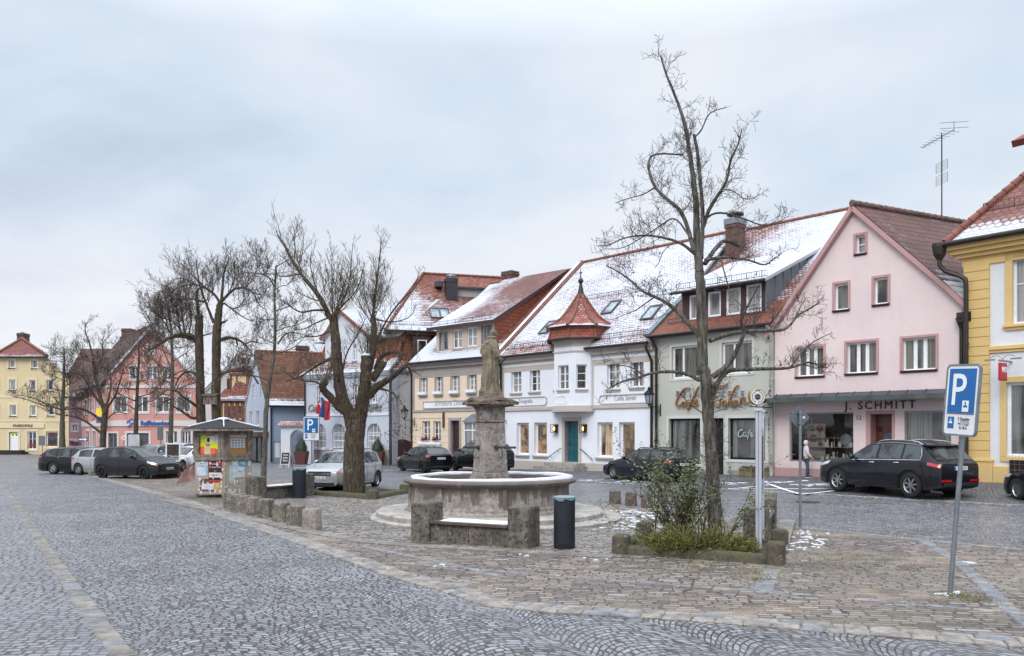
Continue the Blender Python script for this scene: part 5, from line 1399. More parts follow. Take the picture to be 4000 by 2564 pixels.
gwn=fr.rect(J(1015,1310)+J(1092,1500))
mb=MB();loop_wall(mb,rc(0,W_,-.7,ze-.05),[rc(*gwn)],flatfn(),.15);mb.build('wall',M_bl,fr.root)
window(fr.root,*gwn,rec=.08,cols=4,rows=(.14,.28,.43,.57,.72,.86),fw=.05,bw=.04,pm=M_pane)
sl_=Vector((-.196,.98,0)).normalized()
def gfn(a,z,d):return(0+sl_.x*a+d*.98,sl_.y*a+d*.196,z)
GWd=5.3
uw=[(a,a+.75,z,z+1.3)for a,z in((1.3,ze-.1),(3.6,ze-.1))]+[(2.6,3.3,ze+2.0,ze+3.1)]+[(1.3,2.0,ze+1.75,ze+2.0)][:0]
lw_=[(.7,1.4,ze-1.45,ze-.35),(2.2,2.9,ze-1.45,ze-.35),(3.8,4.5,ze-1.45,ze-.35)]
uw=[(1.5,2.1,ze+.65,ze+1.75),(3.2,3.8,ze+.65,ze+1.75)]
mb=MB();loop_wall(mb,[(0,-.7),(GWd,-.7),(GWd,ze),(GWd/2,RZ),(0,ze)],[rc(*q)for q in uw+lw_],gfn,.15);mb.build('gable_wall',M_blp,fr.root)
for q in uw+lw_:window(fr.root,*q,rec=.08,cols=2,rows=(.5,),fw=.06,fn=gfn,pm=M_pane_c)
mb=MB();
for q in range(5):a=.4+q*1.1;mb.prism(rc(a,a+.08,.0,1.9),gfn,-.5,-.4)
mb.prism(rc(.3,5.0,1.9,2.0),gfn,-.55,-.35);po=mb.build('glazed_porch',M_black,fr.root)
mb=MB();mb.face([gfn(.4,.1,-.44),gfn(4.9,.1,-.44),gfn(4.9,1.9,-.44),gfn(.4,1.9,-.44)]);mb.build('pane',M_pane,po)
mb=MB();mb.prism(rc(.2,5.1,2.0,2.35),gfn,-.9,0);mb.build('porch_roof',M_wood,po)
M_blroof=tiles('blue_house_roof',hx('774839'),.16,.75,-.1,6,tw=.24,th=.24,var=.3)
mid=Vector(gfn(GWd/2,0,0));rdir=Vector((1,0,0))
P0=Vector((-.15,-.4,ze));P1=Vector((W_,-.4,ze));A0=Vector((mid.x-.2,mid.y,RZ+.1));A1=Vector((W_+mid.x,mid.y,RZ+.1))
mb=MB();h1=P0.lerp(A0,.2)+Vector((0,0,-.22));h2=P1.lerp(A1,.2)+Vector((0,0,-.22))
mb.slab([P0,P1,h2,h1],.12);mb.slab([h1,h2,A1,A0],.12,uv0=(0,1.2))
b0=Vector(gfn(GWd+.3,0,0));mb.slab([(b0.x+W_,b0.y,ze),(b0.x,b0.y,ze),A0,A1],.12);mb.build('roof',M_blroof,fr.root)
ridge(fr.root,A0,A1,.12)
mb=MB();mb.bar(P0+Vector((0,0,-.05)),h1+Vector((0,0,-.05)),.14,.2);mb.bar(h1+Vector((0,0,-.05)),A0+Vector((0,0,-.05)),.14,.2);mb.build('bargeboard',M_wood,fr.root)
gutter(fr.root,P0+Vector((0,-.07,-.03)),P1+Vector((0,-.07,-.03)))
snow_guard(fr.root,(.6,0,ze+.3),(W_,0,ze+.3),.2)
downpipe(fr.root,[(.1,-.45,ze-.05),(.1,-.1,ze-.4),(.1,-.1,.1)],.06)
pc=fr.px(*J(1365,230),RY+.5);chimney(fr.root,pc[0]-.45,pc[0]+.45,RY+.3,RY+1.1,RZ-1,fr.px(*J(1365,170),RY+.5)[1],M_brick)
fr=AG=Fr('arched_gateway','pale rendered gateway wall with round arch and red tile coping',(-17.0,59.9),(.97,-.12),cat='gateway')
fr_g=fr
x0=fr.px(*J(1097,1200))[0];x1=fr.px(*J(1395,1200))[0];zt=fr.px(*J(1250,1112))[1]
ar=fr.rect(J(1210,1170)+J(1392,1535))
mb=MB();loop_wall(mb,rc(x0,x1+.6,-.7,zt),[arch(ar[0],ar[1],-.65,ar[3],rise=(ar[1]-ar[0])*.48)],flatfn(),.6);mb.box(x0,x0+.02,.0,.6,-.7,zt)
mb.build('wall',M_pat,fr.root)
M_cop=tiles('coping_tiles',hx('99503f'),.5,0,0,1,tw=.2,th=.2)
mb=MB();mb.slab([(x0-.15,-.3,zt),(x1+.6,-.3,zt),(x1+.6,.3,zt+.3),(x0-.15,.3,zt+.3)],.1);mb.slab([(x1+.6,.9,zt),(x0-.15,.9,zt),(x0-.15,.3,zt+.3),(x1+.6,.3,zt+.3)],.1);mb.build('coping',M_cop,fr.root)
mb=MB();mb.box(ar[0]-.1,ar[1]+.1,1.6,1.7,-.7,ar[3]);mb.build('rear_wall',M_bl,fr.root)
fr=WG=Fr('white_gabled_house','white gabled house with brown roof and cream half-timbered oriel behind the trees',(-30.6,75.5),(.995,.1))
M_wg=plaster('off_white_render',hx('c9c5c4'),.25,.9,.2,.3)
ax_,az_=fr.px(951,1360);xl_,zl_=fr.px(800,1511);hw=ax_-xl_
aw=fr.rect(J(630,300)+J(678,376));
mb=MB();loop_wall(mb,[(xl_,-.7),(xl_+2*hw,-.7),(xl_+2*hw,zl_),(ax_,az_),(xl_,zl_)],[rc(*aw)],flatfn(),.15);mb.build('wall',M_wg,fr.root)
window(fr.root,*aw,rec=.06,cols=1,rows=(),fw=.1,fm=M_bframe,pm=M_pane)
sh=fr.rect(J(452,552)+J(516,688));mb=MB();mb.box(sh[0],sh[1],-.05,.0,sh[2],sh[3])
for i in range(14):z=sh[2]+(sh[3]-sh[2])*(i+.5)/14;mb.bar((sh[0]+.06,-.06,z),(sh[1]-.06,-.06,z),.03,.06)
mb.build('shutter',M_bframe,fr.root)
M_wgr=tiles('dark_brown_roof',hx('64423b'),.1,.5,-.2,8,tw=.24,th=.24)
mb=MB()
bk=Vector((-2.2,12,0))
for e in(-1,1):
 a=Vector((ax_+e*(hw+.3),-.35,zl_-.25));b=Vector((ax_,-.35,az_+.18))
 mb.slab([a,a+bk,b+bk,b],.14)
mb.build('roof',M_wgr,fr.root)
mb=MB()
for e in(-1,1):
 a=Vector((ax_+e*(hw+.3),-.33,zl_-.4));b=Vector((ax_,-.33,az_+.02));mb.bar(a,b,.08,.3);a.y=b.y=-.1;mb.bar(a+Vector((0,0,-.35)),b+Vector((0,0,-.35)),.2,.14)
mb.build('bargeboard',M_wframe,fr.root)
M_cream=plaster('cream_panel',hx('d3bf93'),.2);M_redtim=simple('red_brown_timber',hx('74483d'),.8,var=.3)
ob=fr.rect(J(522,530)+J(660,712));oz=(ob[3]-ob[2])
mb=MB();mb.box(ob[0],ob[1]+.5,-.8,0,ob[2]-.3,ob[3]+.35);orl=mb.build('oriel',M_cream,fr.root)
mb=MB()
for xx in(ob[0],(ob[0]+ob[1])/2,ob[1]+.4):mb.box(xx-.06,xx+.1,-.85,-.801,ob[2]-.3,ob[3]+.3)
mb.box(ob[0]-.15,ob[1]+.7,-.95,.0,ob[3]+.1,ob[3]+.3);mb.box(ob[0]-.15,ob[1]+.7,-.9,.0,ob[3]+.45,ob[3]+.6);mb.build('oriel_timbers',M_redtim,orl)
pr=fr.rect(J(375,740)+J(672,832));prx1=pr[1]
mb=MB();mb.slab([(pr[0],-1.7,pr[2]+.2),(prx1+.3,-1.7,pr[2]+.2),(prx1+.3,0,pr[3]+.5),(pr[0]+.4,0,pr[3]+.5)],.2);fx=fr.px(*J(745,540))[0]
mb.slab([(prx1-1.2,-1.7,pr[2]+.22),(prx1+.9,-1.2,pr[2]+.3),(fx+.3,.2,pr[3]+3.0),(fx-.6,.2,pr[3]+3.0)],.15)
mb.build('pent_roof',tiles('pent_roof_tiles',hx('84483c'),.25,.5,0,2.5,tw=.24,th=.24),fr.root)
lf=fr.rect(J(420,862)+J(680,1060))
mb=MB();mb.box(lf[0]-.2,lf[1],-1.3,0,-.7,lf[3]+.35);ls=mb.build('timbered_storey',M_cream,fr.root)
mb=MB()
for i in range(5):xx=lf[0]+(lf[1]-lf[0])*i/4;mb.box(xx-.16,xx+.16,-1.34,-1.301,lf[2]-.8,lf[3]+.3)
mb.box(lf[0]-.2,lf[1],-1.35,-1.302,lf[2]-.2,lf[2]+.05);mb.box(lf[0]-.2,lf[1],-1.36,-1.302,lf[3]+.1,lf[3]+.35);mb.build('timbers',M_redtim,ls)
mb=MB()
for i in range(3):xx=lf[0]+(lf[1]-lf[0])*(i+.6)/4;mb.box(xx,xx+.5,-1.33,-1.301,lf[2]+.25,lf[3]-.2)
mb.build('window',M_pane,ls)
N1=lambda x,y:(x/1.925,1150+y/1.925)
fr=SB=Fr('salmon_bank','salmon pink gabled bank building with white bands and blue lettering',((415-CX)/F*78,78.0),(.999,-.04))
def nr(q,y=0):return fr.rect(N1(q[0],q[1])+N1(q[2],q[3]),y)
M_sb=plaster('salmon_render',hx('c7948a'),.2,.88,.2,.25)
M_sbw=plaster('white_band',hx('cfcbcc'),.1)
ax_,az_=fr.px(*N1(1137,262));xr_=fr.px(*N1(1480,700))[0];zl_=fr.px(*N1(830,645))[1]
row1=[nr(q)for q in((862,772,950,885),(1020,772,1112,885),(1180,772,1268,885),(1338,772,1426,885))]
row2=[nr(q)for q in((985,545,1045,640),(1110,545,1178,640),(1230,545,1290,640))];row3=[nr((1115,390,1155,445))]
gf=[nr(q)for q in((1250,1030,1332,1118),(1362,1030,1435,1130))];en=nr((955,1045,1118,1175))
ent=nr((815,1045,880,1180))
mb=MB();loop_wall(mb,[(0,-.7),(xr_,-.7),(xr_,zl_),(ax_,az_),(0,zl_)],[rc(*q)for q in row1+row2+row3+gf+[en,ent]],flatfn(),.2);mb.build('wall',M_sb,fr.root)
for q in row1:window(fr.root,*q,rec=.1,cols=2,rows=(),fw=.06,pm=M_pane_h,sur=M_sbw,sw=.2,sp=.05)
for q in row2+row3:window(fr.root,*q,rec=.1,cols=2,rows=(.5,),fw=.07,pm=M_pane_c,sur=M_sbw,sw=.17,sp=.05)
for q in gf:window(fr.root,*q,rec=.1,cols=3,rows=(),fw=.07,pm=M_pane_h,sur=M_sbw,sw=.2,sp=.05)
window(fr.root,*en,rec=.15,cols=2,rows=(.6,),fw=.1,fm=M_redtim,pm=M_pane,sur=M_sbw,sw=.2,name='shop_window');window(fr.root,*ent,rec=.15,cols=2,rows=(.8,),fw=.1,fm=M_gframe,pm=M_pane,sur=M_sbw,sw=.15,name='entrance_door')
b1=nr((800,682,1480,706));b2=nr((800,958,1480,992))
mb=MB();mb.box(0,xr_,-.08,.02,b1[2],b1[3]);mb.box(0,xr_,-.1,.02,b2[2],b2[3]+.1);mb.build('white_bands',M_sbw,fr.root)
M_bluel=simple('blue_lettering',hx('3a5a9a'),.4)
text_on(fr,'Raiffeisenbank',*N1(1178,985),.62,M_bluel,y=-.13,depth=.05,sx=.88,bevel=.016)
xx,zz=fr.px(*N1(990,975),-.14);mb=MB();mb.bar((xx-.4,-.14,zz-.3),(xx+.4,-.14,zz+.3),.06,.12,up=(0,1,0));mb.bar((xx+.4,-.14,zz-.3),(xx-.4,-.14,zz+.3),.06,.12,up=(0,1,0));mb.bar((xx,-.14,zz+.5),(xx-.5,-.14,zz+.1),.06,.12,up=(0,1,0));mb.bar((xx,-.14,zz+.5),(xx+.5,-.14,zz+.1),.06,.12,up=(0,1,0));mb.build('emblem',M_bluel,fr.root)
sd_=Vector((-.64,.77,0));Ls=12
rr=Vector(((306-CX)/F,1));
def sfn(a,z,d):return(sd_.x*a+d*.77,sd_.y*a+d*.64,z)
sw_=[(1.4+i*2.6,2.5+i*2.6,row1[0][2],row1[0][3])for i in range(4)];sg=[(1.2+i*3.4,2.9+i*3.4,gf[0][2]-.6,gf[0][3])for i in range(3)]
mb=MB();loop_wall(mb,rc(0,Ls,-.7,zl_),[rc(*q)for q in sw_+sg],sfn,.2);mb.build('side_wall',M_sb,fr.root)
for q in sw_:window(fr.root,*q,rec=.1,cols=2,rows=(),fw=.07,fn=sfn,pm=M_pane_h,sur=M_sbw,sw=.2,sp=.05)
for q in sg:window(fr.root,*q,rec=.1,cols=2,rows=(),fw=.08,fn=sfn,pm=M_pane,sur=M_sbw,sw=.2,sp=.05)
mb=MB();mb.prism(rc(0,Ls,b2[2],b2[3]+.1),sfn,-.08,.0);mb.prism(rc(0,Ls,b1[2],b1[3]),sfn,-.06,.0);mb.build('side_bands',M_sbw,fr.root)
M_sbr=tiles('bank_roof_tiles',hx('5f3f3a'),.05,.3,0,9,tw=.24,th=.24)
bk=sd_*Ls
mb=MB();fl=Vector((-.7,-.3,zl_-.55));fl2=Vector((.5,-.3,zl_+.75));ap=Vector((ax_,-.3,az_+.2))
mb.slab([fl+bk,fl,fl2,fl2+bk],.15);mb.slab([fl2+bk,fl2,ap,ap+bk],.15,uv0=(0,1.6));fr2=Vector((xr_+.5,-.3,zl_-.35));mb.slab([fr2,fr2+bk,ap+bk,ap],.15)
mb.build('roof',M_sbr,fr.root)
ridge(fr.root,ap,ap+bk,.14)
mb=MB();mb.bar(fl2+Vector((0,.0,-.15)),ap+Vector((0,0,-.15)),.12,.18);mb.bar(fr2+Vector((0,.0,-.15)),ap+Vector((0,0,-.15)),.12,.18);mb.build('verge_trim',M_sbw,fr.root)
gutter(fr.root,fl+Vector((-.1,0,0)),fl+bk+Vector((-.1,0,0)),.1)
c0=fr.px(*N1(928,300),7.0)[0];c1_=fr.px(*N1(993,300),7.0)[0];chimney(fr.root,c0,c1_,6.6,7.8,az_-4,fr.px(*N1(960,265),7)[1],M_brick)
fr=NH=Fr('narrow_pink_house','narrow pinkish house with dark roof in the gap beside the yellow house',((255-CX)/F*108,108.0),(1,0))
M_nh=plaster('dusty_pink_render',hx('b08d92'),.2)
nw=nr_=fr.rect(N1(540,978)+N1(582,1030));zt=fr.px(*N1(550,775))[1]
mb=MB();loop_wall(mb,rc(0,6,-.7,zt),[rc(*nw)],flatfn(),.2);mb.build('wall',M_nh,fr.root)
window(fr.root,*nw,rec=.08,cols=2,rows=(.4,),fw=.08,pm=M_pane,sur=M_sbw,sw=.16)
g_=fr.rect(N1(520,1092)+N1(596,1160));mb=MB();mb.box(g_[0],g_[1],-.06,0,g_[3]-.35,g_[3]+.1);mb.build('garage_lintel',M_sbw,fr.root)
mb=MB();mb.slab([(-1,-.4,zt),(6.5,-.4,zt),(6.5,6,zt+7),(-1,6,zt+7)],.2);mb.build('roof',M_wgr,fr.root)
fr=YH=Fr('yellow_house','tall yellow house with half-hipped roof and driving school sign far left',((-100-CX)/F*91,91.0),(1,.0))
M_yh=plaster('yellow_render',hx('d8c6a0'),.12,.88,.15,.2)
M_yhw=plaster('pale_yellow_band',hx('dccfb0'),.1)
xc,zr=fr.px(*N1(165,335));zhe=fr.px(*N1(165,465))[1];x1h=fr.px(*N1(345,470))[0];x1w,z1w=fr.px(*N1(517,605));x0w=2*xc-x1w;x0h=2*xc-x1h
yw=[nr(q)if False else fr.rect(N1(q[0],q[1])+N1(q[2],q[3]))for q in((67,490,112,555),(238,490,282,557),(70,642,117,722),(222,645,268,725),(355,645,402,725),(75,833,122,915),(225,835,270,915),(358,835,408,912),(208,1032,275,1168),(348,1032,438,1150),(-60,642,-15,722),(-60,833,-15,915))]
dr=fr.rect(N1(70,1036)+N1(140,1172))
mb=MB();loop_wall(mb,[(x0w,-.7),(x1w,-.7),(x1w,z1w),(x1h,zhe),(x0h,zhe),(x0w,z1w)],[rc(*q)for q in yw+[dr]],flatfn(),.2);mb.build('wall',M_yh,fr.root)
for i,q in enumerate(yw):
 shop=8<=i<=9
 window(fr.root,*q,rec=.1,cols=1 if i==9 else 2 if shop else 1,rows=(.6,)if i==8 else(),fw=.12,pm=M_pane if shop else M_pane_c,sur=M_yhw,sw=.22,sp=.05,sill=None if shop else M_dorm,sd=.12,sh=.06)
x0,x1,z0,z1=dr
mb=MB();mb.box(x0,x1,.1,.16,z0,z1);do=mb.build('door',M_wframe,fr.root)
mb=MB()
for i in range(2):a=x0+.25+i*(x1-x0-.2)/2;mb.face([(a,.095,z0+1.6),(a+(x1-x0)/2-.35,.095,z0+1.6),(a+(x1-x0)/2-.35,.095,z1-.2),(a,.095,z1-.2)])
mb.build('pane',M_pane,do)
M_acid=simple('acid_green_poster',hx('c3c83a'),.6)
mb=MB();mb.face([(x1-1.0,.09,z0+1.75),(x1-.35,.09,z0+1.75),(x1-.35,.09,z0+2.6),(x1-1.0,.09,z0+2.6)]);mb.build('notice',M_acid,do)
mb=MB();mb.box(x0-.2,x0,-.05,.1,z0,z1+.2);mb.box(x1,x1+.2,-.05,.1,z0,z1+.2);mb.box(x0,x1,-.05,.1,z1,z1+.2);mb.build('door_surround',M_yhw,fr.root)
mb=MB()
for i in range(4):mb.box(x0-.9-.35*i,x1+.7+.35*i,-.9-.35*i,.0,z0-.2*(i+1),z0-.2*i-.004)
mb.build('doorstep',M_iron,fr.root)
mb=MB()
for v0,v1 in((765,778),(945,958)):b=fr.rect(N1(0,v0)+N1(515,v1));mb.box(x0w,x1w,-.05,.02,b[2],b[3])
mb.build('white_bands',M_yhw,fr.root)
b=fr.rect(N1(0,972)+N1(335,1006));mb=MB();mb.box(x0w+1,b[1],-.1,.0,b[2],b[3]);mb.build('sign_panel',M_yhw,fr.root)
text_on(fr,'FAHRSCHULE',*N1(170,996),.36,M_letter_dark,y=-.12,sx=.86,shear=.12,space=1.2,bevel=.012)
M_or=simple('orange_window_lettering',hx('b0472c'),.5)
for(a,v)in((242,1135),(242,1150),(392,1060),(392,1140)):text_on(fr,'Ausbildung' if v!=1060 else 'Motorrad Auto',*N1(a,v),.34,M_or,y=.08,name='window_lettering')
M_yroof=tiles('yellow_house_tiles',hx('7d4038'),.0,.55,0,7,tw=.24,th=.25)
RL=12.0
mb=MB();rxx,zr=fr.px(*N1(165,335),4.2);rp=Vector((rxx,4.2,zr));e_=.4
mb.slab([(x0h-e_,-e_,zhe-.1),(x1h+e_,-e_,zhe-.1),rp],.15)
mb.slab([(x1w+e_,-e_,z1w-.4),(x1w+e_-7.4,RL,z1w-.4),(rxx-4.9,RL,zr),rp,(x1h+e_,-e_,zhe-.1)],.15);mb.slab([(x0w-e_-7.4,RL,z1w-.4),(x0w-e_,-e_,z1w-.4),(x0h-e_,-e_,zhe-.1),rp,(rxx-4.9,RL,zr)],.15)
mb.build('roof',M_yroof,fr.root)
ridge(fr.root,(x0h-e_,-e_,zhe),rp+Vector((0,0,.05)),.14);ridge(fr.root,(x1h+e_,-e_,zhe),rp+Vector((0,0,.05)),.14)
gutter(fr.root,(x0h-e_,-e_-.1,zhe-.15),(x1h+e_,-e_-.1,zhe-.15),.1)
c0,z_=fr.px(*N1(142,300),5);c1_=fr.px(*N1(193,300),5)[0];ch=chimney(fr.root,c0,c1_,4.6,5.8,zr-1.5,fr.px(*N1(165,298),5)[1],M_brick)
mb=MB();mb.tube([(c1_-.5,5.2,fr.px(*N1(165,298),5)[1]),(c1_-.5,5.2,fr.px(*N1(165,284),5)[1])],.2,8);mb.build('flue',M_zinc,ch)
M_tyre=simple('tyre_rubber',hx('1c1c1d'),.85,var=.2,bump=.3)
M_alloy=simple('alloy_rim',hx('a5a6aa'),.3,.85,.1)
M_steel=simple('black_steel_rim',hx('232326'),.5,.4,.2)
M_plastic=simple('black_plastic',hx('1b1c1f'),.6,var=.2)
M_carglass,tq,bq=newmat('car_glass')
bq.inputs['Base Color'].default_value=(.035,.042,.046,1);bq.inputs['Roughness'].default_value=.02;bq.inputs['Specular IOR Level'].default_value=.6
tq.put(bq.inputs['Base Color'],tq.mix(tq.step(tq.noise(tq.obj(),2.2,2),.42,.58),(.012,.014,.016),(.06,.07,.078)))
M_headl=simple('headlight_glass',hx('c9ced2'),.08,.3,.2,9,coat=1)
M_amber=simple('amber_indicator',hx('d9782e'),.15,coat=1)
M_redl=simple('tail_light_red',hx('a80f1c'),.12,coat=1,em=hx('c01020'),ems=.05)
M_chrome=simple('chrome_trim',hx('c4c6c9'),.15,.95,.05)
M_plate=simple('plate_white',hx('d9dbdd'),.4,var=.05)
M_eu=simple('plate_blue',hx('2b4fa0'),.4)
def lerp_tab(tab,x):
 if x<=tab[0][0]:return tab[0][1]
 for p_,q_ in zip(tab[:-1],tab[1:]):
  a,b,c,d_=p_[0],p_[1],q_[0],q_[1]
  if x<=c:return b+(d_-b)*(x-a)/max(1e-6,c-a)
 return tab[-1][1]
def make_car(name,label,paint_m,rear_c,front_c,side,Lc,Wd,H,wb,fo,r,prof,belt,wins,rim='alloy',ns=7,lift=0.0,clad=False,rails=False,lights='hatch',front=True,plate=None,cat='car',group=None,clear=.16,chrome_belt=False,spoiler=False,heading=None,size=1.0):
 Pr=at(*rear_c);best=None
 for q in range(0,3600):
  th=R(q/10);f=Vector((math.cos(th),math.sin(th),0));P=Pr+f*wb*size
  if P.y<2:continue
  z=gz(P.x,P.y);u=CX+F*P.x/P.y;v=VH+F*(HC-z)/P.y
  c=(u-front_c[0])**2+(2.5*(v-front_c[1]))**2
  if best is None or c<best[0]:best=(c,th)
 th=best[1]if heading is None else R(heading)
 f=Vector((math.cos(th),math.sin(th),0));lft=Vector((-f.y,f.x,0))
 tr=Wd/2-.1
 mid=Pr+f*(wb*size/2)-lft*side*tr*size
 root=thing(name,label,cat,(mid.x,mid.y,gz(mid.x,mid.y)+lift),th,group)
 root.scale=(size,size,size)
 ff=fo+wb/2
 hw=Wd/2
 xf,xr=ff-fo,ff-fo-wb
 N=76
 xs_=sorted(set([round(Lc*i/N,4)for i in range(N+1)]+[.015,.04,Lc-.015,Lc-.04]))
 sm=[]
 for x in xs_:
  w=0;a=0
  for k in range(-3,4):
   xx=x+k*.035
   if 0<=xx<=Lc:g_=4-abs(k);a+=lerp_tab(prof,xx)*g_;w+=g_
  sm.append(a/w)
 top=list(zip(xs_,sm))
 ra=r*1.17;zc=r
 def ring(x):
  zt=lerp_tab(top,x);zb=min(lerp_tab(belt,x),zt-.012)
  d=min(x,Lc-x);e=1-(1-min(1,d/.62))**2.6*.17
  if d<.04:e-=(1-d/.04)*.02
  w=hw*e
  zu=clear+(.10*max(0,1-d/.35))
  X=ff-x;arch_=0
  for c in(xf,xr):
   if abs(X-c)<ra:arch_=max(arch_,zc+math.sqrt(ra*ra-(X-c)**2))
  zs_=max(zu,arch_)
  hc=max(0,zt-zb)
  ins=min(.05,hc*.5)+.34*max(0,hc-.08)
  w6=.945*w-ins
  zmid=max(.5*zb+.05,zs_+.02)
  R_=[(0,zu),(.80*w,zu),(.955*w,zs_),(.985*w,max(zs_+.015,zu+.07)),(1.0*w,zmid),(.99*w,max(zb-.11,zmid+.01)),(.945*w,zb),(w6,zt-min(.055,hc*.25)),(w6*.62,zt-.008),(0,zt)]
  return X,R_
 def surf(x,tt,s,off=0.0):
  X,R_=ring(x);i=min(int(tt),len(R_)-2);q=tt-i
  a,b=Vector(R_[i]),Vector(R_[i+1]);p=a.lerp(b,q);n=Vector((b-a));n=Vector((n.y,-n.x));n=n.normalized()if n.length>1e-6 else Vector((0,1))
  return Vector((X,s*(p.x+n.x*off),p.y+n.y*off))
 mb=MB();rings=[]
 for x in xs_:
  X,R_=ring(x)
  pts=[(X,y,z)for y,z in R_]+[(X,-y,z)for y,z in R_[-2:0:-1]]
  rings.append(pts)
 n=len(rings[0]);mb.v=[p for r_ in rings for p in r_]
 for i in range(len(rings)-1):
  for k in range(n):
   k2=(k+1)%n;mb.f.append([i*n+k,i*n+k2,(i+1)*n+k2,(i+1)*n+k])
   low=k in(0,1,n-1,n-2);cl=k in(2,n-3)
   mb.mi.append(1 if low or(clad and cl)else 0);mb.uv.append(None)
 for i,rv in((0,True),(len(rings)-1,False)):
  mb.f.append([i*n+k for k in range(n)]);mb.mi.append(0);mb.uv.append(None)
 for s in(1,-1):
  for j,(a,b)in enumerate(wins[:2]):
   for xx in([a+.02,b+.05]if j==0 else[b+.03]):
    mb.tube([surf(xx,q,s,.001)for q in(3.3,4,5,6)],.007,4,1)
   mb.tube([surf(xx,3.3,s,.001)for xx in[a+.02+(b+.05-a)*k/5 for k in range(6)]],.007,4,1)
  hx0=.06;mb.tube([surf(xx,6.55,s,.001)for xx in[hx0+(wins[0][0]-.1-hx0)*k/8 for k in range(9)]],.006,4,1)if front else None
 body=mb.build('body',[paint_m,M_plastic],root,smooth=38)
 def patch(nm,x0,x1,t0,t1,s,mat,off=.008,nx=6,nt=3,par=root,both=False,x1b=None):
  m=MB()
  sides=(1,-1)if both else(s,)
  for sd in sides:
   o=len(m.v)
   for i in range(nx+1):
    for j in range(nt+1):
     xb=x1 if x1b is None else x1+(x1b-x1)*j/nt
     m.v.append(tuple(surf(x0+(xb-x0)*i/nx,t0+(t1-t0)*j/nt,sd,off)))
   for i in range(nx):
    for j in range(nt):
     a=o+i*(nt+1)+j;m.f.append([a,a+1,a+nt+2,a+nt+1]);m.mi.append(0);m.uv.append(None)
  return m.build(nm,mat,par,smooth=60)
 for s in(1,-1):
  for(a,b)in wins:patch('side_window',a,b,6.1,6.9,s,M_carglass,.007,10,3)
  for j,(a,b)in enumerate(wins[:2]):
   m=MB();p0=surf(b-.18,5.35,s,.02);p1=surf(b-.02,5.35,s,.02);m.tube([p0-Vector((0,s*.03,0)),p0,p1,p1-Vector((0,s*.03,0))],.013,6);m.build('door_handle',M_chrome if chrome_belt else paint_m,root,smooth=60)
  if chrome_belt:
   m=MB();a,b=wins[0][0],wins[-1][1]
   m.tube([surf(a+(b-a)*k/12,6.03,s,.008)for k in range(13)]+[surf(b+.02,6.4,s,.008),surf(b-.08,6.95,s,.008)]+[surf(b-.12-(b-a-.5)*k/10,6.97,s,.008)for k in range(9)],.010,5);m.build('chrome_strip',M_chrome,root,smooth=60)
 gx=[q for q in prof]
 cow=next(i for i,q in enumerate(prof)if q[2:]==('c',))if any(len(q)>2 for q in prof)else 3
 xc_,xr0=prof[cow][0],prof[cow+1][0]
 m=MB();nx=8
 def screen(nm,xa,xb):
  m=MB();cols_=[(-1,7.12),(-1,7.6),(-1,8.2),(1,9),(1,8.2),(1,7.6),(1,7.12)]
  for i in range(nx+1):
   x=xa+(xb-xa)*i/nx
   for s,tt in cols_:
    p=surf(x,min(tt,8.999),s,0);m.v.append((p.x,p.y,p.z))
  k=len(cols_);
  for i in range(nx):
   for j in range(k-1):a=i*k+j;m.f.append([a,a+1,a+k+1,a+k]);m.mi.append(0);m.uv.append(None)
  dz=lerp_tab(top,xb)-lerp_tab(top,xa);dx_=-(xb-xa);nn=Vector((-dz,0,dx_));nn=-nn if nn.z<0 else nn;nn.normalize()
  m.v=[tuple(Vector(p)+nn*.010)for p in m.v]
  return m.build(nm,M_carglass,root,smooth=60)
 screen('windscreen',xc_+.03,xr0-.03)
 ri=len(prof)-3
 screen('rear_window',prof[ri][0]+.03,prof[ri][0]+(prof[ri+1][0]-prof[ri][0])*.93)
 for(cx,nm)in((xf,'f'),(xr,'r')):
  for s in(1,-1):
   w=.205;yo=s*(hw-.03)
   m=MB();prf=[(r*.64,0),(r*.9,.0),(r*.985,.02),(r,.05),(r,w-.05),(r*.985,w-.02),(r*.9,w),(r*.64,w)]
   o=len(m.v);k=26
   for i in range(k):
    a=2*math.pi*i/k
    for rr_,ww in prf:m.v.append((cx+rr_*math.cos(a),yo-s*ww,r+rr_*math.sin(a)))
   q=len(prf)
   for i in range(k):
    for j in range(q-1):
     a,b=i*q+j,((i+1)%k)*q+j;m.f.append([a,b,b+1,a+1]);m.mi.append(0);m.uv.append(None)
   wh=m.build('wheel',M_tyre,root,smooth=50)
   m=MB();C_=Vector((cx,yo-s*.02,r));rr_=r*.66
   for(r0,r1,d0,d1)in((rr_,rr_*.9,.0,.035),(rr_*.9,rr_*.86,.035,.11)):
    o=len(m.v)
    for i in range(26):
     a=2*math.pi*i/26
     m.v.append((C_.x+r0*math.cos(a),C_.y-s*d0,C_.z+r0*math.sin(a)));m.v.append((C_.x+r1*math.cos(a),C_.y-s*d1,C_.z+r1*math.sin(a)))
    for i in range(26):
     a,b=o+2*i,o+2*((i+1)%26);m.f.append([a,b,b+1,a+1]);m.mi.append(0);m.uv.append(None)
   o=len(m.v);m.v+=[(C_.x+rr_*.88*math.cos(2*math.pi*i/20),C_.y-s*.11,C_.z+rr_*.88*math.sin(2*math.pi*i/20))for i in range(20)];m.f.append(list(range(o,o+20)));m.mi.append(1);m.uv.append(None)
   for i in range(ns):
    a=2*math.pi*i/ns+.3;e=Vector((math.cos(a),0,math.sin(a)));m.bar(C_+e*rr_*.12+Vector((0,-s*.03,0)),C_+e*rr_*.9+Vector((0,-s*.035,0)),rr_*(.2 if ns>6 else .3),.03,0,up=(0,1,0))
   m.lathe([(rr_*.24,-.03),(rr_*.24,.03),(rr_*.1,.035),(0,.035)],14,(0,0,0))if False else None
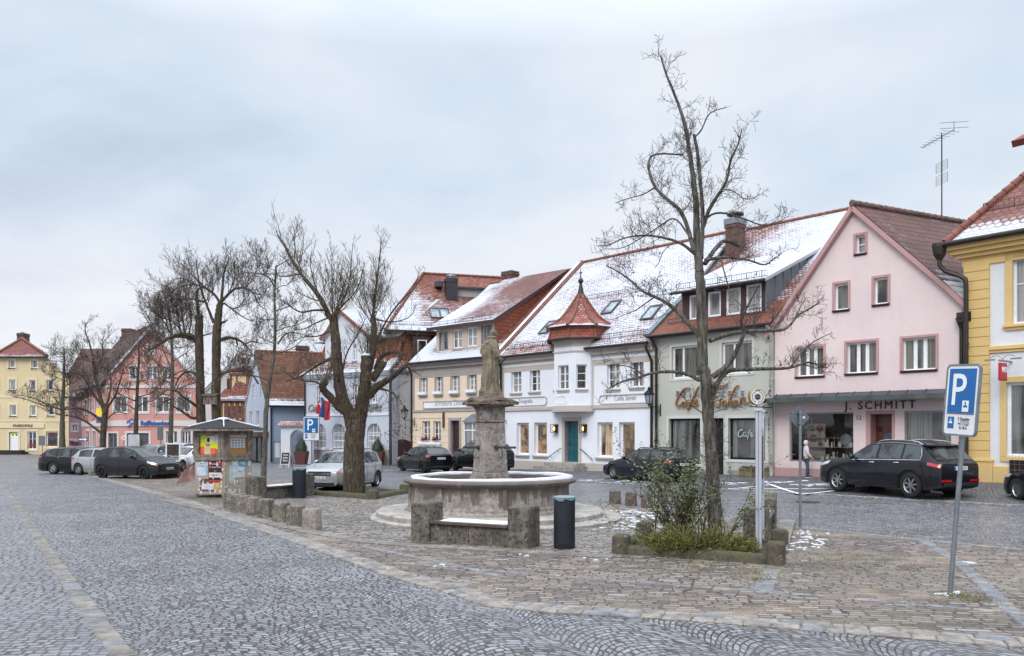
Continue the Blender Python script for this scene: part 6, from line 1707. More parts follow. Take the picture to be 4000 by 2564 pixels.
   o=len(m.v);m.v+=[(C_.x+rr_*.25*math.cos(2*math.pi*i/14),C_.y-s*.005,C_.z+rr_*.25*math.sin(2*math.pi*i/14))for i in range(14)];m.f.append(list(range(o,o+14)));m.mi.append(0);m.uv.append(None)
   m.build('rim',[M_alloy if rim=='alloy' else M_steel,M_plastic],wh,recalc=True)
 m=MB()
 for c in(xf,xr):
  for s in(1,-1):m.box(c-ra,c+ra,min(s*(hw-.3),s*(hw-.36)),max(s*(hw-.3),s*(hw-.36)),.12,r*2+.08)
 m.build('wheel_housing',M_plastic,root)
 for s in(1,-1):
  xm=wins[0][0]+.12;p=surf(xm,6.15,s,.0)
  m=MB();c=p+Vector((.02,s*.12,.06));prf=[(0,-.09),(.06,-.075),(.085,-.02),(.085,.04),(.06,.08),(0,.095)]
  m.lathe(prf,10,(0,0,0));m.v=[(c.x+q[0]*.75,c.y+q[2]*1.15,c.z+q[1]*.95)for q in m.v];m.bar(p-Vector((0,s*.02,.0)),c-Vector((0,0,.03)),.04,.03,1)
  m.build('mirror',[paint_m,M_plastic],root,smooth=60)
 if rails:
  for s in(1,-1):
   m=MB();a,b=prof[cow+1][0]+.25,prof[ri][0]-.1
   pts=[surf(a+(b-a)*k/10,7.28,s,.055 if 0<k<10 else .0)for k in range(11)];m.tube(pts,.02,6)
   m.build('roof_rail',M_alloy if rails=='alloy' else M_plastic,root,smooth=60)
 if spoiler:
  x=prof[ri][0];m=MB();zt=lerp_tab(top,x);X=ff-x;w6=ring(x)[1][7][0]
  m.add([(X+.1,-w6,zt-.03),(X+.1,w6,zt-.03),(X-.16,w6*.95,zt-.035),(X-.16,-w6*.95,zt-.035),(X+.1,-w6,zt+.012),(X+.1,w6,zt+.012),(X-.16,w6*.95,zt-.01),(X-.16,-w6*.95,zt-.01)],[(0,3,2,1),(4,5,6,7),(0,1,5,4),(1,2,6,5),(2,3,7,6),(3,0,4,7)])
  m.build('spoiler',paint_m,root)
 zb=lerp_tab(belt,Lc-.3);xe_=ff-Lc
 for s in(1,-1):
  if lights=='round':
   patch('tail_light',Lc-.30,Lc-.03,5.1,6.15,s,M_redl,.012)
   c=surf(Lc-.12,5.6,s,.02);m=MB();
   m.lathe([(.075,0),(.075,.01),(0,.012)],16);m.v=[(c.x-q[2]*.6-.01,c.y+q[0]*.9*1,c.z+q[1])for q in m.v];m.build('reversing_light',simple('pinkish_lens',hx('d98d94'),.15,coat=1)if 'pinkish_lens' not in bpy.data.materials else bpy.data.materials['pinkish_lens'],root)
  elif lights=='slim':
   patch('tail_light',Lc-.36,Lc-.02,5.2,5.98,s,M_redl,.012);
  elif lights=='tall':
   patch('tail_light',Lc-.18,Lc-.02,5.0,6.9,s,M_redl,.012)
  else:
   patch('tail_light',Lc-.26,Lc-.02,4.8,6.0,s,M_redl,.012)
 m=MB();m.box(xe_-.025,xe_+.02,-hw*.72,hw*.72,clear+.12,clear+.22);m.build('rear_bumper_trim',M_plastic,root,bevel=.008)
 if lights=='slim':
  m=MB()
  for s in(1,-1):m.box(xe_-.03,xe_+.01,min(s*hw*.42,s*hw*.8),max(s*hw*.42,s*hw*.8),.50,.56)
  m.build('reflector',M_redl,root)
 zp=zb-.16
 m=MB();m.box(xe_-.035,xe_+.01,-.26,.26,zp-.055,zp+.055);m.box(xe_-.037,xe_+.0,.22,.262,zp-.053,zp+.053,1);pl_=m.build('licence_plate',[M_plate,M_eu],root)
 if plate:text_mesh('plate_lettering',plate,.11,M_plastic,pl_,(xe_-.038,-.02,zp-.038),(R(90),0,R(-90)),0,.002,'CENTER',.8)
 if front:
  zn=lerp_tab(belt,.15)
  for s in(1,-1):
   patch('headlight',.05,.52,5.25,6.15,s,M_headl,.012,x1b=.60)
   patch('indicator',.05,.14,5.1,5.9,s,M_amber,.016)
  m=MB();m.box(ff-.02,ff+.018,-hw*.52,hw*.52,zn-.19,zn-.03);m.build('grille',M_plastic,root,bevel=.01)
  m=MB()
  for z in(zn-.14,zn-.09):m.box(ff+.012,ff+.024,-hw*.5,hw*.5,z-.008,z+.008)
  m.build('grille_bar',M_chrome,root)
  m=MB();m.box(ff-.03,ff+.02,-hw*.7,hw*.7,clear+.05,clear+.2);m.build('air_intake',M_plastic,root,bevel=.01)
  m=MB();m.box(ff-.01,ff+.035,-.26,.26,zn-.31,zn-.2);m.box(ff,ff+.037,-.262,-.22,zn-.308,zn-.202,1);pf=m.build('licence_plate',[M_plate,M_eu],root)
  if plate:text_mesh('plate_lettering',plate,.11,M_plastic,pf,(ff+.038,.02,zn-.292),(R(90),0,R(90)),0,.002,'CENTER',.8)
 return root
PT={k:paint('paint_'+k,hx(v),metal=mt,rough=rg_,coat=.45 if k in('black','anthracite','navy','charcoal','darkgrey')else 1.0)for k,v,mt,rg_ in(('black','0b0c10',.0,.2),('anthracite','191b20',.0,.3),('navy','0b0f1f',.0,.22),('silver','a3a6aa',.55,.32),('white','e6e8ea',.0,.28),('charcoal','15151b',.1,.22),('bluegrey','5d6a78',.5,.3),('red','8e1f26',.1,.3),('darkgrey','14161b',.1,.24))}
suv=[(0,.66),(.04,.92),(.18,1.03),(1.22,1.13,'c'),(2.0,1.60),(2.7,1.685),(3.6,1.65),(4.02,1.57),(4.50,1.10),(4.63,1.0)]
def P_(pts):return pts
hat=[(0,.52),(.04,.70),(.2,.79),(1.0,.97,'c'),(1.72,1.39),(2.3,1.46),(3.05,1.42),(3.42,1.35),(3.76,1.0),(3.9,.92)]
make_car('parked_car','dark grey SUV with silver roof rails parked before the pink shop',PT['charcoal'],(3560,1957),(3283,1938),1,4.63,1.90,1.65,2.81,.88,.372,suv,[(0,.84),(.5,.97),(1.3,1.04),(4.1,1.10),(4.63,.98)],[(1.5,2.40),(2.50,3.32),(3.40,4.02)],ns=7,rails='alloy',lights='slim',chrome_belt=True,plate='BA M 119',clad=True,spoiler=True,lift=.03,clear=.25,size=1.06)
est=[(0,.48),(.04,.64),(.2,.71),(1.2,.90,'c'),(1.95,1.33),(2.4,1.41),(3.5,1.40),(4.0,1.34),(4.32,.93),(4.4,.84)]
make_car('parked_car','dark blue estate car parked before the café behind the shrub',PT['navy'],(2549,1890),(2401,1882),1,4.4,1.70,1.44,2.5,.85,.305,est,[(0,.62),(.5,.74),(1.2,.85),(4.4,.92)],[(1.6,2.35),(2.43,3.12),(3.2,3.9)],ns=8,rails='black',lights='tall',plate='BA TE 27',lift=.04)
tou=[(0,.68),(.04,.92),(.22,1.02),(1.28,1.13,'c'),(2.05,1.62),(2.7,1.71),(3.7,1.67),(4.15,1.58),(4.6,1.12),(4.75,1.0)]
make_car('parked_car','black SUV with chrome sill parked behind the fountain',PT['black'],(1868,1851),(1779,1849),1,4.75,1.93,1.73,2.855,.9,.37,tou,[(0,.86),(.5,.98),(1.3,1.06),(4.75,1.10)],[(1.65,2.5),(2.6,3.4),(3.48,4.05)],ns=5,rim='steel',rails='black',lights='hatch',chrome_belt=True,plate='BA RH 237',clad=True,lift=.05,clear=.25)
make_car('parked_car','small black hatchback with round tail lights parked at the cream house',PT['black'],(1654,1851),(1573,1848),1,3.9,1.65,1.46,2.46,.8,.30,hat,[(0,.66),(.5,.78),(1.0,.87),(3.9,.95)],[(1.4,2.15),(2.24,2.95),(3.02,3.32)],ns=8,rim='steel',lights='round',plate='BA MZ 287',lift=.05)
fus=[(0,.56),(.04,.80),(.22,.88),(.95,1.02,'c'),(1.75,1.46),(2.3,1.53),(3.3,1.50),(3.68,1.42),(3.92,1.0),(4.02,.92)]
make_car('parked_car','silver high hatchback with black bumpers parked facing out behind the pollarded tree',PT['silver'],(1468,1903),(1362,1907),1,4.02,1.72,1.53,2.49,.8,.31,fus,[(0,.76),(.5,.86),(1.0,.92),(4.02,.98)],[(1.42,2.2),(2.29,3.05),(3.12,3.55)],ns=9,lights='tall',clad=True,plate='BA UZ 183',rails='black')
col=[(0,.54),(.04,.74),(.2,.82),(.82,1.02,'c'),(1.62,1.45),(2.2,1.55),(3.1,1.52),(3.5,1.43),(3.78,1.0),(3.88,.9)]
make_car('parked_car','matt anthracite hatchback with black wheels parked in front of the other cars',PT['anthracite'],(400,1869),(563,1870),-1,3.88,1.70,1.55,2.5,.78,.315,col,[(0,.72),(.5,.84),(.85,.93),(3.88,1.03)],[(1.3,2.12),(2.21,2.95),(3.02,3.45)],ns=8,rim='steel',lights='tall',plate='BA KU 128')
cors=[(0,.5),(.04,.68),(.2,.76),(.95,.94,'c'),(1.68,1.36),(2.2,1.44),(3.0,1.41),(3.35,1.34),(3.72,.98),(3.82,.9)]
make_car('parked_car','silver three-door hatchback parked between black estate and anthracite hatchback',PT['silver'],(309,1856),(460,1858),-1,3.82,1.65,1.44,2.49,.76,.295,cors,[(0,.64),(.5,.76),(.95,.85),(3.82,.94)],[(1.4,2.35),(2.45,3.25)],ns=9,lights='hatch',plate='BA L 402')
wag=[(0,.5),(.04,.66),(.2,.74),(1.3,.93,'c'),(2.1,1.38),(2.6,1.46),(3.7,1.43),(4.2,1.34),(4.6,.98),(4.72,.88)]
make_car('parked_car','black estate car with silver wheels, first of the row by the street',PT['black'],(210,1853),(378,1855),-1,4.72,1.78,1.47,2.7,.95,.32,wag,[(0,.66),(.5,.78),(1.3,.88),(4.72,.98)],[(1.75,2.55),(2.64,3.4),(3.48,4.1)],ns=10,lights='slim',chrome_belt=True,plate='BA FS 61')
make_car('parked_car','blue-grey estate car just showing its roof behind the black estate',PT['bluegrey'],(262,1838),(420,1840),-1,4.6,1.78,1.47,2.7,.9,.32,wag[:-1]+[(4.72,.88)],[(0,.66),(.5,.78),(1.3,.88),(4.72,.98)],[(1.75,2.55),(2.64,3.4),(3.48,4.1)],ns=8,lights='tall')
sed=[(0,.52),(.04,.68),(.2,.76),(1.35,.95,'c'),(2.15,1.39),(2.7,1.46),(3.35,1.41),(3.6,1.36),(4.35,1.04),(4.8,.95)]
make_car('parked_car','white saloon car parked beside the notice kiosk',PT['white'],(845,1836),(706,1843),1,4.8,1.85,1.47,2.8,.92,.33,sed,[(0,.66),(.5,.80),(1.35,.90),(4.8,.95)],[(1.8,2.6),(2.7,3.4)],ns=10,plate='BA WS 54')
make_car('parked_car','silver estate car with roof rails behind the framed poster',PT['silver'],(672,1820),(590,1822),1,4.5,1.75,1.5,2.65,.9,.32,wag[:-1]+[(4.72,.88)],[(0,.66),(.5,.78),(1.3,.88),(4.72,.98)],[(1.75,2.55),(2.64,3.4),(3.48,4.1)],ns=8,rails='alloy')
make_car('parked_car','pale silver hatchback with dark rear window behind the white saloon',PT['silver'],(770,1812),(700,1814),1,3.9,1.7,1.5,2.5,.8,.31,col,[(0,.72),(.5,.84),(.85,.93),(3.88,1.03)],[(1.3,2.12),(2.21,2.95),(3.02,3.45)],ns=8)
make_car('parked_car','red car parked far off in the gap between yellow and salmon houses',PT['red'],(306,1764),(283,1768),1,3.9,1.7,1.46,2.46,.8,.3,hat,[(0,.66),(.5,.78),(1.0,.87),(3.9,.95)],[(1.4,2.15),(2.24,2.95),(3.02,3.32)],ns=8)
make_car('parked_car','dark car with many-spoked silver wheels entering at the right edge',PT['darkgrey'],(4240,2004),(3990,1985),1,4.6,1.8,1.5,2.76,.82,.34,wag,[(0,.72),(.5,.84),(1.3,.92),(4.72,.98)],[(1.75,2.55),(2.64,3.4),(3.48,4.1)],ns=14,lift=.03)
M_fst=stone('fountain_sandstone',hx('9a928b'),.35,.5,1.0,.5,wet=(.80,.5))
M_fst2=stone('pedestal_sandstone',hx('9c938c'),.5,.6,1.3,.6)
M_fdark=stone('weathered_cap_stone',hx('7d6e66'),.25,.6,1.4,.6,moss=.35)
M_step=stone('fountain_step_stone',hx('a39d96'),.2,.25,1.5,.35,.6)
M_statue=stone('statue_sandstone',hx('857a68'),.15,.5,2.0,.5)
M_ironp=simple('green_grey_iron_pipe',hx('4a544f'),.5,.5,.25,9)
fu,fY=1915,20.4
fx,fy=(fu-CX)/F*fY,fY;fz=gz(fx,fy)
FT=thing('fountain','round stone fountain basin with snow on its rim and a tall square pedestal','fountain',(fx,fy,fz))
mb=MB();mb.lathe([(3.1,-.3),(3.1,.07),(3.06,.1),(0,.1)],64,(.14,0,0));mb.build('lower_step',M_step,FT,smooth=40)
mb=MB();mb.lathe([(2.8,.0),(2.8,.2),(2.76,.23),(0,.23)],64);mb.build('upper_step',M_step,FT,smooth=40)
n=16
rot=math.pi/n
prof=[(2.12,.2),(2.12,.27),(2.05,.31),(2.05,.36),(1.98,.40),(1.96,.84),(2.02,.87),(2.12,.90),(2.16,.95),(2.13,1.0),(2.06,1.02),(1.84,1.02),(1.78,.99),(1.76,.55),(0,.55)]
mb=MB();mb.lathe(prof,n,rot=rot)
for i in range(n):
 if i%2==0:
  a=rot+2*math.pi*i/n
  mb.tube([(1.965*math.cos(a),1.965*math.sin(a),.36),(1.955*math.cos(a),1.955*math.sin(a),.86)],.07,8)
mb.build('basin',M_fst,FT,smooth=35,bevel=.012)
mb=MB();k=120;rg=random.Random(8);o=0
from mathutils import noise as mn
rows_=[]
for i in range(k):
 a=2*math.pi*i/k;pr=math.cos(math.pi/n)/math.cos(((a-rot+math.pi/n)%(2*math.pi/n))-math.pi/n)
 w=mn.noise((math.cos(a)*3,math.sin(a)*3,1.3));w2=mn.noise((math.cos(a)*9,math.sin(a)*9,4.1))
 front_=max(0,-math.sin(a));right_=max(0,math.cos(a))
 ro=(2.0+.07*w+.03*w2-.09*front_+.05*right_)*pr;ri=(1.815+.02*w2)*pr
 if w2<-.38 and front_>.3:ri=ro-.012
 h=.045+.02*w+.02*right_
 c,s=math.cos(a),math.sin(a)
 rows_.append([(ri*c,ri*s,1.0),(ri*c*1.002,ri*s*1.002,1.018+h*.7),((ri+ro)/2*c,(ri+ro)/2*s,1.02+h),(ro*c,ro*s,1.02+h*.6),((ro+.015)*c,(ro+.015)*s,1.012)])
mb.v=[p for r_ in rows_ for p in r_]
for i in range(k):
 for j in range(4):a,b=i*5+j,((i+1)%k)*5+j;mb.f.append([a,b,b+1,a+1]);mb.mi.append(0);mb.uv.append(None)
mb.build('rim_snow',M_snow,FT,smooth=180)
phi=R(28)
def sq(mb,s0,z0,s1,z1,mi=0):
 P=[]
 for s_,z in((s0,z0),(s1,z1)):
  h=s_/2
  for a,b in((-h,-h),(h,-h),(h,h),(-h,h)):P.append((a*math.cos(phi)-b*math.sin(phi),a*math.sin(phi)+b*math.cos(phi),z))
 mb.add(P,[(0,3,2,1),(4,5,6,7),(0,1,5,4),(1,2,6,5),(2,3,7,6),(3,0,4,7)],mi)
zz=lambda y:HC-(1000+y/1.54-VH)/F*fY-fz
mb=MB();sq(mb,.80,.5,.80,zz(1330));sq(mb,.74,zz(1330),.70,zz(1300));sq(mb,.66,zz(1300),.54,zz(1000));sq(mb,.62,zz(1000),.62,zz(988));sq(mb,.56,zz(988),.56,zz(925))
ped=mb.build('pedestal',M_fst2,FT,bevel=.02)
def onface(face,a,b,d):
 ang=phi if face==0 else phi-math.pi/2
 ex,en=Vector((math.cos(ang),math.sin(ang))),Vector((math.sin(ang),-math.cos(ang)))
 p=ex*a+en*d;return(p.x,p.y,b)
mb=MB()
for fc in(0,1,2,3):
 ang=phi+fc*math.pi/2
 ex,en=Vector((math.cos(ang),math.sin(ang))),Vector((math.sin(ang),-math.cos(ang)))
 f3=lambda a,b,d,ex=ex,en=en:((ex*a+en*d).x,(ex*a+en*d).y,b)
 if fc==1:continue
 for i in range(9):a=-.24+i*.06;mb.prism(rc(a-.016,a+.016,zz(925)-.005,zz(912)),f3,.27,.315)
 for i in range(7):t_=R(25+i*21);mb.prism([(-.012,zz(962)),(.012,zz(962)),(.1*math.cos(t_)+.012,zz(962)+.07*math.sin(t_)),(.1*math.cos(t_)-.012,zz(962)+.07*math.sin(t_))],f3,.275,.292)
mb.build('relief',M_fst2,ped)
mb=MB();Z0,Z1,Z2=zz(912),zz(893),zz(858)
sq(mb,.64,Z0,.72,Z0+.05);sq(mb,.78,Z0+.05,.86,Z1-.0)
h=.53
for fc in range(4):
 ang=phi+fc*math.pi/2;ex,en=Vector((math.cos(ang),math.sin(ang))),Vector((math.sin(ang),-math.cos(ang)))
 f3=lambda a,b,d,ex=ex,en=en:((ex*a+en*d).x,(ex*a+en*d).y,b)
 mb.prism([(-h,Z1-.02),(-h,Z1+.05),(0,Z2+.03),(h,Z1+.05),(h,Z1-.02),(0,Z2-.055)],f3,0,h)
 mb.prism([(-h*.86,Z1-.05),(0,Z2-.08),(h*.86,Z1-.05)],f3,0,h*.9)
sq(mb,.7,Z1-.02,.5,Z2+.06)
mb.build('capital',M_fdark,FT,bevel=.012)
mb=MB();sq(mb,.44,Z2-.02,.44,zz(820));mb.build('statue_plinth',M_statue,FT,bevel=.02)
for fc,L in((0,1.0),(1,.42)):
 ang=phi if fc==0 else phi-math.pi/2
 en=Vector((math.sin(ang),-math.cos(ang),0));ex=Vector((math.cos(ang),math.sin(ang),0));zc=zz(1150)if fc==0 else zz(1152);d0=.31
 mb=MB();b0=en*d0+Vector((0,0,zc));tip=en*(d0+L)+Vector((0,0,zc+.01))
 mb.tube([b0,b0.lerp(tip,.97),tip],[.032,.026,.03],10);mb.tube([b0,b0+en*.05],.055,12)
 m_=b0.lerp(tip,.3);mb.tube([m_+Vector((0,0,.0)),m_+en*.05-Vector((0,0,.12)),m_+en*.02-Vector((0,0,.24)),m_-en*.08-Vector((0,0,.27)),m_-en*.12-Vector((0,0,.2))],[.014,.016,.016,.014,.01],6)
 if fc==0:mb.tube([b0.lerp(tip,.48),b0.lerp(tip,.54)],.045,8)
 mb.build('water_spout',M_ironp,FT,smooth=50)
 mb=MB();c=b0-en*.02
 for i in range(14):
  a=2*math.pi*i/14;dirv=ex*math.cos(a)+Vector((0,0,1))*math.sin(a);mb.tube([c+dirv*.03,c+dirv*.11],[.03,.016],5)
 mb.build('rosette',M_fst2,FT,smooth=60)
ST=thing('statue','sandstone statue of a robed monk standing on top of the fountain pedestal','statue',(fx,fy,fz+zz(820)))
def spx(x,y):return((x-600)/604,(1085-y)/604)
rings=[(1085,592,150),(1070,592,143),(1020,594,130),(950,592,122),(870,597,128),(780,602,122),(680,606,114),(590,602,110),(520,594,116),(450,596,112),(390,602,106),(340,606,97),(305,614,84),(278,626,64),(258,638,46),(238,646,33),(226,650,30)]
bm=bmesh.new();k=48;prev=None
for(y,xc,hw_)in rings:
 x,z=spx(xc,y);r_=hw_/604;low=max(0,(z-.0)/1.3);am=.17*(1-low)+.06;cur=[]
 for i in range(k):
  a=2*math.pi*i/k
  fold=math.sin(9*a+2.2*math.sin(z*2.1)+.8)*.6+math.sin(15*a-z*3.1)*.4+math.sin(5*a+z*4)*.4
  q=r_*(1+am*fold);cur.append(bm.verts.new((x+q*math.cos(a),q*.78*math.sin(a),z)))
 if prev:
  for i in range(k):bm.faces.new((prev[i],prev[(i+1)%k],cur[(i+1)%k],cur[i]))
 else:bm.faces.new(cur[::-1])
 prev=cur
bm.faces.new(prev)
def blob(c,rx,ry,rz,rotm=None):
 q=bmesh.ops.create_uvsphere(bm,u_segments=20,v_segments=14,radius=1)
 for v in q['verts']:
  p=Vector((v.co.x*rx,v.co.y*ry,v.co.z*rz));p=rotm@p if rotm else p;v.co=p+Vector(c)
def limb(pts,rad,nn=12):
 m=MB();m.tube(pts,rad,nn);o=[bm.verts.new(p)for p in m.v]
 for f_ in m.f:bm.faces.new([o[i]for i in f_])
x,z=spx(648,196);blob((x,.0,z),.088,.082,.095);blob((x+.045,0,z-.035),.06,.055,.062)
blob((x+.098,0,z-.025),.02,.014,.026);blob((x+.075,0,z-.085),.032,.03,.035);blob((x+.078,0,z+.012),.022,.045,.014)
blob((x-.005,-.08,z-.015),.02,.012,.028);blob((x+.093,0,z-.06),.014,.024,.008)
x,z=spx(630,268);blob((x-.01,0,z),.13,.11,.05)
x,z=spx(560,330);blob((x,-.02,z-.03),.1,.12,.06,Matrix.Rotation(R(-30),3,'Y'))
S0,S1,S2=spx(665,360),spx(705,480),spx(738,585)
limb([(S0[0],-.1,S0[1]),(S1[0]-.02,-.16,S1[1]),(S2[0]-.02,-.2,S2[1]+.015)],[.10,.09,.07]);
E0,E1,E2=spx(520,370),spx(478,490),spx(560,545)
limb([(E0[0],-.02,E0[1]),(E1[0]+.02,.02,E1[1]),(E1[0]+.05,.0,E1[1]-.06),(E2[0],-.04,E2[1]+.05)],[.09,.085,.08,.07])
hx_,hz_=spx(755,600);limb([(S2[0]-.01,-.2,S2[1]),(hx_,-.2,hz_+.005)],[.035,.036])
for i,(dx_,dz_)in enumerate(((.05,.012),(.056,-.006),(.054,-.024),(.046,-.04))):
 limb([(hx_,-.215+.012*i,hz_+.015-.012*i),(hx_+dx_*.6,-.225+.012*i,hz_+dz_),(hx_+dx_,-.205+.012*i,hz_+dz_-.022)],[.012,.0115,.009],7)
limb([(hx_-.01,-.215,hz_+.02),(hx_+.03,-.235,hz_+.035),(hx_+.05,-.225,hz_+.02)],[.013,.012,.009],7)
me=bpy.data.meshes.new('body');bm.to_mesh(me);bm.free();me.materials.append(M_statue)
so_=bpy.data.objects.new('body',me);COL.objects.link(so_);so_.parent=ST
md=so_.modifiers.new('carve','REMESH');md.mode='VOXEL';md.voxel_size=.008;md.use_smooth_shade=True
md=so_.modifiers.new('soft','SMOOTH');md.iterations=1;md.factor=.3
mb=MB();a=Vector((hx_+.03,-.21,hz_-.01))
mb.tube([a+Vector((-.02,0,.07)),a+Vector((.06,0,.06)),a+Vector((.09,0,.01)),a+Vector((.02,0,-.06)),a+Vector((-.03,0,-.16))],.014,6)
for i in range(5):mb.tube([a+Vector((-.01-i*.01,0,-.10-i*.022)),a+Vector((-.07+i*.004,.0,-.13-i*.02))],.010,5)
mb.build('keys',M_black,ST)
M_bst=stone('dark_bench_stone',hx('706961'),.3,.9,1.6,.7,moss=.35)
M_bst2=stone('bollard_stone',hx('80796f'),.45,.8,2.2,.7)
M_edge=stone('mossy_edging_stone',hx('615a4e'),.2,.5,2.0,.7,moss=.85)
M_slab=simple('weathered_seat_plank',hx('4c423d'),.7,var=.3,scale=4)
def bench(A,dirv,L,label,hgt=.76,dep=.55,pw=.42,seat=.42,snow=True,rear=True):
 d=Vector((dirv[0],dirv[1])).normalized();z=gz(A.x,A.y)
 root=thing('stone_bench',label,'bench',(A.x,A.y,z),math.atan2(d.y,d.x),None)
 for x0 in(0,L-pw):
  mb=MB();mb.box(x0,x0+pw,0,dep,-.15,hgt);o=mb.build('pillar',M_bst,root,bevel=.045)
 mb=MB();mb.box(pw+.002,L/2-.004,.07,.3,-.15,seat-.07);mb.box(L/2+.004,L-pw-.002,.07,.3,-.15,seat-.07);mb.build('base_panel',M_bst,root,bevel=.01)
 mb=MB();mb.box(pw+.004,L-pw-.004,.0,dep-.08,seat-.06,seat);mb.build('seat',M_slab,root,bevel=.012)
 if snow:
  mb=MB();rg=random.Random(int(A.x*100));nx,ny=26,6;x0,x1,y0,y1=pw+.15,L-pw-.03,.1,dep-.1
  for j in range(ny+1):
   for i in range(nx+1):
    e=min(i,nx-i,3)/3*min(j,ny-j,1.5)/1.5;jx=rg.uniform(-.03,.03)if e==0 else 0
    mb.v.append((x0+(x1-x0)*i/nx+jx,y0+(y1-y0)*j/ny+(rg.uniform(-.03,.03)if j in(0,ny)else 0),seat+(.03*min(1,e*1.4)+rg.uniform(0,.006)if e>0 else-.002)))
  for j in range(ny):
   for i in range(nx):a=j*(nx+1)+i;mb.f.append([a,a+1,a+nx+2,a+nx+1]);mb.mi.append(0);mb.uv.append(None)
  mb.build('seat_snow',M_snow,root,smooth=180)
 return root
A1=at(1602,2116);B1=at(2057,2148)
bench(A1,(B1.x-A1.x,B1.y-A1.y),(B1-A1).length+.02,'stone bench with snowy seat standing in front of the fountain')
bench(at(1004,1958),(.5,.86),2.55,'stone bench seen obliquely between notice kiosk and perforated bin')
bench(Vector((4.86,15.55,0)),(.36,.93),2.75,'stone bench seen end-on beside the tree planter',.66,.46,.42)
def block(name,P,sx,sy,sz,rz,mat,label,cat,group=None,bev=.05,seed=0):
 rg=random.Random(seed+3);mb=MB();nz=5
 for i in range(nz+1):
  z=-.12+(sz+.12)*i/nz;t_=1-.05*(i/nz)
  for a,b in((-1,-1),(1,-1),(1,1),(-1,1)):mb.v.append((a*sx/2*t_+rg.uniform(-.006,.006),b*sy/2*t_+rg.uniform(-.006,.006),z))
 for i in range(nz):
  for k in range(4):a,b=i*4+k,i*4+(k+1)%4;mb.f.append([a,b,b+4,a+4]);mb.mi.append(0);mb.uv.append(None)
 mb.f.append([0,3,2,1]);mb.f.append([nz*4+q for q in range(4)]);mb.mi+=[0,0];mb.uv+=[None,None]
 o=mb.build(name,mat,bevel=0);bv=o.modifiers.new('bevel','BEVEL');bv.width=bev;bv.segments=3;bv.limit_method='ANGLE';bv.angle_limit=R(50)
 o.location=(P.x,P.y,gz(P.x,P.y));o.rotation_euler=(rg.uniform(-.02,.02),rg.uniform(-.02,.02),rz)
 return tag(o,label,cat,group)
K=lambda x,y:(720+x/3.08,1600+y/3.08)
bl=[(540,1200),(625,1230),(722,1255),(822,1280),(958,1310),(1146,1365),(1322,1410),(1516,1462)]
names=['first and farthest stone bollard of the row beside the kiosk','second stone bollard of the street-side row, close behind the farthest one','third stone bollard counted from the kiosk end of the street-side row','fourth stone bollard counted from the kiosk end of the street-side row','fifth stone bollard of the street-side row, broad and mottled dark','stone bollard with flaking dark patches, third from the near end of the street-side row','stone bollard just before the nearest pale one in the street-side row','pale nearest stone bollard at the end of the street-side row']
M_bpale=stone('pale_bollard_stone',hx('9f968e'),.5,.5,2.2,.7,moss=.4)
for i,((x,y),nm_)in enumerate(zip(bl,names)):
 P=at(*K(x,y));P=P+Vector((0,.17,0));block('stone_bollard',P,.35,.32,.47,R(-18),M_bpale if i==7 else M_bst2,nm_,'bollard','stone bollards in a row along the street side of the island',.05,i)
M_bdark=stone('dark_bollard_stone',hx('6c625b'),.6,.6,2.6,.7)
for i,(x,y)in enumerate(((1897,467),(2004,480),(2114,492))):
 P=at(1300+x/1.716,1700+y/1.716)+Vector((0,.17,0))
 block('stone_bollard',P,.35,.32,.42,R(-8),M_bdark,('dark stone bollard nearest the fountain, right of its steps','middle one of the three dark bollards right of the fountain','dark stone bollard nearest the leafy shrub')[i],'bollard','dark stone bollards on the far side of the island',.05,20+i)
def edging(name,label,pts,mat,w=.2,h=.2,group=None):
 mb=MB()
 for a,b in zip(pts[:-1],pts[1:]):
  a2,b2=Vector((a.x,a.y,gz(a.x,a.y))),Vector((b.x,b.y,gz(b.x,b.y)));d=(b2-a2).normalized();nn=Vector((-d.y,d.x,0));k=10
  sec=[(-w/2,-.1),(-w/2,h*.6),(-w*.32,h*.92),(0,h),(w*.32,h*.92),(w/2,h*.6),(w/2,-.1)]
  o=len(mb.v);rg=random.Random(len(pts)+int(a.x*10))
  for i in range(k+1):
   p=a2.lerp(b2,i/k);j=rg.uniform(-.012,.012)
   for q,z in sec:mb.v.append(tuple(p+nn*(q+j)+Vector((0,0,z+(j if z>0 else 0)))))
  m_=len(sec)
  for i in range(k):
   for q in range(m_-1):c=o+i*m_+q;mb.f.append([c,c+1,c+m_+1,c+m_]);mb.mi.append(0);mb.uv.append(None)
  mb.f.append(list(range(o,o+m_)));mb.f.append(list(range(o+k*m_,o+k*m_+m_)));mb.mi+=[0,0];mb.uv+=[None,None]
 return tag(mb.build(name,mat,smooth=50),label,'stone edging',group)
FLc,FRc,BRc,BLc=at(2428,2164),at(3030,2204),at(3045,2140),at(2518,2098)
edging('stone_edging','long mossy rounded edging stone along the front of the tree planter',[FLc,FRc],M_edge,.24,.16)
edging('stone_edging','short mossy edging stone on the left side of the tree planter',[FLc,BLc],M_edge,.2,.15)
edging('stone_edging','edging stone along the back of the tree planter behind the shrub',[BLc,BRc],M_edge,.2,.14)
edging('stone_edging','short edging stone between the two right corner blocks of the tree planter',[FRc,BRc],M_edge,.2,.14)
for P,q,lab in((FLc,(.3,.3,.34),'mossy stone block at the front left corner of the tree planter'),(FRc,(.3,.3,.36),'lichen-spotted stone block at the front right corner of the tree planter'),(BLc,(.34,.3,.3),'mossy stone block at the back left corner of the tree planter'),(BRc,(.3,.3,.34),'dark stone block at the back right corner of the tree planter')):
 block('corner_stone',P,q[0],q[1],q[2],R(-25),M_edge,lab,'stone block','corner stones of the tree planter',.06,int(P.x*10))
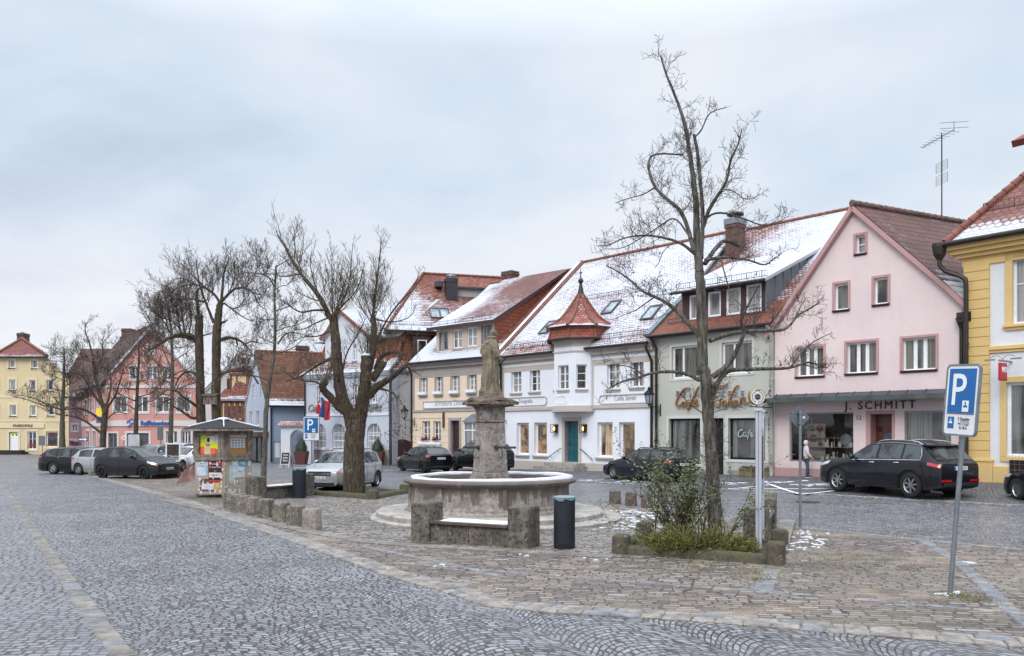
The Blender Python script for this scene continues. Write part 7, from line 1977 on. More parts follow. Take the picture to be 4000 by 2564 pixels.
M_soil=simple('dark_planting_soil',hx('3a3129'),.95,var=.4,scale=8,bump=.8,bscale=30)
flat('planting_bed',[(p.x,p.y)for p in(FLc,FRc,BRc,BLc)],M_soil,.07)
flat('planter_path',[(p.x,p.y)for p in(at(3042,2168),at(3075,2168),at(3107,2042),at(3042,2040))],M_band,.07)
c0=at(1385,1930)
pA,pB,pC,pD=at(1192,1932),at(1455,1952),at(1582,1927),at(1307,1908)
edging('stone_edging','mossy edging stone in front of the pollarded tree',[pA,pB],M_edge,.25,.17)
edging('stone_edging','mossy edging stone running from the pollarded tree towards the fountain',[pB,pC],M_edge,.25,.17)
edging('stone_edging','edging stone behind the pollarded tree beside the silver car',[pC,pD,pA],M_edge,.22,.12)
flat('tree_bed',[(p.x,p.y)for p in(pA,pB,pC,pD)],M_soil,.05)
for P,lab in((pB,'stone block where the two front edgings of the pollarded tree meet'),(pC,'small stone block between the pollarded tree and the fountain'),(pD,'low stone block behind the pollarded tree under the silver car bonnet')):
 block('corner_stone',P,.36,.32,.32,R(-15),M_edge,lab,'stone block','corner stones of the pollarded tree bed',.06,int(P.y))
qA,qB,qC=at(617,1868),at(775,1866),at(775,1852)
edging('stone_edging','dark edging stone beside the front wheel of the anthracite hatchback',[qA,qB],M_edge,.25,.2);block('corner_stone',qA,.5,.35,.34,0,M_bst2,'stone block at the nose of the anthracite hatchback','stone block',None,.06,4)
flat('shrub_bed',[(p.x,p.y)for p in(qA,qB,qC,at(640,1852))],M_soil,.05)
for(x,y,lab)in((512,1352,'low stone beside the rear wheel of the silver three-door hatchback'),(700,1368,'low stone behind the rear bumper of the anthracite hatchback'),(318,1320,'low stone behind the black estate car')):
 block('kerb_stone',at(*N1(x,y)),.42,.3,.3,.2,M_bst2,lab,'stone block',None,.07,int(x))
P3=Vector((6.2,20.0,0));block('stone_block',P3,.5,.45,.72,R(-20),M_bst2,'rounded stone block behind the end-on bench, nearest the road','stone block',None,.1,31)
M_bin=simple('dark_blue_grey_bin',hx('282e37'),.45,.3,.12,3,spec=.5)
M_bag=simple('blue_bin_bag',hx('5a9bb8'),.35)
M_lid=simple('grey_bin_lid',hx('878b8e'),.4,.4)
def bin_(P,label,perf=False,r=.195,h=.93):
 root=thing('litter_bin',label,'litter bin',(P.x,P.y,gz(P.x,P.y)))
 mb=MB();mb.lathe([(r*.98,0),(r,.02),(r,h-.03)],32,cap=False);mb.lathe([(r-.012,h-.03),(r-.012,.02),(0,.02)],32,cap=False)
 mb.lathe([(r,h-.03),(r-.012,h-.03)],32,cap=False)
 mb.build('body',M_bin,root,smooth=40)
 if perf:
  mb=MB()
  for j in range(8):
   for i in range(16):
    a=2*math.pi*(i+.5*(j%2))/16;z=.12+j*.095;c=Vector((math.cos(a),math.sin(a),0));mb.bar(c*(r-.002)+Vector((0,0,z)),c*(r-.002)+Vector((0,0,z+.055)),.022,.012,up=tuple(c))
  mb.build('perforations',M_dark_in,root);tag(root.children[-1],kind='stuff')
 else:
  mb=MB();pts=[]
  for i in range(13):a=R(-150+i*10);pts.append((a,.04+.075*math.sin(math.pi*i/12)))
  for(a,z),(a2,z2)in zip(pts[:-1],pts[1:]):
   mb.face([((r+.003)*math.cos(a),(r+.003)*math.sin(a),.035),((r+.003)*math.cos(a2),(r+.003)*math.sin(a2),.035),((r+.003)*math.cos(a2),(r+.003)*math.sin(a2),z2),((r+.003)*math.cos(a),(r+.003)*math.sin(a),z)])
  mb.build('emptying_hatch',M_dark_in,root)
 mb=MB();k=40
 for i in range(k):
  a=2*math.pi*i/k;rr_=r+.012+.008*math.sin(7*a)
  for z,q in((h-.04-.012*math.sin(5*a),r+.004),(h-.03,rr_),(h-.005,r+.006)):mb.v.append((q*math.cos(a),q*math.sin(a),z))
 for i in range(k):
  for j in range(2):a,b=i*3+j,((i+1)%k)*3+j;mb.f.append([a,b,b+1,a+1]);mb.mi.append(0);mb.uv.append(None)
 mb.build('bin_bag',M_bag,root,smooth=180)
 mb=MB();mb.lathe([(r+.008,h-.012),(r+.014,h+.004),(r*.9,h+.02),(0,h+.026)],32);mb.bar((-r*.55,-r*.92,h-.03),(-r*.1,-r*1.04,h-.03),.06,.06);mb.build('lid',M_lid,root,smooth=40)
 return root
bin_(at(2206,2146)+Vector((0,.1,0)),'plain dark blue-grey litter bin between the front bench and the planter')
bin_(at(1166,1948)+Vector((0,.1,0)),'perforated dark litter bin at the end of the bench by the kiosk',True,.22,.98)
M_galv=simple('galvanised_post',hx('82888d'),.45,.6,.15,6)
M_pblue=simple('parking_sign_blue',hx('0f5f9f'),.35,var=.06)
M_signgrey=simple('sign_back_grey',hx('6b6f75'),.5,.3,.08)
M_ptxt=simple('sign_black_text',hx('23242a'),.5)
def rrect(w,h,r,n=5):
 P=[]
 for cx,cy,a0 in((w/2-r,h/2-r,0),(-w/2+r,h/2-r,90),(-w/2+r,-h/2+r,180),(w/2-r,-h/2+r,270)):
  for i in range(n+1):a=R(a0+90*i/n);P.append((cx+r*math.cos(a),cy+r*math.sin(a)))
 return P
def parking_sign(P,label,zbot,w,h,rz,lean=(0,0),pr=.03,sticker=True,split=.36):
 root=thing('parking_sign',label,'parking sign',(P.x,P.y,gz(P.x,P.y)),rz)
 root.rotation_euler=(lean[0],lean[1],rz)
 mb=MB();mb.tube([(0,0,-.2),(0,0,zbot+h*.96)],pr,10);mb.build('post',M_galv,root,smooth=50)
 f3=lambda a,b,d:(a,-.06+d,zbot+h/2+b)
 mb=MB();mb.prism(rrect(w,h,.05),f3,-.012,.012);bd=mb.build('panel',M_plate,root)
 mb=MB();o=rrect(w+.02,h+.02,.055)
 for p,q in zip(o,o[1:]+o[:1]):mb.bar(f3(*p,0),f3(*q,0),.024,.034,up=(0,1,0))
 mb.build('frame',M_galv,bd)
 yb=-h/2+h*split
 mb=MB();mb.prism(rc(-w/2+.035,w/2-.035,yb,h/2-.035),f3,-.016,-.0121);mb.build('blue_field',M_pblue,bd)
 text_mesh('parking_letter','P',h*.66,M_sign_white,bd,(-.05,-.079,zbot+h/2+yb+h*.12),(R(90),0,0),0,.002,'CENTER',.86,1,.004)
 mb=MB()
 mb.prism(rc(w*.06,w*.26,yb+.02,yb+.16),f3,-.020,-.0165);mb.build('disc_symbol',M_sign_white,bd)
 mb=MB();mb.prism(rc(w*.1,w*.22,yb+.075,yb+.1),f3,-.0235,-.0205);mb.prism(rc(w*.145,w*.175,yb+.1,yb+.145),f3,-.0235,-.0205);mb.prism(rc(-w/2+.06,-w/2+.16,-h/2+.07,yb-.05),f3,-.016,-.0125);mb.build('blue_symbol',M_pblue,bd)
 mb=MB();a=-w/2+.11;b=(-h/2+.07+yb-.05)/2;mb.prism([(a-.03,b-.01),(a+.03,b-.01),(a+.018,b+.02),(a-.018,b+.02)],f3,-.0195,-.0165);mb.prism([(a-.012,b+.03),(a+.012,b+.03),(a,b+.055)],f3,-.0195,-.0165);mb.build('white_symbol',M_sign_white,bd)
 mb=MB();mb.bar(f3(-w/2+.03,yb-.008,-.014),f3(w/2-.03,yb-.008,-.014),.006,.012,up=(0,1,0));mb.build('divider',M_ptxt,bd)
 th=(yb+h/2-.1)/3
 for i,s in enumerate(('2 Stunden','werktags','8-18 h')):
  text_mesh('plate_text',s,th*1.0,M_ptxt,bd,(w*.13,-.0745,zbot+yb+h/2-.05-th*(i+.72)),(R(90),0,0),0,.0015,'CENTER',.82)
 if sticker:
  mb=MB();mb.prism([(w*.02,yb-.05-th*1.72),(w*.3,yb-.04-th*1.78),(w*.31,yb-.04-th*.85),(w*.03,yb-.05-th*.8)],f3,-.0185,-.0163);mb.build('torn_sticker',simple('grey_sticker_rest',hx('a9a6a8'),.8,var=.35,scale=30),bd)
 return root
P1=at(3711,2322)
parking_sign(P1,'leaning parking sign for two hours with torn sticker, near the right edge',2.06,.50,.87,R(-75),(R(-2.4),R(3.4)),split=.31)
parking_sign(at(1218,1904),'straight parking sign for two hours beside the silver high hatchback',1.87,.62,.92,R(-4),(0,0),.03,False,.32)
P=at(3126,2063);RT=thing('diamond_sign','diamond traffic sign seen from its grey back on a thin post','road sign',(P.x,P.y,gz(P.x,P.y)),R(12))
zt=HC-(1632-VH)/F*P.y-gz(P.x,P.y)
mb=MB();mb.tube([(0,0,-.2),(0,0,zt+.16)],.03,10);mb.build('post',M_galv,RT,smooth=50)
mb=MB();d_=.25;mb.prism([(d_,.02),(.02,d_),(-.02,d_),(-d_,.02),(-d_,-.02),(-.02,-d_),(.02,-d_),(d_,-.02)],lambda a,b,d:(a,.045+d,zt+b),0,.012);pn=mb.build('panel',M_signgrey,RT)
mb=MB();mb.box(.08,.14,.036,.0445,zt-.02,zt+.03);mb.build('sticker',M_sign_white,pn)
mb=MB()
for z in(zt+.1,zt-.13):mb.bar((-.05,0,z),(.05,0,z),.09,.03);
mb.build('clamp',M_galv,RT)
pa,pb=at(2963,2158),at(2974,2128)
d=Vector((pb.x-pa.x,pb.y-pa.y));RT=thing('information_stele','pale double-post information stele standing in the planter, seen edge-on','stele',(pa.x,pa.y,gz(pa.x,pa.y)),math.atan2(d.y,d.x))
zt=HC-(1606-VH)/F*pa.y-gz(pa.x,pa.y)
M_stele=simple('pale_grey_enamel',hx('b9bcc6'),.4,.2,.06)
for x in(0,d.length):
 mb=MB()
 for e in(-.027,.027):mb.tube([(x,e,-.1),(x,e,zt)],.027,12)
 mb.box(x-.05,x+.05,-.07,.07,zt+.001,zt+.05);mb.build('post',M_stele,RT,smooth=50)
mb=MB();mb.box(.06,d.length-.06,-.035,.035,1.15,zt-.3);pnl=mb.build('panel',M_stele,RT,bevel=.01)
mb=MB();mb.box(.1,d.length-.1,-.042,-.0355,1.25,zt-.45);mb.build('notice_field',M_redwood,pnl)
fr=CF
bx,bz_=fr.px(*B(1137,565),-1.35)
BS=thing('brewery_sign','round gilt-rimmed white brewery sign with a crown hanging on a wrought bracket','shop sign',(0,0,0));BS.matrix_world=CF.root.matrix_basis.copy()if False else Matrix.Identity(4)
BS.location=CF.root.location;BS.rotation_euler=CF.root.rotation_euler
M_gold=simple('gilt_rim',hx('b89a5c'),.3,.9,.15)
mb=MB();nd=36;rr=.35
ax=lambda a,b,d:(bx+d*.76+a*.65,-1.35-d*.65+a*.76,bz_+b)
circ=[(rr*math.cos(2*math.pi*i/nd),rr*math.sin(2*math.pi*i/nd))for i in range(nd)]
mb.prism(circ,ax,-.12,.12);dr_o=mb.build('drum',M_gold,BS,bevel=.02,smooth=40)
for sd_s in(1,):
 mb=MB();mb.prism([(a*.86,b*.86)for a,b in circ],ax,.121,.126);fc_o=mb.build('face',M_sign_white,dr_o)
 mb=MB()
 for i in range(22):
  if i in(5,6,16):continue
  a=2*math.pi*i/22;mb.bar(ax(.235*math.cos(a-.09),.235*math.sin(a-.09),.128),ax(.235*math.cos(a+.09),.235*math.sin(a+.09),.128),.055,.004,up=(.76,-.65,0))
 for i in range(36):a,b=2*math.pi*i/36,2*math.pi*(i+1)/36;mb.bar(ax(.155*math.cos(a),.155*math.sin(a),.1275),ax(.155*math.cos(b),.155*math.sin(b),.1275),.012,.004,up=(.76,-.65,0))
 mb.build('ring_lettering',M_ptxt,fc_o)
 mb=MB();mb.prism([(a*.36,b*.36)for a,b in circ],ax,.1265,.129);mb.prism([(-.09,.245),(.09,.245),(.11,.30),(.06,.275),(.03,.31),(0,.275),(-.03,.31),(-.06,.275),(-.11,.30)],ax,.1265,.131);mb.build('emblem',M_ptxt,fc_o)
 mb=MB();mb.prism(rc(-.1,.1,-.03,.03),ax,.1292,.1315);mb.build('emblem_band',simple('red_brown_emblem_band',hx('7d4a3a'),.5),fc_o)
wx_=6.45
mb=MB();zb_=bz_-.42
mb.tube([(bx,0,zb_),(bx,-1.9,zb_)],.022,6);mb.tube([(bx,-.03,zb_-.35),(bx,-.03,zb_+1.15)],.03,6)
for(cy_,cz_,r_,a0,a1)in((-.35,.22,.2,0,300),(-.75,.12,.12,180,500),(-.25,.62,.16,90,420),(-1.75,.08,.1,0,300),(-.2,.98,.1,180,480)):
 mb.tube([(bx,cy_+r_*(1-i/26)*math.cos(R(a0+(a1-a0)*i/14)),zb_+cz_+r_*(1-i/26)*math.sin(R(a0+(a1-a0)*i/14)))for i in range(15)],.015,5)
mb.tube([(bx,-.03,zb_+.9),(bx,-.5,zb_+.55),(bx,-1.2,zb_+.1)],.014,5);mb.tube([(bx,-1.35,zb_+.0),(bx,-1.35,bz_-.34)],.02,6);mb.build('bracket',M_black,BS,smooth=50)
mb=MB();mb.box(bx-.02,bx+.02,-1.05,-.35,zb_-.42,zb_-.03);pl_=mb.build('name_plate',M_sign_white,BS)
text_mesh('plate_lettering','Fischer',.17,simple('violet_letter',hx('6a5378'),.5),pl_,(bx+.022,-.70,zb_-.28),(R(90),0,R(90)),0,.002,'CENTER',.85)
def lantern(root,x,y,z,wall,label=None):
 mb=MB();h=.62;r0,r1=.13,.21
 for i in range(4):
  a=R(45+90*i);mb.tube([(x+r0*math.cos(a),y+r0*math.sin(a),z),(x+r1*math.cos(a),y+r1*math.sin(a),z+.45)],.014,5)
  b=R(135+90*i)
  for rr_,zz_ in((r0,z),(r1,z+.45)):mb.tube([(x+rr_*math.cos(a),y+rr_*math.sin(a),zz_),(x+rr_*math.cos(b),y+rr_*math.sin(b),zz_)],.016,5)
 mb.lathe([(.3,.45),(.2,.56),(.1,.66),(.07,.68),(.07,.76),(.03,.82),(0,.86)],4,(x,y,z),rot=R(45));mb.lathe([(.09,0),(.05,-.06),(.02,-.14)],8,(x,y,z))
 ln=mb.build('wall_lantern',M_black,root,smooth=30)
 mb=MB();mb.lathe([(r0*.9,.01),(r1*.93,.44)],4,(x,y,z),rot=R(45),cap=False);mb.build('lantern_glass',simple('lantern_glass',hx('8f98a3'),.1,spec=.8)if 'lantern_glass' not in bpy.data.materials else bpy.data.materials['lantern_glass'],ln)
 mb=MB();zb=z-.14;mb.tube([(x,y,zb),(x,y,zb-.1),wall[0]+Vector((0,0,0))]if False else[(x,y,zb),(wall[0],wall[1],zb)],.02,6);mb.tube([(wall[0],wall[1]-.02,zb-.45),(wall[0],wall[1]-.02,zb+.15)],.028,6)
 d_=Vector((x-wall[0],y-wall[1],0)).normalized()
 mb.tube([Vector((wall[0],wall[1],zb-.2))+d_*(.2+.17*(1-i/22)*math.cos(i*.5))+Vector((0,0,.17*(1-i/22)*math.sin(i*.5)))for i in range(18)],.014,5);mb.build('lantern_bracket',M_black,ln,smooth=50)
lx,lz=fr.px(2535,1578,-.9)
lantern(fr.root,lx,-.9,lz,(.42,0))
fr=PE;lx,lz=fr.px(1150+1182/2.75,1240+1082/2.75,-1.0);lantern(fr.root,lx,-1.0,lz,(.25,0))
def post_sign(name,label,cat,u,vbase,rect,mat,shape='rect',text=None,tmat=None,tsz=.2,rz=0,legs=1,border=None,Y=None):
 P=at(u,vbase);Y=P.y;RT=thing(name,label,cat,(P.x,P.y,gz(P.x,P.y)),rz);k=Y/F
 zf=lambda v:HC-(v-VH)*k-gz(P.x,P.y)
 x0,x1,z0,z1=(rect[0]-u)*k,(rect[2]-u)*k,zf(rect[3]),zf(rect[1])
 for i in range(legs):
  lx=(x0+x1)/2 if legs==1 else(x0+.04 if i==0 else x1-.04)
  mb=MB();mb.tube([(lx,.05,-.1),(lx,.05,z1-.05)],.035,8);mb.build('post',M_galv,RT,smooth=50)
 mb=MB()
 if shape=='diamond':
  c,h=(x0+x1)/2,(z1-z0)/2;zc_=(z0+z1)/2;mb.prism([(c-h,zc_),(c,zc_-h),(c+h,zc_),(c,zc_+h)],lambda a,b,d:(a,d,b),-.02,.0)
 else:mb.box(x0,x1,-.02,.0,z0,z1)
 pn=mb.build('panel',mat,RT)
 if border:
  mb=MB()
  for a in((x0,z0,x1,z0),(x0,z1,x1,z1),(x0,z0,x0,z1),(x1,z0,x1,z1)):mb.bar((a[0],-.02,a[1]),(a[2],-.02,a[3]),.07,.06,up=(0,1,0))
  mb.build('frame',border,pn)
 if text:
  for(s,fx_,fz_,ts_)in text:text_mesh('lettering',s,ts_,tmat,pn,(x0+(x1-x0)*fx_,-.026,z0+(z1-z0)*fz_),(R(90),0,0),0,.002,'CENTER',.9)
 return RT,pn,(x0,x1,z0,z1)
M_brownposter=simple('brown_poster',hx('3b2b27'),.6,var=.5,scale=5)
post_sign('framed_poster','dark poster in a white frame on two legs before the white saloon','poster stand',678,1851,(650,1734,704,1801),M_brownposter,border=M_sign_white,legs=2,text=[('17. Rautzholz',.5,.22,.16),('2018 Grimmling',.5,.08,.16)],tmat=M_letter_white,rz=R(-4))
post_sign('sign_board','blank white-grey board standing before the salmon bank entrance','sign board',522,1822,(501,1698,545,1752),simple('white_grey_board',hx('b6b9bf'),.5),legs=2)
post_sign('road_sign','dark back of a road sign on a post behind the framed poster','road sign',632,1822,(615,1666,637,1720),M_signgrey)
post_sign('road_sign','small dark square sign back on a post before the yellow house door','road sign',166,1801,(152,1703,177,1741),M_signgrey)
rt,pn,q=post_sign('direction_sign','blue one-way arrow sign at the corner of the salmon bank','road sign',323,1800,(305,1710,346,1724),simple('arrow_sign_blue',hx('3c4c66'),.4))
mb=MB();zc_=(q[2]+q[3])/2;mb.prism([(q[0]+.1,zc_-.05),(q[1]-.35,zc_-.05),(q[1]-.35,zc_-.13),(q[1]-.08,zc_),(q[1]-.35,zc_+.13),(q[1]-.35,zc_+.05),(q[0]+.1,zc_+.05)],lambda a,b,d:(a,d,b),-.03,-.021);mb.build('arrow',M_sign_white,pn)
rt,pn,q=post_sign('priority_sign','yellow and white diamond priority sign before the salmon wall','road sign',483,1800,(473,1700,493,1721),M_sign_white,'diamond')
c,h=(q[0]+q[1])/2,(q[3]-q[2])/2*.62;zc_=(q[2]+q[3])/2;mb=MB();mb.prism([(c-h,zc_),(c,zc_-h),(c+h,zc_),(c,zc_+h)],lambda a,b,d:(a,d,b),-.026,-.021);mb.build('yellow_field',simple('priority_yellow',hx('c99a2b'),.45),pn)
fr=SB;sx_,sz_=fr.px(390,1624,-.8)
mb=MB();mb.box(sx_-.3,sx_+.3,-.9,-.7,sz_-.75,sz_+.7);ps=mb.build('projecting_sign',simple('lit_yellow_sign',hx('d9b63a'),.5,em=hx('e8c040'),ems=.25),fr.root)
mb=MB();mb.box(sx_-.28,sx_+.28,-.93,-.901,sz_-.7,sz_-.1);mb.build('blue_field',M_bluel,ps);mb=MB();mb.box(sx_-.04,sx_+.04,-.7,.0,sz_+.4,sz_+.48);mb.build('sign_arm',M_black,ps)
P=at(1116,1830);RT=thing('chalkboard','small black A-board with chalk writing in front of the arched gateway','chalk board',(P.x,P.y,gz(P.x,P.y)),R(-10))
M_chalk=simple('chalkboard_black',hx('202326'),.7,var=.3);M_wf=simple('pale_wood_frame',hx('b9b2a6'),.6)
tilt=lambda a,b,d:(a,d+.28*(b-.1)-.2,b)
mb=MB();mb.prism(rc(-.26,.26,.28,.98),tilt,0,.02);cb=mb.build('board',M_chalk,RT)
mb=MB()
for a in(rc(-.31,-.26,.05,1.05),rc(.26,.31,.05,1.05),rc(-.26,.26,.98,1.05),rc(-.26,.26,.23,.28)):mb.prism(a,tilt,-.01,.03)
mb.prism([(-.2,1.05),(.2,1.05),(.12,1.17),(-.12,1.17)],tilt,-.01,.03);mb.build('frame',M_wf,RT)
mb=MB();mb.bar((-.28,.35,.02),(-.28,.05,1.0),.04,.03);mb.bar((.28,.35,.02),(.28,.05,1.0),.04,.03);mb.build('rear_leg',M_wood,RT)
for s,z in(('Heute',.80),('Kaffee',.62),('Suppe',.46)):text_mesh('chalk_text',s,.15,M_letter_white,cb,(0,-.2+.28*(z-.1)-.012,z),(R(90-15.6),0,0),.2,.001,'CENTER',.9)
M_kroof=tiles('kiosk_slates',hx('262023'),0,0,0,1.6,tw=.18,th=.12,scal=.12,var=.3)
M_kwood=simple('weathered_kiosk_wood',hx('7b7068'),.85,var=.4,scale=6,bump=.6,bscale=25)
M_cork=simple('cork_board',hx('a67f4f'),.85,var=.15,scale=20)
M_board2=plaster('stained_poster_board',hx('a79d8b'),.3,.9,.4,.6)
ku,kY=873,27.7
kx=(ku-CX)/F*kY;kz=gz(kx,kY)
KI=thing('notice_kiosk','six-sided wooden notice kiosk with slate roof and posters','kiosk',(kx,kY,kz))
zk=lambda y,Y=26.8:HC-(1600+y/3.08-VH)/F*Y-kz
th0=R(-90-10);Rk=1.06;faces=[]
for i in range(6):
 a0,a1=th0-R(30)+i*R(60),th0+R(30)+i*R(60)
 p,q=Vector((Rk*math.cos(a0),Rk*math.sin(a0))),Vector((Rk*math.cos(a1),Rk*math.sin(a1)));e=(q-p).normalized();nn=Vector((-e.y,e.x))
 if nn.dot(p)>0:nn=-nn
 faces.append((p,q,(lambda p,e,nn:lambda a,b,d:(p.x+e.x*a+nn.x*d,p.y+e.y*a+nn.y*d,b))(p,e,nn)))
zl0,zl1,zb0_,zb1_=.14,zk(622),zk(608),zk(245)
mb=MB()
for p,q,fn in faces:mb.prism(rc(0,Rk,zl0,zl1),fn,.05,.09)
mb.build('poster_wall',M_board2,KI)
mb=MB()
for p,q,fn in faces:mb.prism(rc(0.0,.12,zb0_-.03,zb1_+.08),fn,-.01,.13);mb.prism(rc(Rk-.12,Rk,zb0_,zb1_+.08),fn,-.012,.128);mb.prism(rc(.12,Rk-.12,zb0_-.02,zb0_+.11),fn,-.02,.12);mb.prism(rc(.12,Rk-.12,zb1_-.1,zb1_+.1),fn,-.02,.12)
for p,q,fn in faces:
 for a in(.15,Rk-.2):pass
mb.build('timber_frame',M_kwood,KI,bevel=.01)
for p,q,fn in faces:
 mb=MB();mb.tube([(p.x*.93,p.y*.93,-.1),(p.x*.93,p.y*.93,zl0+.02)],.07,6);mb.build('leg',M_kwood,KI)
for i in(5,0,1):
 p,q,fn=faces[i];mb=MB();mb.prism(rc(.12,Rk-.12,zb0_+.11,zb1_-.1),fn,.055,.07);cs=mb.build('notice_case',M_cork,KI)
 mb=MB()
 for r_ in(rc(.12,.19,zb0_+.11,zb1_-.1),rc(Rk-.19,Rk-.12,zb0_+.11,zb1_-.1),rc(.19,Rk-.19,zb0_+.11,zb0_+.17),rc(.19,Rk-.19,zb1_-.16,zb1_-.1)):mb.prism(r_,fn,-.03,.05)
 mb.build('case_frame',M_kwood,cs)
 x0,x1,z0,z1=.2,Rk-.2,zb0_+.18,zb1_-.17
 W_c,H_c=x1-x0,z1-z0
 M_lab=M_paper
 papers=[]
 if i==0:
  papers=[(0,.40,.30,.98,'c4d41f'),(.32,.56,.54,.92,'d6d6d2'),(.55,.62,.78,.95,'c9c4bd'),(.80,.60,1.0,.98,'b9c2c9'),(.53,.32,.78,.66,'d8e010'),(.79,.28,1.0,.58,'d8e010'),(.0,.02,.22,.40,'f0562e'),(.22,.0,.56,.42,'d2bd92'),(.57,.0,.84,.32,'f0562e'),(0,1.0,1,1.1,'b9b7b2')]
 elif i==1:
  papers=[(.1,.34,.9,.82,'c9cdd6'),(0,.98,1.0,1.1,'c3c3c3'),(0,.88,1,.96,'c3c3c3')]
 else:papers=[(.1,.1,.9,.9,'9c938a')]
 for j,(a,b,c_,d_,hc)in enumerate(papers):
  mb=MB();mb.prism(rc(x0+W_c*a,x0+W_c*c_,z0+H_c*b,z0+H_c*min(d_,1.08)),fn,.045-.001*j,.0545-.001*j);nm_='paper_'+hc
  pp=mb.build('notice',bpy.data.materials[nm_]if nm_ in bpy.data.materials else simple(nm_,hx(hc),.7,var=.04,scale=12),cs)
  if hc in('c4d41f','d2bd92','d8e010','f0562e'):
   m2=MB()
   for q_ in range(4):zz_=z0+H_c*(b+(d_-b)*(.3+.15*q_));m2.prism(rc(x0+W_c*(a+.05),x0+W_c*(c_-.06),zz_,zz_+.008),fn,.043-.001*j,.0445-.001*j)
   m2.build('print_lines',M_letter_grey,pp)
  if i==1 and j==0:
   m2=MB()
   for r_ in range(3):
    for c2 in range(4):xx=x0+W_c*(.2+.17*c2);zz_=z0+H_c*(.40+.14*r_);m2.prism(rc(xx,xx+.045,zz_,zz_+.05),fn,.0435,.0448)
   m2.build('photo_grid',M_brownposter,pp)
  if i==0 and j==1:m2=MB();m2.prism(rc(x0+W_c*.36,x0+W_c*.5,z0+H_c*.62,z0+H_c*.86),fn,.043,.0442);m2.build('photo',M_dark_in,pp)
pf,pq,f0=faces[0];f1=faces[1][2];f5=faces[5][2]
def poster(fn,a0,a1,b0,b1,hc,d,tx=(),rot=0,nm='poster'):
 mb=MB();c=((a0+a1)/2,(b0+b1)/2);P=[]
 for a,b in rc(a0,a1,b0,b1):x,y=a-c[0],b-c[1];P.append((c[0]+x*math.cos(rot)-y*math.sin(rot),c[1]+x*math.sin(rot)+y*math.cos(rot)))
 mb.prism(P,fn,d,d+.003);key='poster_'+hc
 o=mb.build(nm,bpy.data.materials[key]if key in bpy.data.materials else simple(key,hx(hc),.7,var=.18,scale=7),KI)
 for(s,fa,fb,sz_,hc2)in tx:
  p=fn(a0+(a1-a0)*fa,b0+(b1-b0)*fb,d-.004);key='print_'+hc2
  text_mesh('print',s,sz_,bpy.data.materials[key]if key in bpy.data.materials else simple(key,hx(hc2),.6),o,p,(R(90),0,th0+R(90)+(R(60)if fn is f1 else 0)),0,.001,'CENTER',.85)
 return o
zp=lambda y:zk(y)
xa=lambda x:(x-205)/375*Rk
poster(f0,xa(215),xa(345),zp(800),zp(630),'b9bccb',.038,[('Rabenburg',.5,.85,.06,'8a8fb8'),('Faschingsball',.5,.65,.05,'8a8fb8')],.03)
poster(f0,xa(378),xa(550),zp(868),zp(625),'241a1c',.036,[('Unplugged',.5,.84,.05,'d8d0d0'),('27. Januar 2018',.5,.68,.075,'e4e0e0'),('Markt',.5,.5,.05,'c8c0c0')])
poster(f0,xa(385),xa(545),zp(668),zp(640),'b02a33',.033);poster(f0,xa(386),xa(540),zp(818),zp(760),'c9c6c4',.033,[('Singkreis',.45,.35,.075,'2a2226')])
poster(f0,xa(378),xa(550),zp(868),zp(850),'b02a33',.034);poster(f0,xa(378),xa(386),zp(868),zp(625),'9a2a30',.0335);poster(f0,xa(541),xa(550),zp(868),zp(625),'9a2a30',.0335)
poster(f0,xa(272),xa(520),zp(985),zp(835),'5c3a33',.040,[],.0);poster(f0,xa(292),xa(445),zp(965),zp(895),'c4c3cc',.036);poster(f0,xa(450),xa(520),zp(985),zp(880),'b99a6a',.037)
poster(f0,xa(345),xa(372),zp(800),zp(625),'8fa9b3',.039)
poster(f1,.30,.62,zp(760),zp(615),'aebfc6',.04);poster(f1,.55,.92,zp(690),zp(620),'5f93ab',.037);poster(f1,.36,.78,zp(825),zp(700),'c3ccd3',.038,[('Konzert',.6,.5,.06,'55657a')],.02);poster(f1,.22,.40,zp(880),zp(680),'a8c0c0',.041);poster(f1,.5,1.0,zp(690),zp(600),'c5c9c8',.0405)
rg=random.Random(17)
mb=MB()
for fn,n_ in((f0,42),(f1,60),(f5,18)):
 for _ in range(n_):
  a,b=rg.uniform(.05,Rk-.05),rg.uniform(zl0+.05,zl1-.02)if rg.random()<.4 else rg.choice((zp(985),zp(870),zp(640),zp(780)))+rg.uniform(-.05,.05)
  b=max(zl0+.05,b)
  k_=rg.randint(4,6);r_=rg.uniform(.015,.055);mb.face([fn(a+r_*rg.uniform(.6,1.2)*math.cos(2*math.pi*q_/k_),b+r_*1.2*rg.uniform(.6,1.3)*math.sin(2*math.pi*q_/k_),.036+rg.uniform(-.012,.0))for q_ in range(k_)])
o=mb.build('torn_paper',simple('torn_white_paper',hx('c9c8c4'),.8,var=.15,scale=9),KI);o['kind']='stuff'
mb=MB();A_,B_=f5(.75,zp(640),.0),f5(.9,zp(860),-.05);rows_=[]
for i in range(9):
 t_=i/8;top_=Vector(f5(1.0,zp(635),.02)).lerp(Vector(f5(.95,zp(860),.02)),t_);out=Vector((-.0-.62*t_**.8,-.15*math.sin(t_*3),-.02*math.sin(t_*9)))
 rows_.append([top_.lerp(top_+out,q_/6)+Vector((0,.03*math.sin(q_*1.7+t_*4),-.02*q_*t_))for q_ in range(7)])
mb.v=[tuple(p)for r_ in rows_ for p in r_]
for i in range(8):
 for j in range(6):a=i*7+j;mb.f.append([a,a+1,a+8,a+7]);mb.mi.append(0);mb.uv.append(None)
mb.build('loose_poster',simple('faded_pink_paper',hx('a5827e'),.8,var=.3,scale=3),KI,smooth=60)
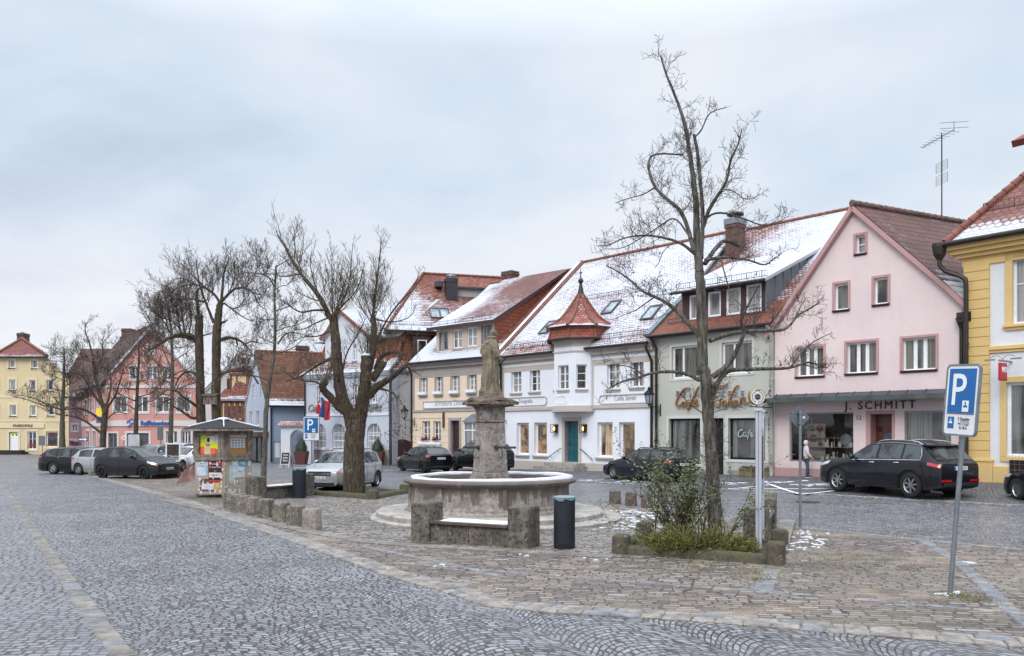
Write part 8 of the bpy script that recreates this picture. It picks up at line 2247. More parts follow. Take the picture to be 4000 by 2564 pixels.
mb=MB();m_=f5(.9,zp(930),-.02);mb.face([f5(.72,zp(980),-.02),f5(.92,zp(960),-.02),f5(.95,zp(885),-.01),f5(.78,zp(880),-.01)]);mb.build('green_flyer',simple('green_paper',hx('4f9a50'),.7),KI)
Re=1.46;ez_=zk(228);az_=zk(112,27.7)
mb=MB()
P=[Vector((Re*math.cos(th0+R(30)+R(60)*i),Re*math.sin(th0+R(30)+R(60)*i),ez_))for i in range(6)]
for i in range(6):mb.slab([P[i],P[(i+1)%6],Vector((0,0,az_))],.04)
mb.build('roof',M_kroof,KI)
mb=MB()
for i in range(6):mb.bar(P[i]+Vector((0,0,-.05)),P[(i+1)%6]+Vector((0,0,-.05)),.05,.07)
mb.build('eaves_board',M_kwood,KI)
mb=MB();rg=random.Random(4)
for i in range(6):
 k_=8;pts=[P[i].lerp(Vector((0,0,az_)),q_/k_)+Vector((0,0,.02))for q_ in range(1,k_+1)];mb.tube(pts,[rg.uniform(.015,.042)for _ in pts],7)
mb.lathe([(.25,-.03),(.16,.03),(0,.06)],10,(0,0,az_))
mb.build('roof_snow',M_snow,KI,smooth=180)
mb=MB()
for i in range(6):mb.face([P[i]+Vector((0,0,-.07)),P[(i+1)%6]+Vector((0,0,-.07)),Vector((0,0,ez_-.07))])
mb.build('soffit',M_kwood,KI)
M_jacket=simple('pale_pink_jacket',hx('cfc3c8'),.7,var=.08,scale=9,bump=.3,bscale=24)
M_jeans=simple('blue_jeans',hx('34475f'),.8,var=.2,scale=7)
M_skin=simple('skin',hx('c49a86'),.5,var=.05)
M_shoe=simple('navy_trainers',hx('2a3550'),.6);M_sole=simple('white_sole',hx('c9cacc'),.6)
Pp=next(q for q in(ts(10+i*.01,.75)for i in range(600))if CX+F*q.x/q.y>3149);Pp.z=gz(Pp.x,Pp.y);scp=(1868-1719)/F*Pp.y/1.77
PR=thing('person','person in pale hooded jacket, blue jeans and trainers facing the pink shop window','person',(Pp.x,Pp.y,gz(Pp.x,Pp.y)+.05),R(-8))
PR.scale=(scp,)*3
def skin_body(name,verts,edges,mat,parent,sub=2):
 me=bpy.data.meshes.new(name);me.from_pydata([v[0]for v in verts],edges,[]);me.materials.append(mat)
 o=bpy.data.objects.new(name,me);COL.objects.link(o);o.parent=parent
 md=o.modifiers.new('skin','SKIN');md.use_smooth_shade=True
 for i,v in enumerate(verts):
  sv=me.skin_vertices[0].data[i];sv.radius=v[1]if isinstance(v[1],tuple)else(v[1],v[1]);sv.use_root=i==0
 s=o.modifiers.new('sub','SUBSURF');s.levels=sub;s.render_levels=sub
 return o
skin_body('body',[((0,0,.95),.11),((0,0,1.15),.115),((.0,0,1.36),.12),((.0,0,1.47),.065),((.02,0,1.55),.06),((.04,0,1.64),.085),((.035,0,1.71),.07),((.0,-.09,.88),.085),((.04,-.1,.50),.058),((.0,-.1,.10),.042),((.0,.09,.88),.085),((.08,.09,.50),.058),((.10,.09,.10),.042),((.01,-.18,1.40),.06),((.03,-.21,1.12),.045),((.2,-.19,.93),.035),((.26,-.18,.89),.03),((.01,.18,1.40),.06),((.04,.21,1.12),.045),((.2,.19,.95),.035),((.26,.18,.9),.03)],[(0,1),(1,2),(2,3),(3,4),(4,5),(5,6),(0,7),(7,8),(8,9),(0,10),(10,11),(11,12),(2,13),(13,14),(14,15),(15,16),(2,17),(17,18),(18,19),(19,20)],M_skin,PR)
skin_body('jacket',[((0,0,.90),(.15,.19)),((0,0,1.1),(.14,.18)),((-.01,0,1.34),(.14,.17)),((-.01,0,1.45),(.09,.12)),((.0,-.19,1.40),.075),((.02,-.235,1.13),.065),((.18,-.2,.95),.05),((.0,.19,1.40),.075),((.03,.235,1.13),.065),((.18,.2,.96),.05)],[(0,1),(1,2),(2,3),(2,4),(4,5),(5,6),(2,7),(7,8),(8,9)],M_jacket,PR)
skin_body('hood',[((-.03,0,1.50),.10),((-.02,0,1.60),.115),((-.005,0,1.69),.11),((.01,0,1.74),.07)],[(0,1),(1,2),(2,3)],M_jacket,PR)
skin_body('trousers',[((0,0,.93),(.13,.15)),((0,-.085,.84),.10),((.04,-.1,.50),.075),((.0,-.1,.11),.065),((.0,.085,.84),.10),((.08,.09,.50),.075),((.10,.09,.11),.065)],[(0,1),(1,2),(2,3),(0,4),(4,5),(5,6)],M_jeans,PR)
mb=MB()
for x,y in((.0,-.1),(.1,.09)):
 mb.lathe([(.055,.0),(.06,.05),(.05,.10),(.03,.12)],10,(x-.01,y,.02));mb.lathe([(.05,.0),(.055,.04),(.04,.075),(0,.085)],10,(x+.1,y,.02),sx=1.5)
mb.build('shoes',M_shoe,PR,smooth=60)
mb=MB()
for x,y in((.0,-.1),(.1,.09)):mb.box(x-.08,x+.19,y-.05,y+.05,-.005,.022)
mb.build('shoe_soles',M_sole,PR,bevel=.015)
for s in(-1,1):
 b=Vector((.27,.18*s,.885+(.01 if s>0 else 0)));vs,es=[((b.x-.03,b.y,b.z+.02),.026),((b.x+.02,b.y,b.z-.015),.03)],[(0,1)]
 for i,(oy,L_)in enumerate(((-.024,.06),(-.008,.07),(.008,.066),(.022,.052))):
  k_=len(vs);vs+=[((b.x+.035,b.y+oy,b.z-.03),.010),((b.x+.035+L_*.45,b.y+oy,b.z-.055),.009),((b.x+.035+L_*.6,b.y+oy,b.z-.09),.008)];es+=[(1,k_),(k_,k_+1),(k_+1,k_+2)]
 k_=len(vs);vs+=[((b.x+.02,b.y-.035*s,b.z-.01),.011),((b.x+.045,b.y-.045*s,b.z-.035),.009)];es+=[(0,k_),(k_,k_+1)]
 skin_body('hand',vs,es,M_skin,PR,1)
mb=MB();mb.lathe([(.012,-.02),(.016,0),(.008,.03)],8,(.128,0,1.625));mb.build('nose',M_skin,PR,smooth=60)
mb=MB();mb.box(.114,.123,-.022,.022,1.583,1.592);mb.build('mouth',simple('lips',hx('8f5a52'),.5),PR)
mb=MB()
for s in(-1,1):mb.lathe([(.0,-.008),(.010,0),(0,.008)],8,(.117,.032*s,1.65))
mb.build('eyes',M_dark_in,PR,smooth=60)
def flag(u,v,Y,label,cols,w,h,rz,n=12):
 P=at_depth(u,v,Y);root=thing('flag',label,'flag',tuple(P),rz)
 mb=MB();mb.tube([(0,.9,-.55),(0,-.35,.45)],.025,6);mb.build('flagpole',M_sign_white,root)
 for k_,(c,a0,a1)in enumerate(cols):
  mb=MB()
  for i in range(n+1):
   for j in range(7):
    a=a0+(a1-a0)*j/6;t_=i/n
    mb.v.append((w*(a-.15*t_)+.05*math.sin(t_*5+a*9),-.25+.11*math.sin(a*13+t_*3),.35-.28*a-h*t_+.06*math.sin(a*8)))
  for i in range(n):
   for j in range(6):q_=i*7+j;mb.f.append([q_,q_+1,q_+8,q_+7]);mb.mi.append(0);mb.uv.append(None)
  mb.build('cloth',simple('flag_'+c,hx(c),.7,var=.15)if 'flag_'+c not in bpy.data.materials else bpy.data.materials['flag_'+c],root,smooth=180)
flag(1246,1590,58.3,'red flag with white patch, the shorter of the two on the pale house',[('b5232f',0,.55),('d0cfd0',.55,.8),('b5232f',.8,1)],.45,.85,R(-20))
flag(1258,1575,58.0,'longer blue and red flag hanging on the pale house',[('2b437d',0,.45),('b5232f',.45,1)],.75,1.35,R(-10))
M_box=[simple('box_leaf_%d'%i,hx(c),.6,var=.3,scale=9)for i,c in enumerate(('26391f','33482a','1c2b18'))]
M_pot=simple('rust_red_pot',hx('5a3432'),.55,var=.15)
def leafy(mb,n,rg,fn,size,nm=3):
 for _ in range(n):
  c,nrm=fn();d_=Vector((rg.gauss(0,1),rg.gauss(0,1),rg.gauss(0,1))).normalized();e=d_.cross(nrm)
  e=e.normalized()if e.length>.01 else d_.orthogonal().normalized();g_=nrm.cross(e).normalized();s=size*rg.uniform(.6,1.3)
  mb.face([c-e*s,c-g_*s*.5,c+e*s,c+g_*s*.5],rg.randrange(nm))
def topiary(P,label,hb,rb,pot_h,pot_r,seed,group='potted box trees by the doors'):
 root=thing('potted_box_tree',label,'potted box tree',(P.x,P.y,gz(P.x,P.y)),0,group)
 mb=MB();mb.lathe([(pot_r*.72,0),(pot_r,pot_h),(pot_r*.9,pot_h),(pot_r*.85,pot_h-.08),(0,pot_h-.08)],4,rot=R(40));mb.build('pot',M_pot,root,bevel=.015)
 rg=random.Random(seed);mb=MB()
 def f_():
  z=rg.random()**1.2;a=rg.uniform(0,6.283);r_=rb*math.sin(min(1,(1-z)*1.25+.04)*math.pi/2)*(1 if z>.12 else .85)*(1-.35*z)*rg.uniform(.72,1.06)
  return Vector((r_*math.cos(a),r_*math.sin(a),pot_h+z*hb)),Vector((math.cos(a),math.sin(a),.5)).normalized()
 leafy(mb,1500,rg,f_,.045);mb.lathe([(rb*.6,0),(rb*.75,hb*.2),(rb*.5,hb*.6),(0,hb*.9)],10,(0,0,pot_h),2)
 mb.build('foliage',M_box,root,recalc=False)
topiary(at(1178,1816),'potted box tree in the mouth of the arched gateway',.95,.5,.95,.62,1)
topiary(at(1475,1820),'potted box tree before the right arched window',.95,.5,.95,.62,2)
topiary(at(2472,1846)+Vector((0,.4,0)),'potted box tree before the rightmost shop window of the white house',1.15,.55,.8,.5,3)
M_wtub=simple('mossy_wooden_tub',hx('6b6347'),.85,var=.3,scale=6)
for(u,v,w,lab,sd)in((2926,1868,.62,'wooden flower tub left of the stele under the café window',4),(2990,1863,.8,'wooden flower tub right of the stele at the café corner',5)):
 P=at(u,v);root=thing('flower_tub',lab,'flower tub',(P.x,P.y+.2,gz(P.x,P.y)+.05),math.atan2(-.743,.669),'wooden flower tubs before the café')
 mb=MB();mb.box(-w/2,w/2,-.2,.2,0,.34);mb.box(-w/2-.03,w/2+.03,-.23,.23,.30,.35);mb.build('tub',M_wtub,root,bevel=.015)
 rg=random.Random(sd);mb=MB();leafy(mb,260,rg,lambda:(Vector((rg.uniform(-w/2,w/2),rg.uniform(-.18,.18),.36+abs(rg.gauss(0,.06)))),Vector((rg.gauss(0,.5),rg.gauss(0,.5),1)).normalized()),.04);mb.build('plants',M_box,root,recalc=False)
def bark(name,col,moss=.4,ruddy=0):
 m,t,b=newmat(name);p=t.pos();x,y,z=t.xyz(p)
 fis=t.noise(t.com(t.m('MULTIPLY',x,22.0),t.m('MULTIPLY',y,22.0),t.m('MULTIPLY',z,3.2)),1,5,.65)
 n1=t.noise(p,1.6,5,.6)
 c=t.mix(t.step(fis,.36,.62),mul(col,.36),mul(col,1.2))
 c=t.mix(t.m('MULTIPLY',t.step(t.noise(p,6,4),.6,.72),.4),c,mul((.30,.30,.27),1))
 nz=t.xyz(t.new('ShaderNodeNewGeometry').outputs['Normal'])[2]
 c=t.mix(t.m('MULTIPLY',t.m('MULTIPLY',t.step(n1,.46,.64),t.step(nz,-.5,.8)),moss),c,(.070,.072,.022))
 t.put(b.inputs['Base Color'],c);b.inputs['Roughness'].default_value=.9;b.inputs['Specular IOR Level'].default_value=.2
 t.put(b.inputs['Normal'],t.bump(fis,.9,.03));return m
M_barkA=bark('linden_bark',hx('65605a'),.45)
M_barkB=bark('red_brown_bark',hx('54493f'),.5)
M_twigA=simple('dark_twig',hx('463c37'),.85,var=.25,scale=2)
M_twigB=simple('olive_twig',hx('554a3c'),.85,var=.3,scale=2)
M_twigC=simple('reddish_twig',hx('574a43'),.85,var=.2,scale=2)
M_deadleaf=simple('dry_seed_bract',hx('5a4336'),.8,var=.3)
class Tree:
 def __init__(s,name,label,base,Y,seed,dens=1.0,minr=.0045,up=.35,wig=.25,levels=3,twl=1.0,cf=1.0):
  s.cf=cf
  s.P=Vector(((base[0]-CX)/F*Y,Y,0));s.P.z=gz(s.P.x,s.P.y)
  s.Y=Y;s.rg=random.Random(seed);s.root=thing(name,label,'tree',tuple(s.P))
  s.tr=MB();s.cr=MB();s.dens=dens;s.minr=minr;s.up=up;s.wig=wig;s.levels=levels;s.twl=twl
 def w(s,u,v,dy=0):p=at_depth(u,v,s.Y);f=(s.Y+dy)/s.Y;q=Vector((p.x*f,p.y+dy,HC+(p.z-HC)*f));return q-s.P
 def smooth(s,pts,it=2):
  for _ in range(it):
   q=[pts[0]]
   for a,b in zip(pts[:-1],pts[1:]):q+=[a.lerp(b,.25),a.lerp(b,.75)]
   q.append(pts[-1]);pts=q
  return pts
 def limb(s,px,r0,r1,dy0=0,dy1=0,n=8,grow=True,trunk=True,start=.2,clen=None,knob=0):
  k=len(px);pts=[s.w(u,v,dy0+(dy1-dy0)*(i/max(1,k-1))**1.3)for i,(u,v)in enumerate(px)]
  pts=s.smooth(pts,2);m=len(pts);rg=s.rg
  rad=[(r0+(r1-r0)*(i/(m-1))**.8)*(1+rg.uniform(-.05,.05))for i in range(m)]
  for i in range(1,m-1):pts[i]=pts[i]+Vector((rg.uniform(-1,1),rg.uniform(-1,1),rg.uniform(-.5,.5)))*min(.012,rad[i]*.12)
  if knob:rad[-1]*=.8;rad[-2]*=1.15
  (s.tr if trunk else s.cr).tube(pts,rad,n)
  if grow:s.sprout(pts,rad,0,start,clen)
  return pts
 def sprout(s,pts,rad,lev,start=.25,clen=None):
  rg=s.rg;L=sum((b-a).length for a,b in zip(pts[:-1],pts[1:]));acc=0
  if L<.05:return
  sp=(.135,.10,.085,.1)[lev]/s.dens;nxt=start*L+rg.uniform(0,sp)
  base=clen*1.12*s.cf if clen else(.95,.5,.28,.14)[lev]*s.twl
  for i,(a,b)in enumerate(zip(pts[:-1],pts[1:])):
   l=(b-a).length
   while acc+l>nxt:
    q=(nxt-acc)/max(l,1e-6);p=a.lerp(b,q);r=rad[i]+(rad[i+1]-rad[i])*q;tan=(b-a).normalized()
    nxt+=sp*rg.uniform(.5,1.6)
    side=Vector((rg.gauss(0,1),rg.gauss(0,1),rg.gauss(0,1)));side=(side-tan*side.dot(tan)).normalized()
    d=(tan*rg.uniform(.3,.9)+side*rg.uniform(.6,1.1)+Vector((0,0,s.up*rg.uniform(.2,1.6)))).normalized()
    ln=base*rg.uniform(.45,1.25)*(1.1-.55*nxt/L)
    if ln<.04:continue
    s.branch(p,d,ln,min(r*.6,max(s.minr,ln*.014)),lev+1)
   acc+=l
 def branch(s,p,d,ln,r,lev):
  rg=s.rg;k=5 if lev==1 else 4 if lev==2 else 3;pts=[p];rad=[r];st=ln/k
  for i in range(k):
   d=(d+Vector((rg.gauss(0,1),rg.gauss(0,1),rg.gauss(0,1)))*s.wig+Vector((0,0,s.up*.22))).normalized()
   p=p+d*st;pts.append(p);rad.append(max(s.minr*.75,r*(1-.8*(i+1)/k)))
  s.cr.tube(pts,rad,5 if lev==1 and r>.02 else 3,cap=False)
  if lev<s.levels:s.sprout(pts,rad,lev,.15,None if lev>1 else ln*.52)
 def done(s,mt,mc):
  s.tr.build('trunk',mt,s.root,smooth=180,recalc=False);o=s.cr.build('crown',mc,s.root,recalc=False)
  return s.root
g=lambda x,y:(2200+x/1.2833,100+y/1.2833)
q24=lambda x,y:(2400+x/1.811,1400+y/1.811)
T=Tree('linden_tree','tall bare tree with forked leader standing in the stone planter',(2784,2140),14.75,5,cf=.92,dens=1.5,minr=.0044,up=.32,wig=.22,twl=.95)
T.limb([(2786,2160),q24(712,1230),q24(705,1000),q24(692,800),q24(680,560),q24(665,400),q24(650,250),q24(640,100),A(660,1400),A(665,1150),A(650,900),A(640,700)],.130,.085,0,0,12,grow=False)
T.limb([A(640,700),g(672,1120),g(668,1000),g(664,850),g(645,720),g(625,570),g(598,450),g(560,350),g(510,230),g(488,150)],.085,.010,0,.4,9,start=.15,clen=.62)
T.limb([g(690,1170),g(703,980),g(692,830),g(676,640),g(655,545)],0.0452,.026,0,-.35,8,start=.25,clen=.6)
T.limb([g(660,560),g(695,525),g(725,445),g(765,425),g(820,410)],0.0172,.006,-.35,-.6,6,clen=.5)
T.limb([g(700,1010),g(735,910),g(790,830),g(825,770),g(838,670),g(880,595),g(895,520)],0.0429,.008,0,-.7,7,clen=.66)
T.limb([g(800,820),g(860,830),g(910,880),g(985,850)],0.0125,.005,-.3,-.8,5,clen=.4)
T.limb([g(655,1135),g(630,1030),g(590,925),g(520,870),g(455,810),g(425,720),g(432,655),g(490,640),g(600,650)],0.0468,.012,0,.8,7,clen=.6)
T.limb([g(455,815),g(400,850),g(330,865),g(260,890)],0.0172,.005,.5,.9,5,clen=.5)
T.limb([g(660,1145),g(600,1095),g(540,1072),g(430,1050),g(310,1060),g(225,1105),g(165,1105)],0.0351,.006,0,-.9,6,clen=.6)
T.limb([g(560,1080),g(500,1130),g(480,1190),g(460,1215)],0.0125,.005,-.3,-.5,5,clen=.45)
T.limb([g(640,1070),g(560,950),g(480,1010),g(400,1060),g(300,1120),g(210,1120)],0.0203,.005,0,.7,5,clen=.55)
T.limb([A(640,1180),A(560,1090),A(480,1000),A(380,920),A(300,885),A(215,850),A(120,760),A(20,690),A(-60,650)],0.0546,.010,0,1.1,8,clen=.62)
T.limb([A(300,890),A(240,930),A(170,985),A(100,1010),A(-20,1060)],0.0172,.005,.5,.9,5,clen=.5)
T.limb([A(680,610),A(790,590),A(900,590),A(1020,610),A(1130,655),A(1200,600),A(1260,560)],0.0351,.006,0,-.8,6,clen=.55)
T.limb([A(680,640),A(760,520),A(830,450),A(940,505)],0.0429,.036,0,.5,8,start=.5,clen=.45,knob=1)
T.limb([g(700,980),g(770,930),g(900,965),g(1000,1008),g(1080,985),g(1130,955)],0.0250,.005,0,.9,6,clen=.5)
T.limb([A(800,600),A(840,750),A(880,880),A(950,950)],0.0172,.006,-.2,-.5,5,clen=.45)
T.limb([A(720,1215),A(850,1165),A(1000,1142),A(1200,1142),A(1300,1130),A(1370,1030),A(1450,985),A(1540,930)],0.0484,.012,0,.8,8,clen=.6)
T.limb([A(1360,1045),A(1400,960),A(1440,900)],0.0140,.005,.5,.8,5,clen=.45)
T.limb([A(740,1490),A(870,1390),A(930,1260),A(980,1160),A(945,1060),A(1000,960),A(1090,790)],0.0608,.010,0,-.9,8,start=.35,clen=.5)
T.limb([q24(690,250),q24(740,150),q24(800,85),q24(900,80),q24(1050,75),q24(1200,75),q24(1290,55),q24(1380,20),q24(1500,70)],0.0585,.012,0,.5,8,start=.3,clen=.55)
T.limb([q24(1250,60),q24(1330,-60),q24(1430,-130),q24(1540,-180)],0.0234,.006,.3,.9,5,clen=.55)
T.limb([q24(1300,40),q24(1400,60),q24(1480,100),q24(1560,100)],0.0140,.004,.4,.2,5,clen=.4)
T.limb([q24(600,155),q24(530,115),q24(440,95),q24(330,95),q24(240,110),q24(150,145),q24(60,160),q24(-40,215)],0.0429,.012,0,-.7,7,start=.3,clen=.55)
T.limb([q24(210,120),q24(120,60),q24(-20,40)],0.0156,.005,-.4,-.8,5,clen=.5)
T.limb([q24(620,385),q24(560,345),q24(500,290),q24(440,230)],0.0140,.004,0,-.4,5,clen=.35)
T.limb([q24(720,350),q24(800,330),q24(880,340),q24(930,360)],0.0094,.004,0,-.4,5,clen=.3)
rg=random.Random(77)
for _ in range(46):
 f_=rg.random();p=T.w(2784+rg.uniform(-6,6),1500+f_*400,-.1);T.branch(p,Vector((rg.gauss(0,1),rg.gauss(0,.6),rg.uniform(-.2,.8))).normalized(),rg.uniform(.15,.5),.006,2)
for q_ in range(160):
 i=rg.randrange(len(T.cr.v));p=Vector(T.cr.v[i])
 if p.z<5.4:e=Vector((rg.gauss(0,1),rg.gauss(0,1),rg.gauss(0,.5))).normalized()*.018;T.cr.face([p,p+e+Vector((0,0,-.02)),p+Vector((0,0,-.05)),p-e+Vector((0,0,-.02))],1)
T.done(M_barkA,[M_twigA,M_deadleaf])
G6=lambda x,y:(600+x/2.1845,800+y/2.1845)
T=Tree('pollarded_tree','old pollarded tree with massive split trunk and a sawn-off limb',(1385,1932),28.6,6,dens=.66,minr=.0064,up=.6,wig=.12,twl=1.25,cf=1.1)
T.limb([(1382,1960),(1384,1925),(1384,1860),(1382,1780),(1386,1700),(1392,1640)],.42,.32,0,0,18,grow=False)
p_=[T.w(*q)for q in((1392,1641),(1394,1622),(1395,1606),(1395,1596))];T.tr.tube(p_,[.32,.29,.2,.05],18)
T.limb([I_(655,1300),I_(590,1030),I_(520,900),I_(490,780),I_(470,600),I_(455,420),I_(445,250),G6(1545,1050),G6(1530,935)],.26,.14,0,.3,10,grow=False,knob=1)
T.limb([I_(655,1320),I_(715,990),I_(755,800),I_(770,600),I_(770,415)],.27,.175,0,-.2,12,grow=False)
T.limb([I_(590,1030),I_(480,980),I_(420,890),I_(330,810),I_(290,745),I_(340,690)],.16,.11,0,-.5,10,start=.5,clen=.9)
T.limb([I_(330,790),I_(290,730),I_(230,690),I_(120,690),I_(20,660),I_(-60,620)],.05,.012,-.4,-1.2,6,clen=.9)
T.limb([I_(470,430),I_(370,450),I_(270,500),I_(170,570),I_(60,640),I_(-100,690)],.09,.015,0,.9,8,clen=.9)
T.limb([I_(790,850),I_(880,750),I_(960,700),I_(1060,640),I_(1130,570),I_(1210,515)],.17,.07,0,-.7,10,start=.4,clen=.9,knob=1)
T.limb([I_(1210,520),I_(1260,570),I_(1320,600),I_(1370,640)],.04,.008,-.7,-.9,6,clen=.7)
T.limb([I_(930,770),I_(1020,790),I_(1090,830),I_(1110,900)],.055,.012,-.2,-.6,7,clen=.9)
for(x0,y0,x1,y1)in((1060,800,1130,1150),(1020,780,1060,1100),(1120,860,1200,1180),(960,760,1010,1010),(1090,850,1080,1200)):
 T.limb([I_(x0,y0),I_((x0+x1)/2+25,(y0+y1)/2-30),I_(x1,y1)],.018,.005,-.3,-.7,5,clen=.45,trunk=False)
T.limb([I_(840,660),I_(900,580),I_(960,480)],.15,.11,0,.3,10,start=.6,clen=.8,knob=1)
T.limb([I_(870,560),I_(910,440),I_(1000,380),I_(1120,375),I_(1200,400)],.08,.05,.2,.5,8,start=.4,clen=.9,knob=1)
T.limb([I_(800,560),I_(830,430),G6(1880,1200),G6(1885,1080),G6(1870,960)],.13,.10,0,.4,9,start=.6,clen=.9,knob=1)
T.limb([G6(1500,960),G6(1440,820),G6(1340,690),G6(1240,570),G6(1160,440),G6(1115,340),G6(1062,270),G6(1045,215)],.115,.010,.3,1.3,8,start=.12,clen=1.35)
T.limb([G6(1250,590),G6(1100,620),G6(1040,590),G6(900,590),G6(800,580)],.03,.008,.8,.3,6,clen=.8)
T.limb([G6(1260,560),G6(1220,450),G6(1205,330),G6(1195,190)],.03,.007,.9,1.3,6,clen=.8)
T.limb([G6(1480,900),G6(1350,900),G6(1250,930),G6(1120,830),G6(1060,800)],.05,.010,.2,-.7,6,clen=.9)
T.limb([I_(520,560),I_(560,380),I_(680,180),I_(760,20)],.04,.008,.2,-.8,6,clen=.8)
rg=random.Random(15)
def shoots(T,u,v,n,spread,h,dy,r=.018):
 for i in range(n):
  a=rg.uniform(-1,1);hh=h*rg.uniform(.55,.98)*(1-.25*abs(a))
  T.limb([(u+rg.uniform(-8,8),v+rg.uniform(0,25)),(u+a*spread*.55,v-hh*.4),(u+a*spread,v-hh)],r*rg.uniform(.6,1.1),.006,dy,dy+rg.uniform(-1.6,1.6),5,trunk=False,start=.08,clen=.75)
u_,v_=G6(1530,960);shoots(T,u_,v_,15,130,330,.3)
u_,v_=G6(1870,980);shoots(T,u_,v_,11,105,270,.4)
T.limb([G6(1870,970),G6(1885,780),G6(1915,570),G6(1935,420),G6(1940,260)],.055,.008,.4,.4,7,start=.1,clen=.95)
T.limb([G6(1890,1180),G6(2000,960),G6(2100,830),G6(2200,740),G6(2270,580)],.05,.008,.4,-.6,6,clen=.95)
for q_,dy_ in(([G6(1510,960),G6(1400,1000),G6(1260,1080),G6(1120,1030)],.9),([G6(1500,1080),G6(1400,1130),G6(1280,1120),G6(1180,1180)],-.8),([G6(1560,900),G6(1670,720),G6(1700,330)],.6),([G6(1570,900),G6(1740,740),G6(1790,540)],-.6),([G6(1900,980),G6(2050,1010),G6(2200,960),G6(2240,860)],.8),([G6(1900,1180),G6(2060,1130),G6(2220,1180)],-.9),([G6(1520,950),G6(1400,760),G6(1330,520),G6(1350,400)],-.7),([G6(1860,960),G6(1790,760),G6(1800,560)],.7),([G6(1450,830),G6(1330,800),G6(1180,720)],.5)):T.limb(q_,.035,.008,0,dy_,6,clen=.8)
u_,v_=I_(775,420);shoots(T,u_,v_+10,8,80,190,-.2,.012)
u_,v_=I_(960,480);shoots(T,u_,v_,6,60,170,.3,.02);u_,v_=I_(310,740);shoots(T,u_,v_,7,60,150,-.5,.018);u_,v_=I_(1190,520);shoots(T,u_,v_,5,60,110,-.7,.015)
for _ in range(90):
 p=T.w(1330+rg.uniform(-30,150),1560+rg.uniform(-90,70),-.35);T.branch(p,Vector((rg.gauss(0,1),rg.gauss(-.4,.6),rg.uniform(-.3,.9))).normalized(),rg.uniform(.3,.9),.008,2)
for _ in range(110):
 p=T.w(1150/1+rg.uniform(370,470),1240+rg.uniform(330,480),-.6)
 p=T.w(1500+rg.gauss(60,34),1700+rg.gauss(-15,18),-.6);e=Vector((rg.gauss(0,1),rg.gauss(0,1),0)).normalized()*.022;T.cr.face([p,p+e+Vector((0,0,-.03)),p+Vector((0,0,-.08)),p-e+Vector((0,0,-.03))],1)
rt=T.done(M_barkB,[M_twigB,M_deadleaf])
mb=MB();p=T.w(*I_(770,410),-.2);mb.lathe([(.18,-.02),(.185,.02),(.12,.06),(0,.07)],14,tuple(p));mb.build('snow_cap',M_snow,rt,smooth=180)
M_cut=simple('sawn_wood',hx('8d7258'),.8)
def auto(T,px,r0,r1,nl,seed,span,lenpx,thick=.35,lo=.35,drop=.0,dy=1.2,clen=.9,trunkn=9):
 rg=random.Random(seed);T.limb(px,r0,r1,0,0,trunkn,start=.6,clen=clen)
 segs=[]
 for i in range(nl):
  f=lo+(1-lo)*(i+rg.random()*.5)/nl;k=f*(len(px)-1);j=min(int(k),len(px)-2);q=k-j
  u=px[j][0]+(px[j+1][0]-px[j][0])*q;v=px[j][1]+(px[j+1][1]-px[j][1])*q;sd=1 if i%2 else-1
  L=lenpx*rg.uniform(.65,1.15)*(1.1-.6*f);e=rg.uniform(.15,.75)-drop
  a=[(u,v),(u+sd*L*.35,v-L*.30*e*rg.uniform(.3,1.6)),(u+sd*L*.7,v-L*(.55*e)+rg.uniform(-.1,.1)*L),(u+sd*L,v-L*e*1.15)]
  rr=(r0+(r1-r0)*f)*thick
  T.limb(a,rr,.012,0,rg.uniform(-dy,dy),6,clen=clen)
T=Tree('slender_tree','slender bare tree in front of the blue house beside the kiosk',(1025,1879),37.0,7,dens=.95,minr=.0095,up=.4,wig=.22,twl=1.2)
auto(T,[(1027,1885),(1032,1800),(1036,1700),(1040,1600),(1050,1500),G6(1010,1400),G6(1035,1200),G6(1040,1000),G6(1030,800),G6(1040,620),G6(1045,520)],.15,.03,13,3,0,165,.42,.42,.05,1.5,1.05)
T.limb([G6(1045,530),G6(1130,480),G6(1200,440),G6(1270,470)],.03,.008,0,.8,6,clen=.8);T.limb([G6(1030,700),G6(980,610),G6(900,590),G6(790,575),G6(700,600)],.045,.010,0,-.8,6,clen=.9);T.limb([G6(1060,1190),G6(1120,1100),G6(1200,1085),G6(1330,1130)],.05,.01,0,-.8,6,clen=.9);T.limb([(1010,1500),(985,1460),(930,1440),(880,1455),(850,1490)],.05,.02,0,-.7,6,clen=.9)
T.done(M_barkA,[M_twigA])
T=Tree('old_tree','thick-stemmed old tree behind the kiosk with a broken top, left of the pair',(788,1872),39.0,8,cf=1.25,dens=.72,minr=.008,up=.45,wig=.22,twl=1.25)
T.limb([(792,1880),(790,1780),(786,1650),(783,1540),(780,1400),(778,1300),(778,1230)],.25,.18,0,0,12,grow=False,knob=1)
T.limb([(778,1270),(776,1220),(768,1160),(772,1130)],.10,.05,0,0,8,start=.3,clen=1.0,knob=1)
for px,r0,dyy in(([G6(370,1140),G6(300,1110),G6(230,1100),G6(150,1120),G6(80,1180),G6(0,1230)],.13,-1.0),([G6(360,1170),G6(290,1130),G6(200,1125),G6(110,1150),G6(40,1190),G6(-60,1260)],.10,.8),([G6(260,1080),G6(250,980),G6(180,920),G6(100,880),G6(10,800)],.04,-.8),([(782,1600),(760,1580),(720,1555),(690,1530)],.11,-.8),([(780,1480),(750,1450),(720,1455),(695,1480),(680,1520)],.09,.8),([(775,1320),(800,1310),(828,1300)],.05,.2),([G6(240,1090),G6(180,1000),G6(60,960),G6(-30,900)],.04,.6),([(790,1620),(755,1640),(715,1610),(680,1590),(640,1560)],.10,-.6)):
 T.limb(px,r0,.018,0,dyy,8,clen=1.15)
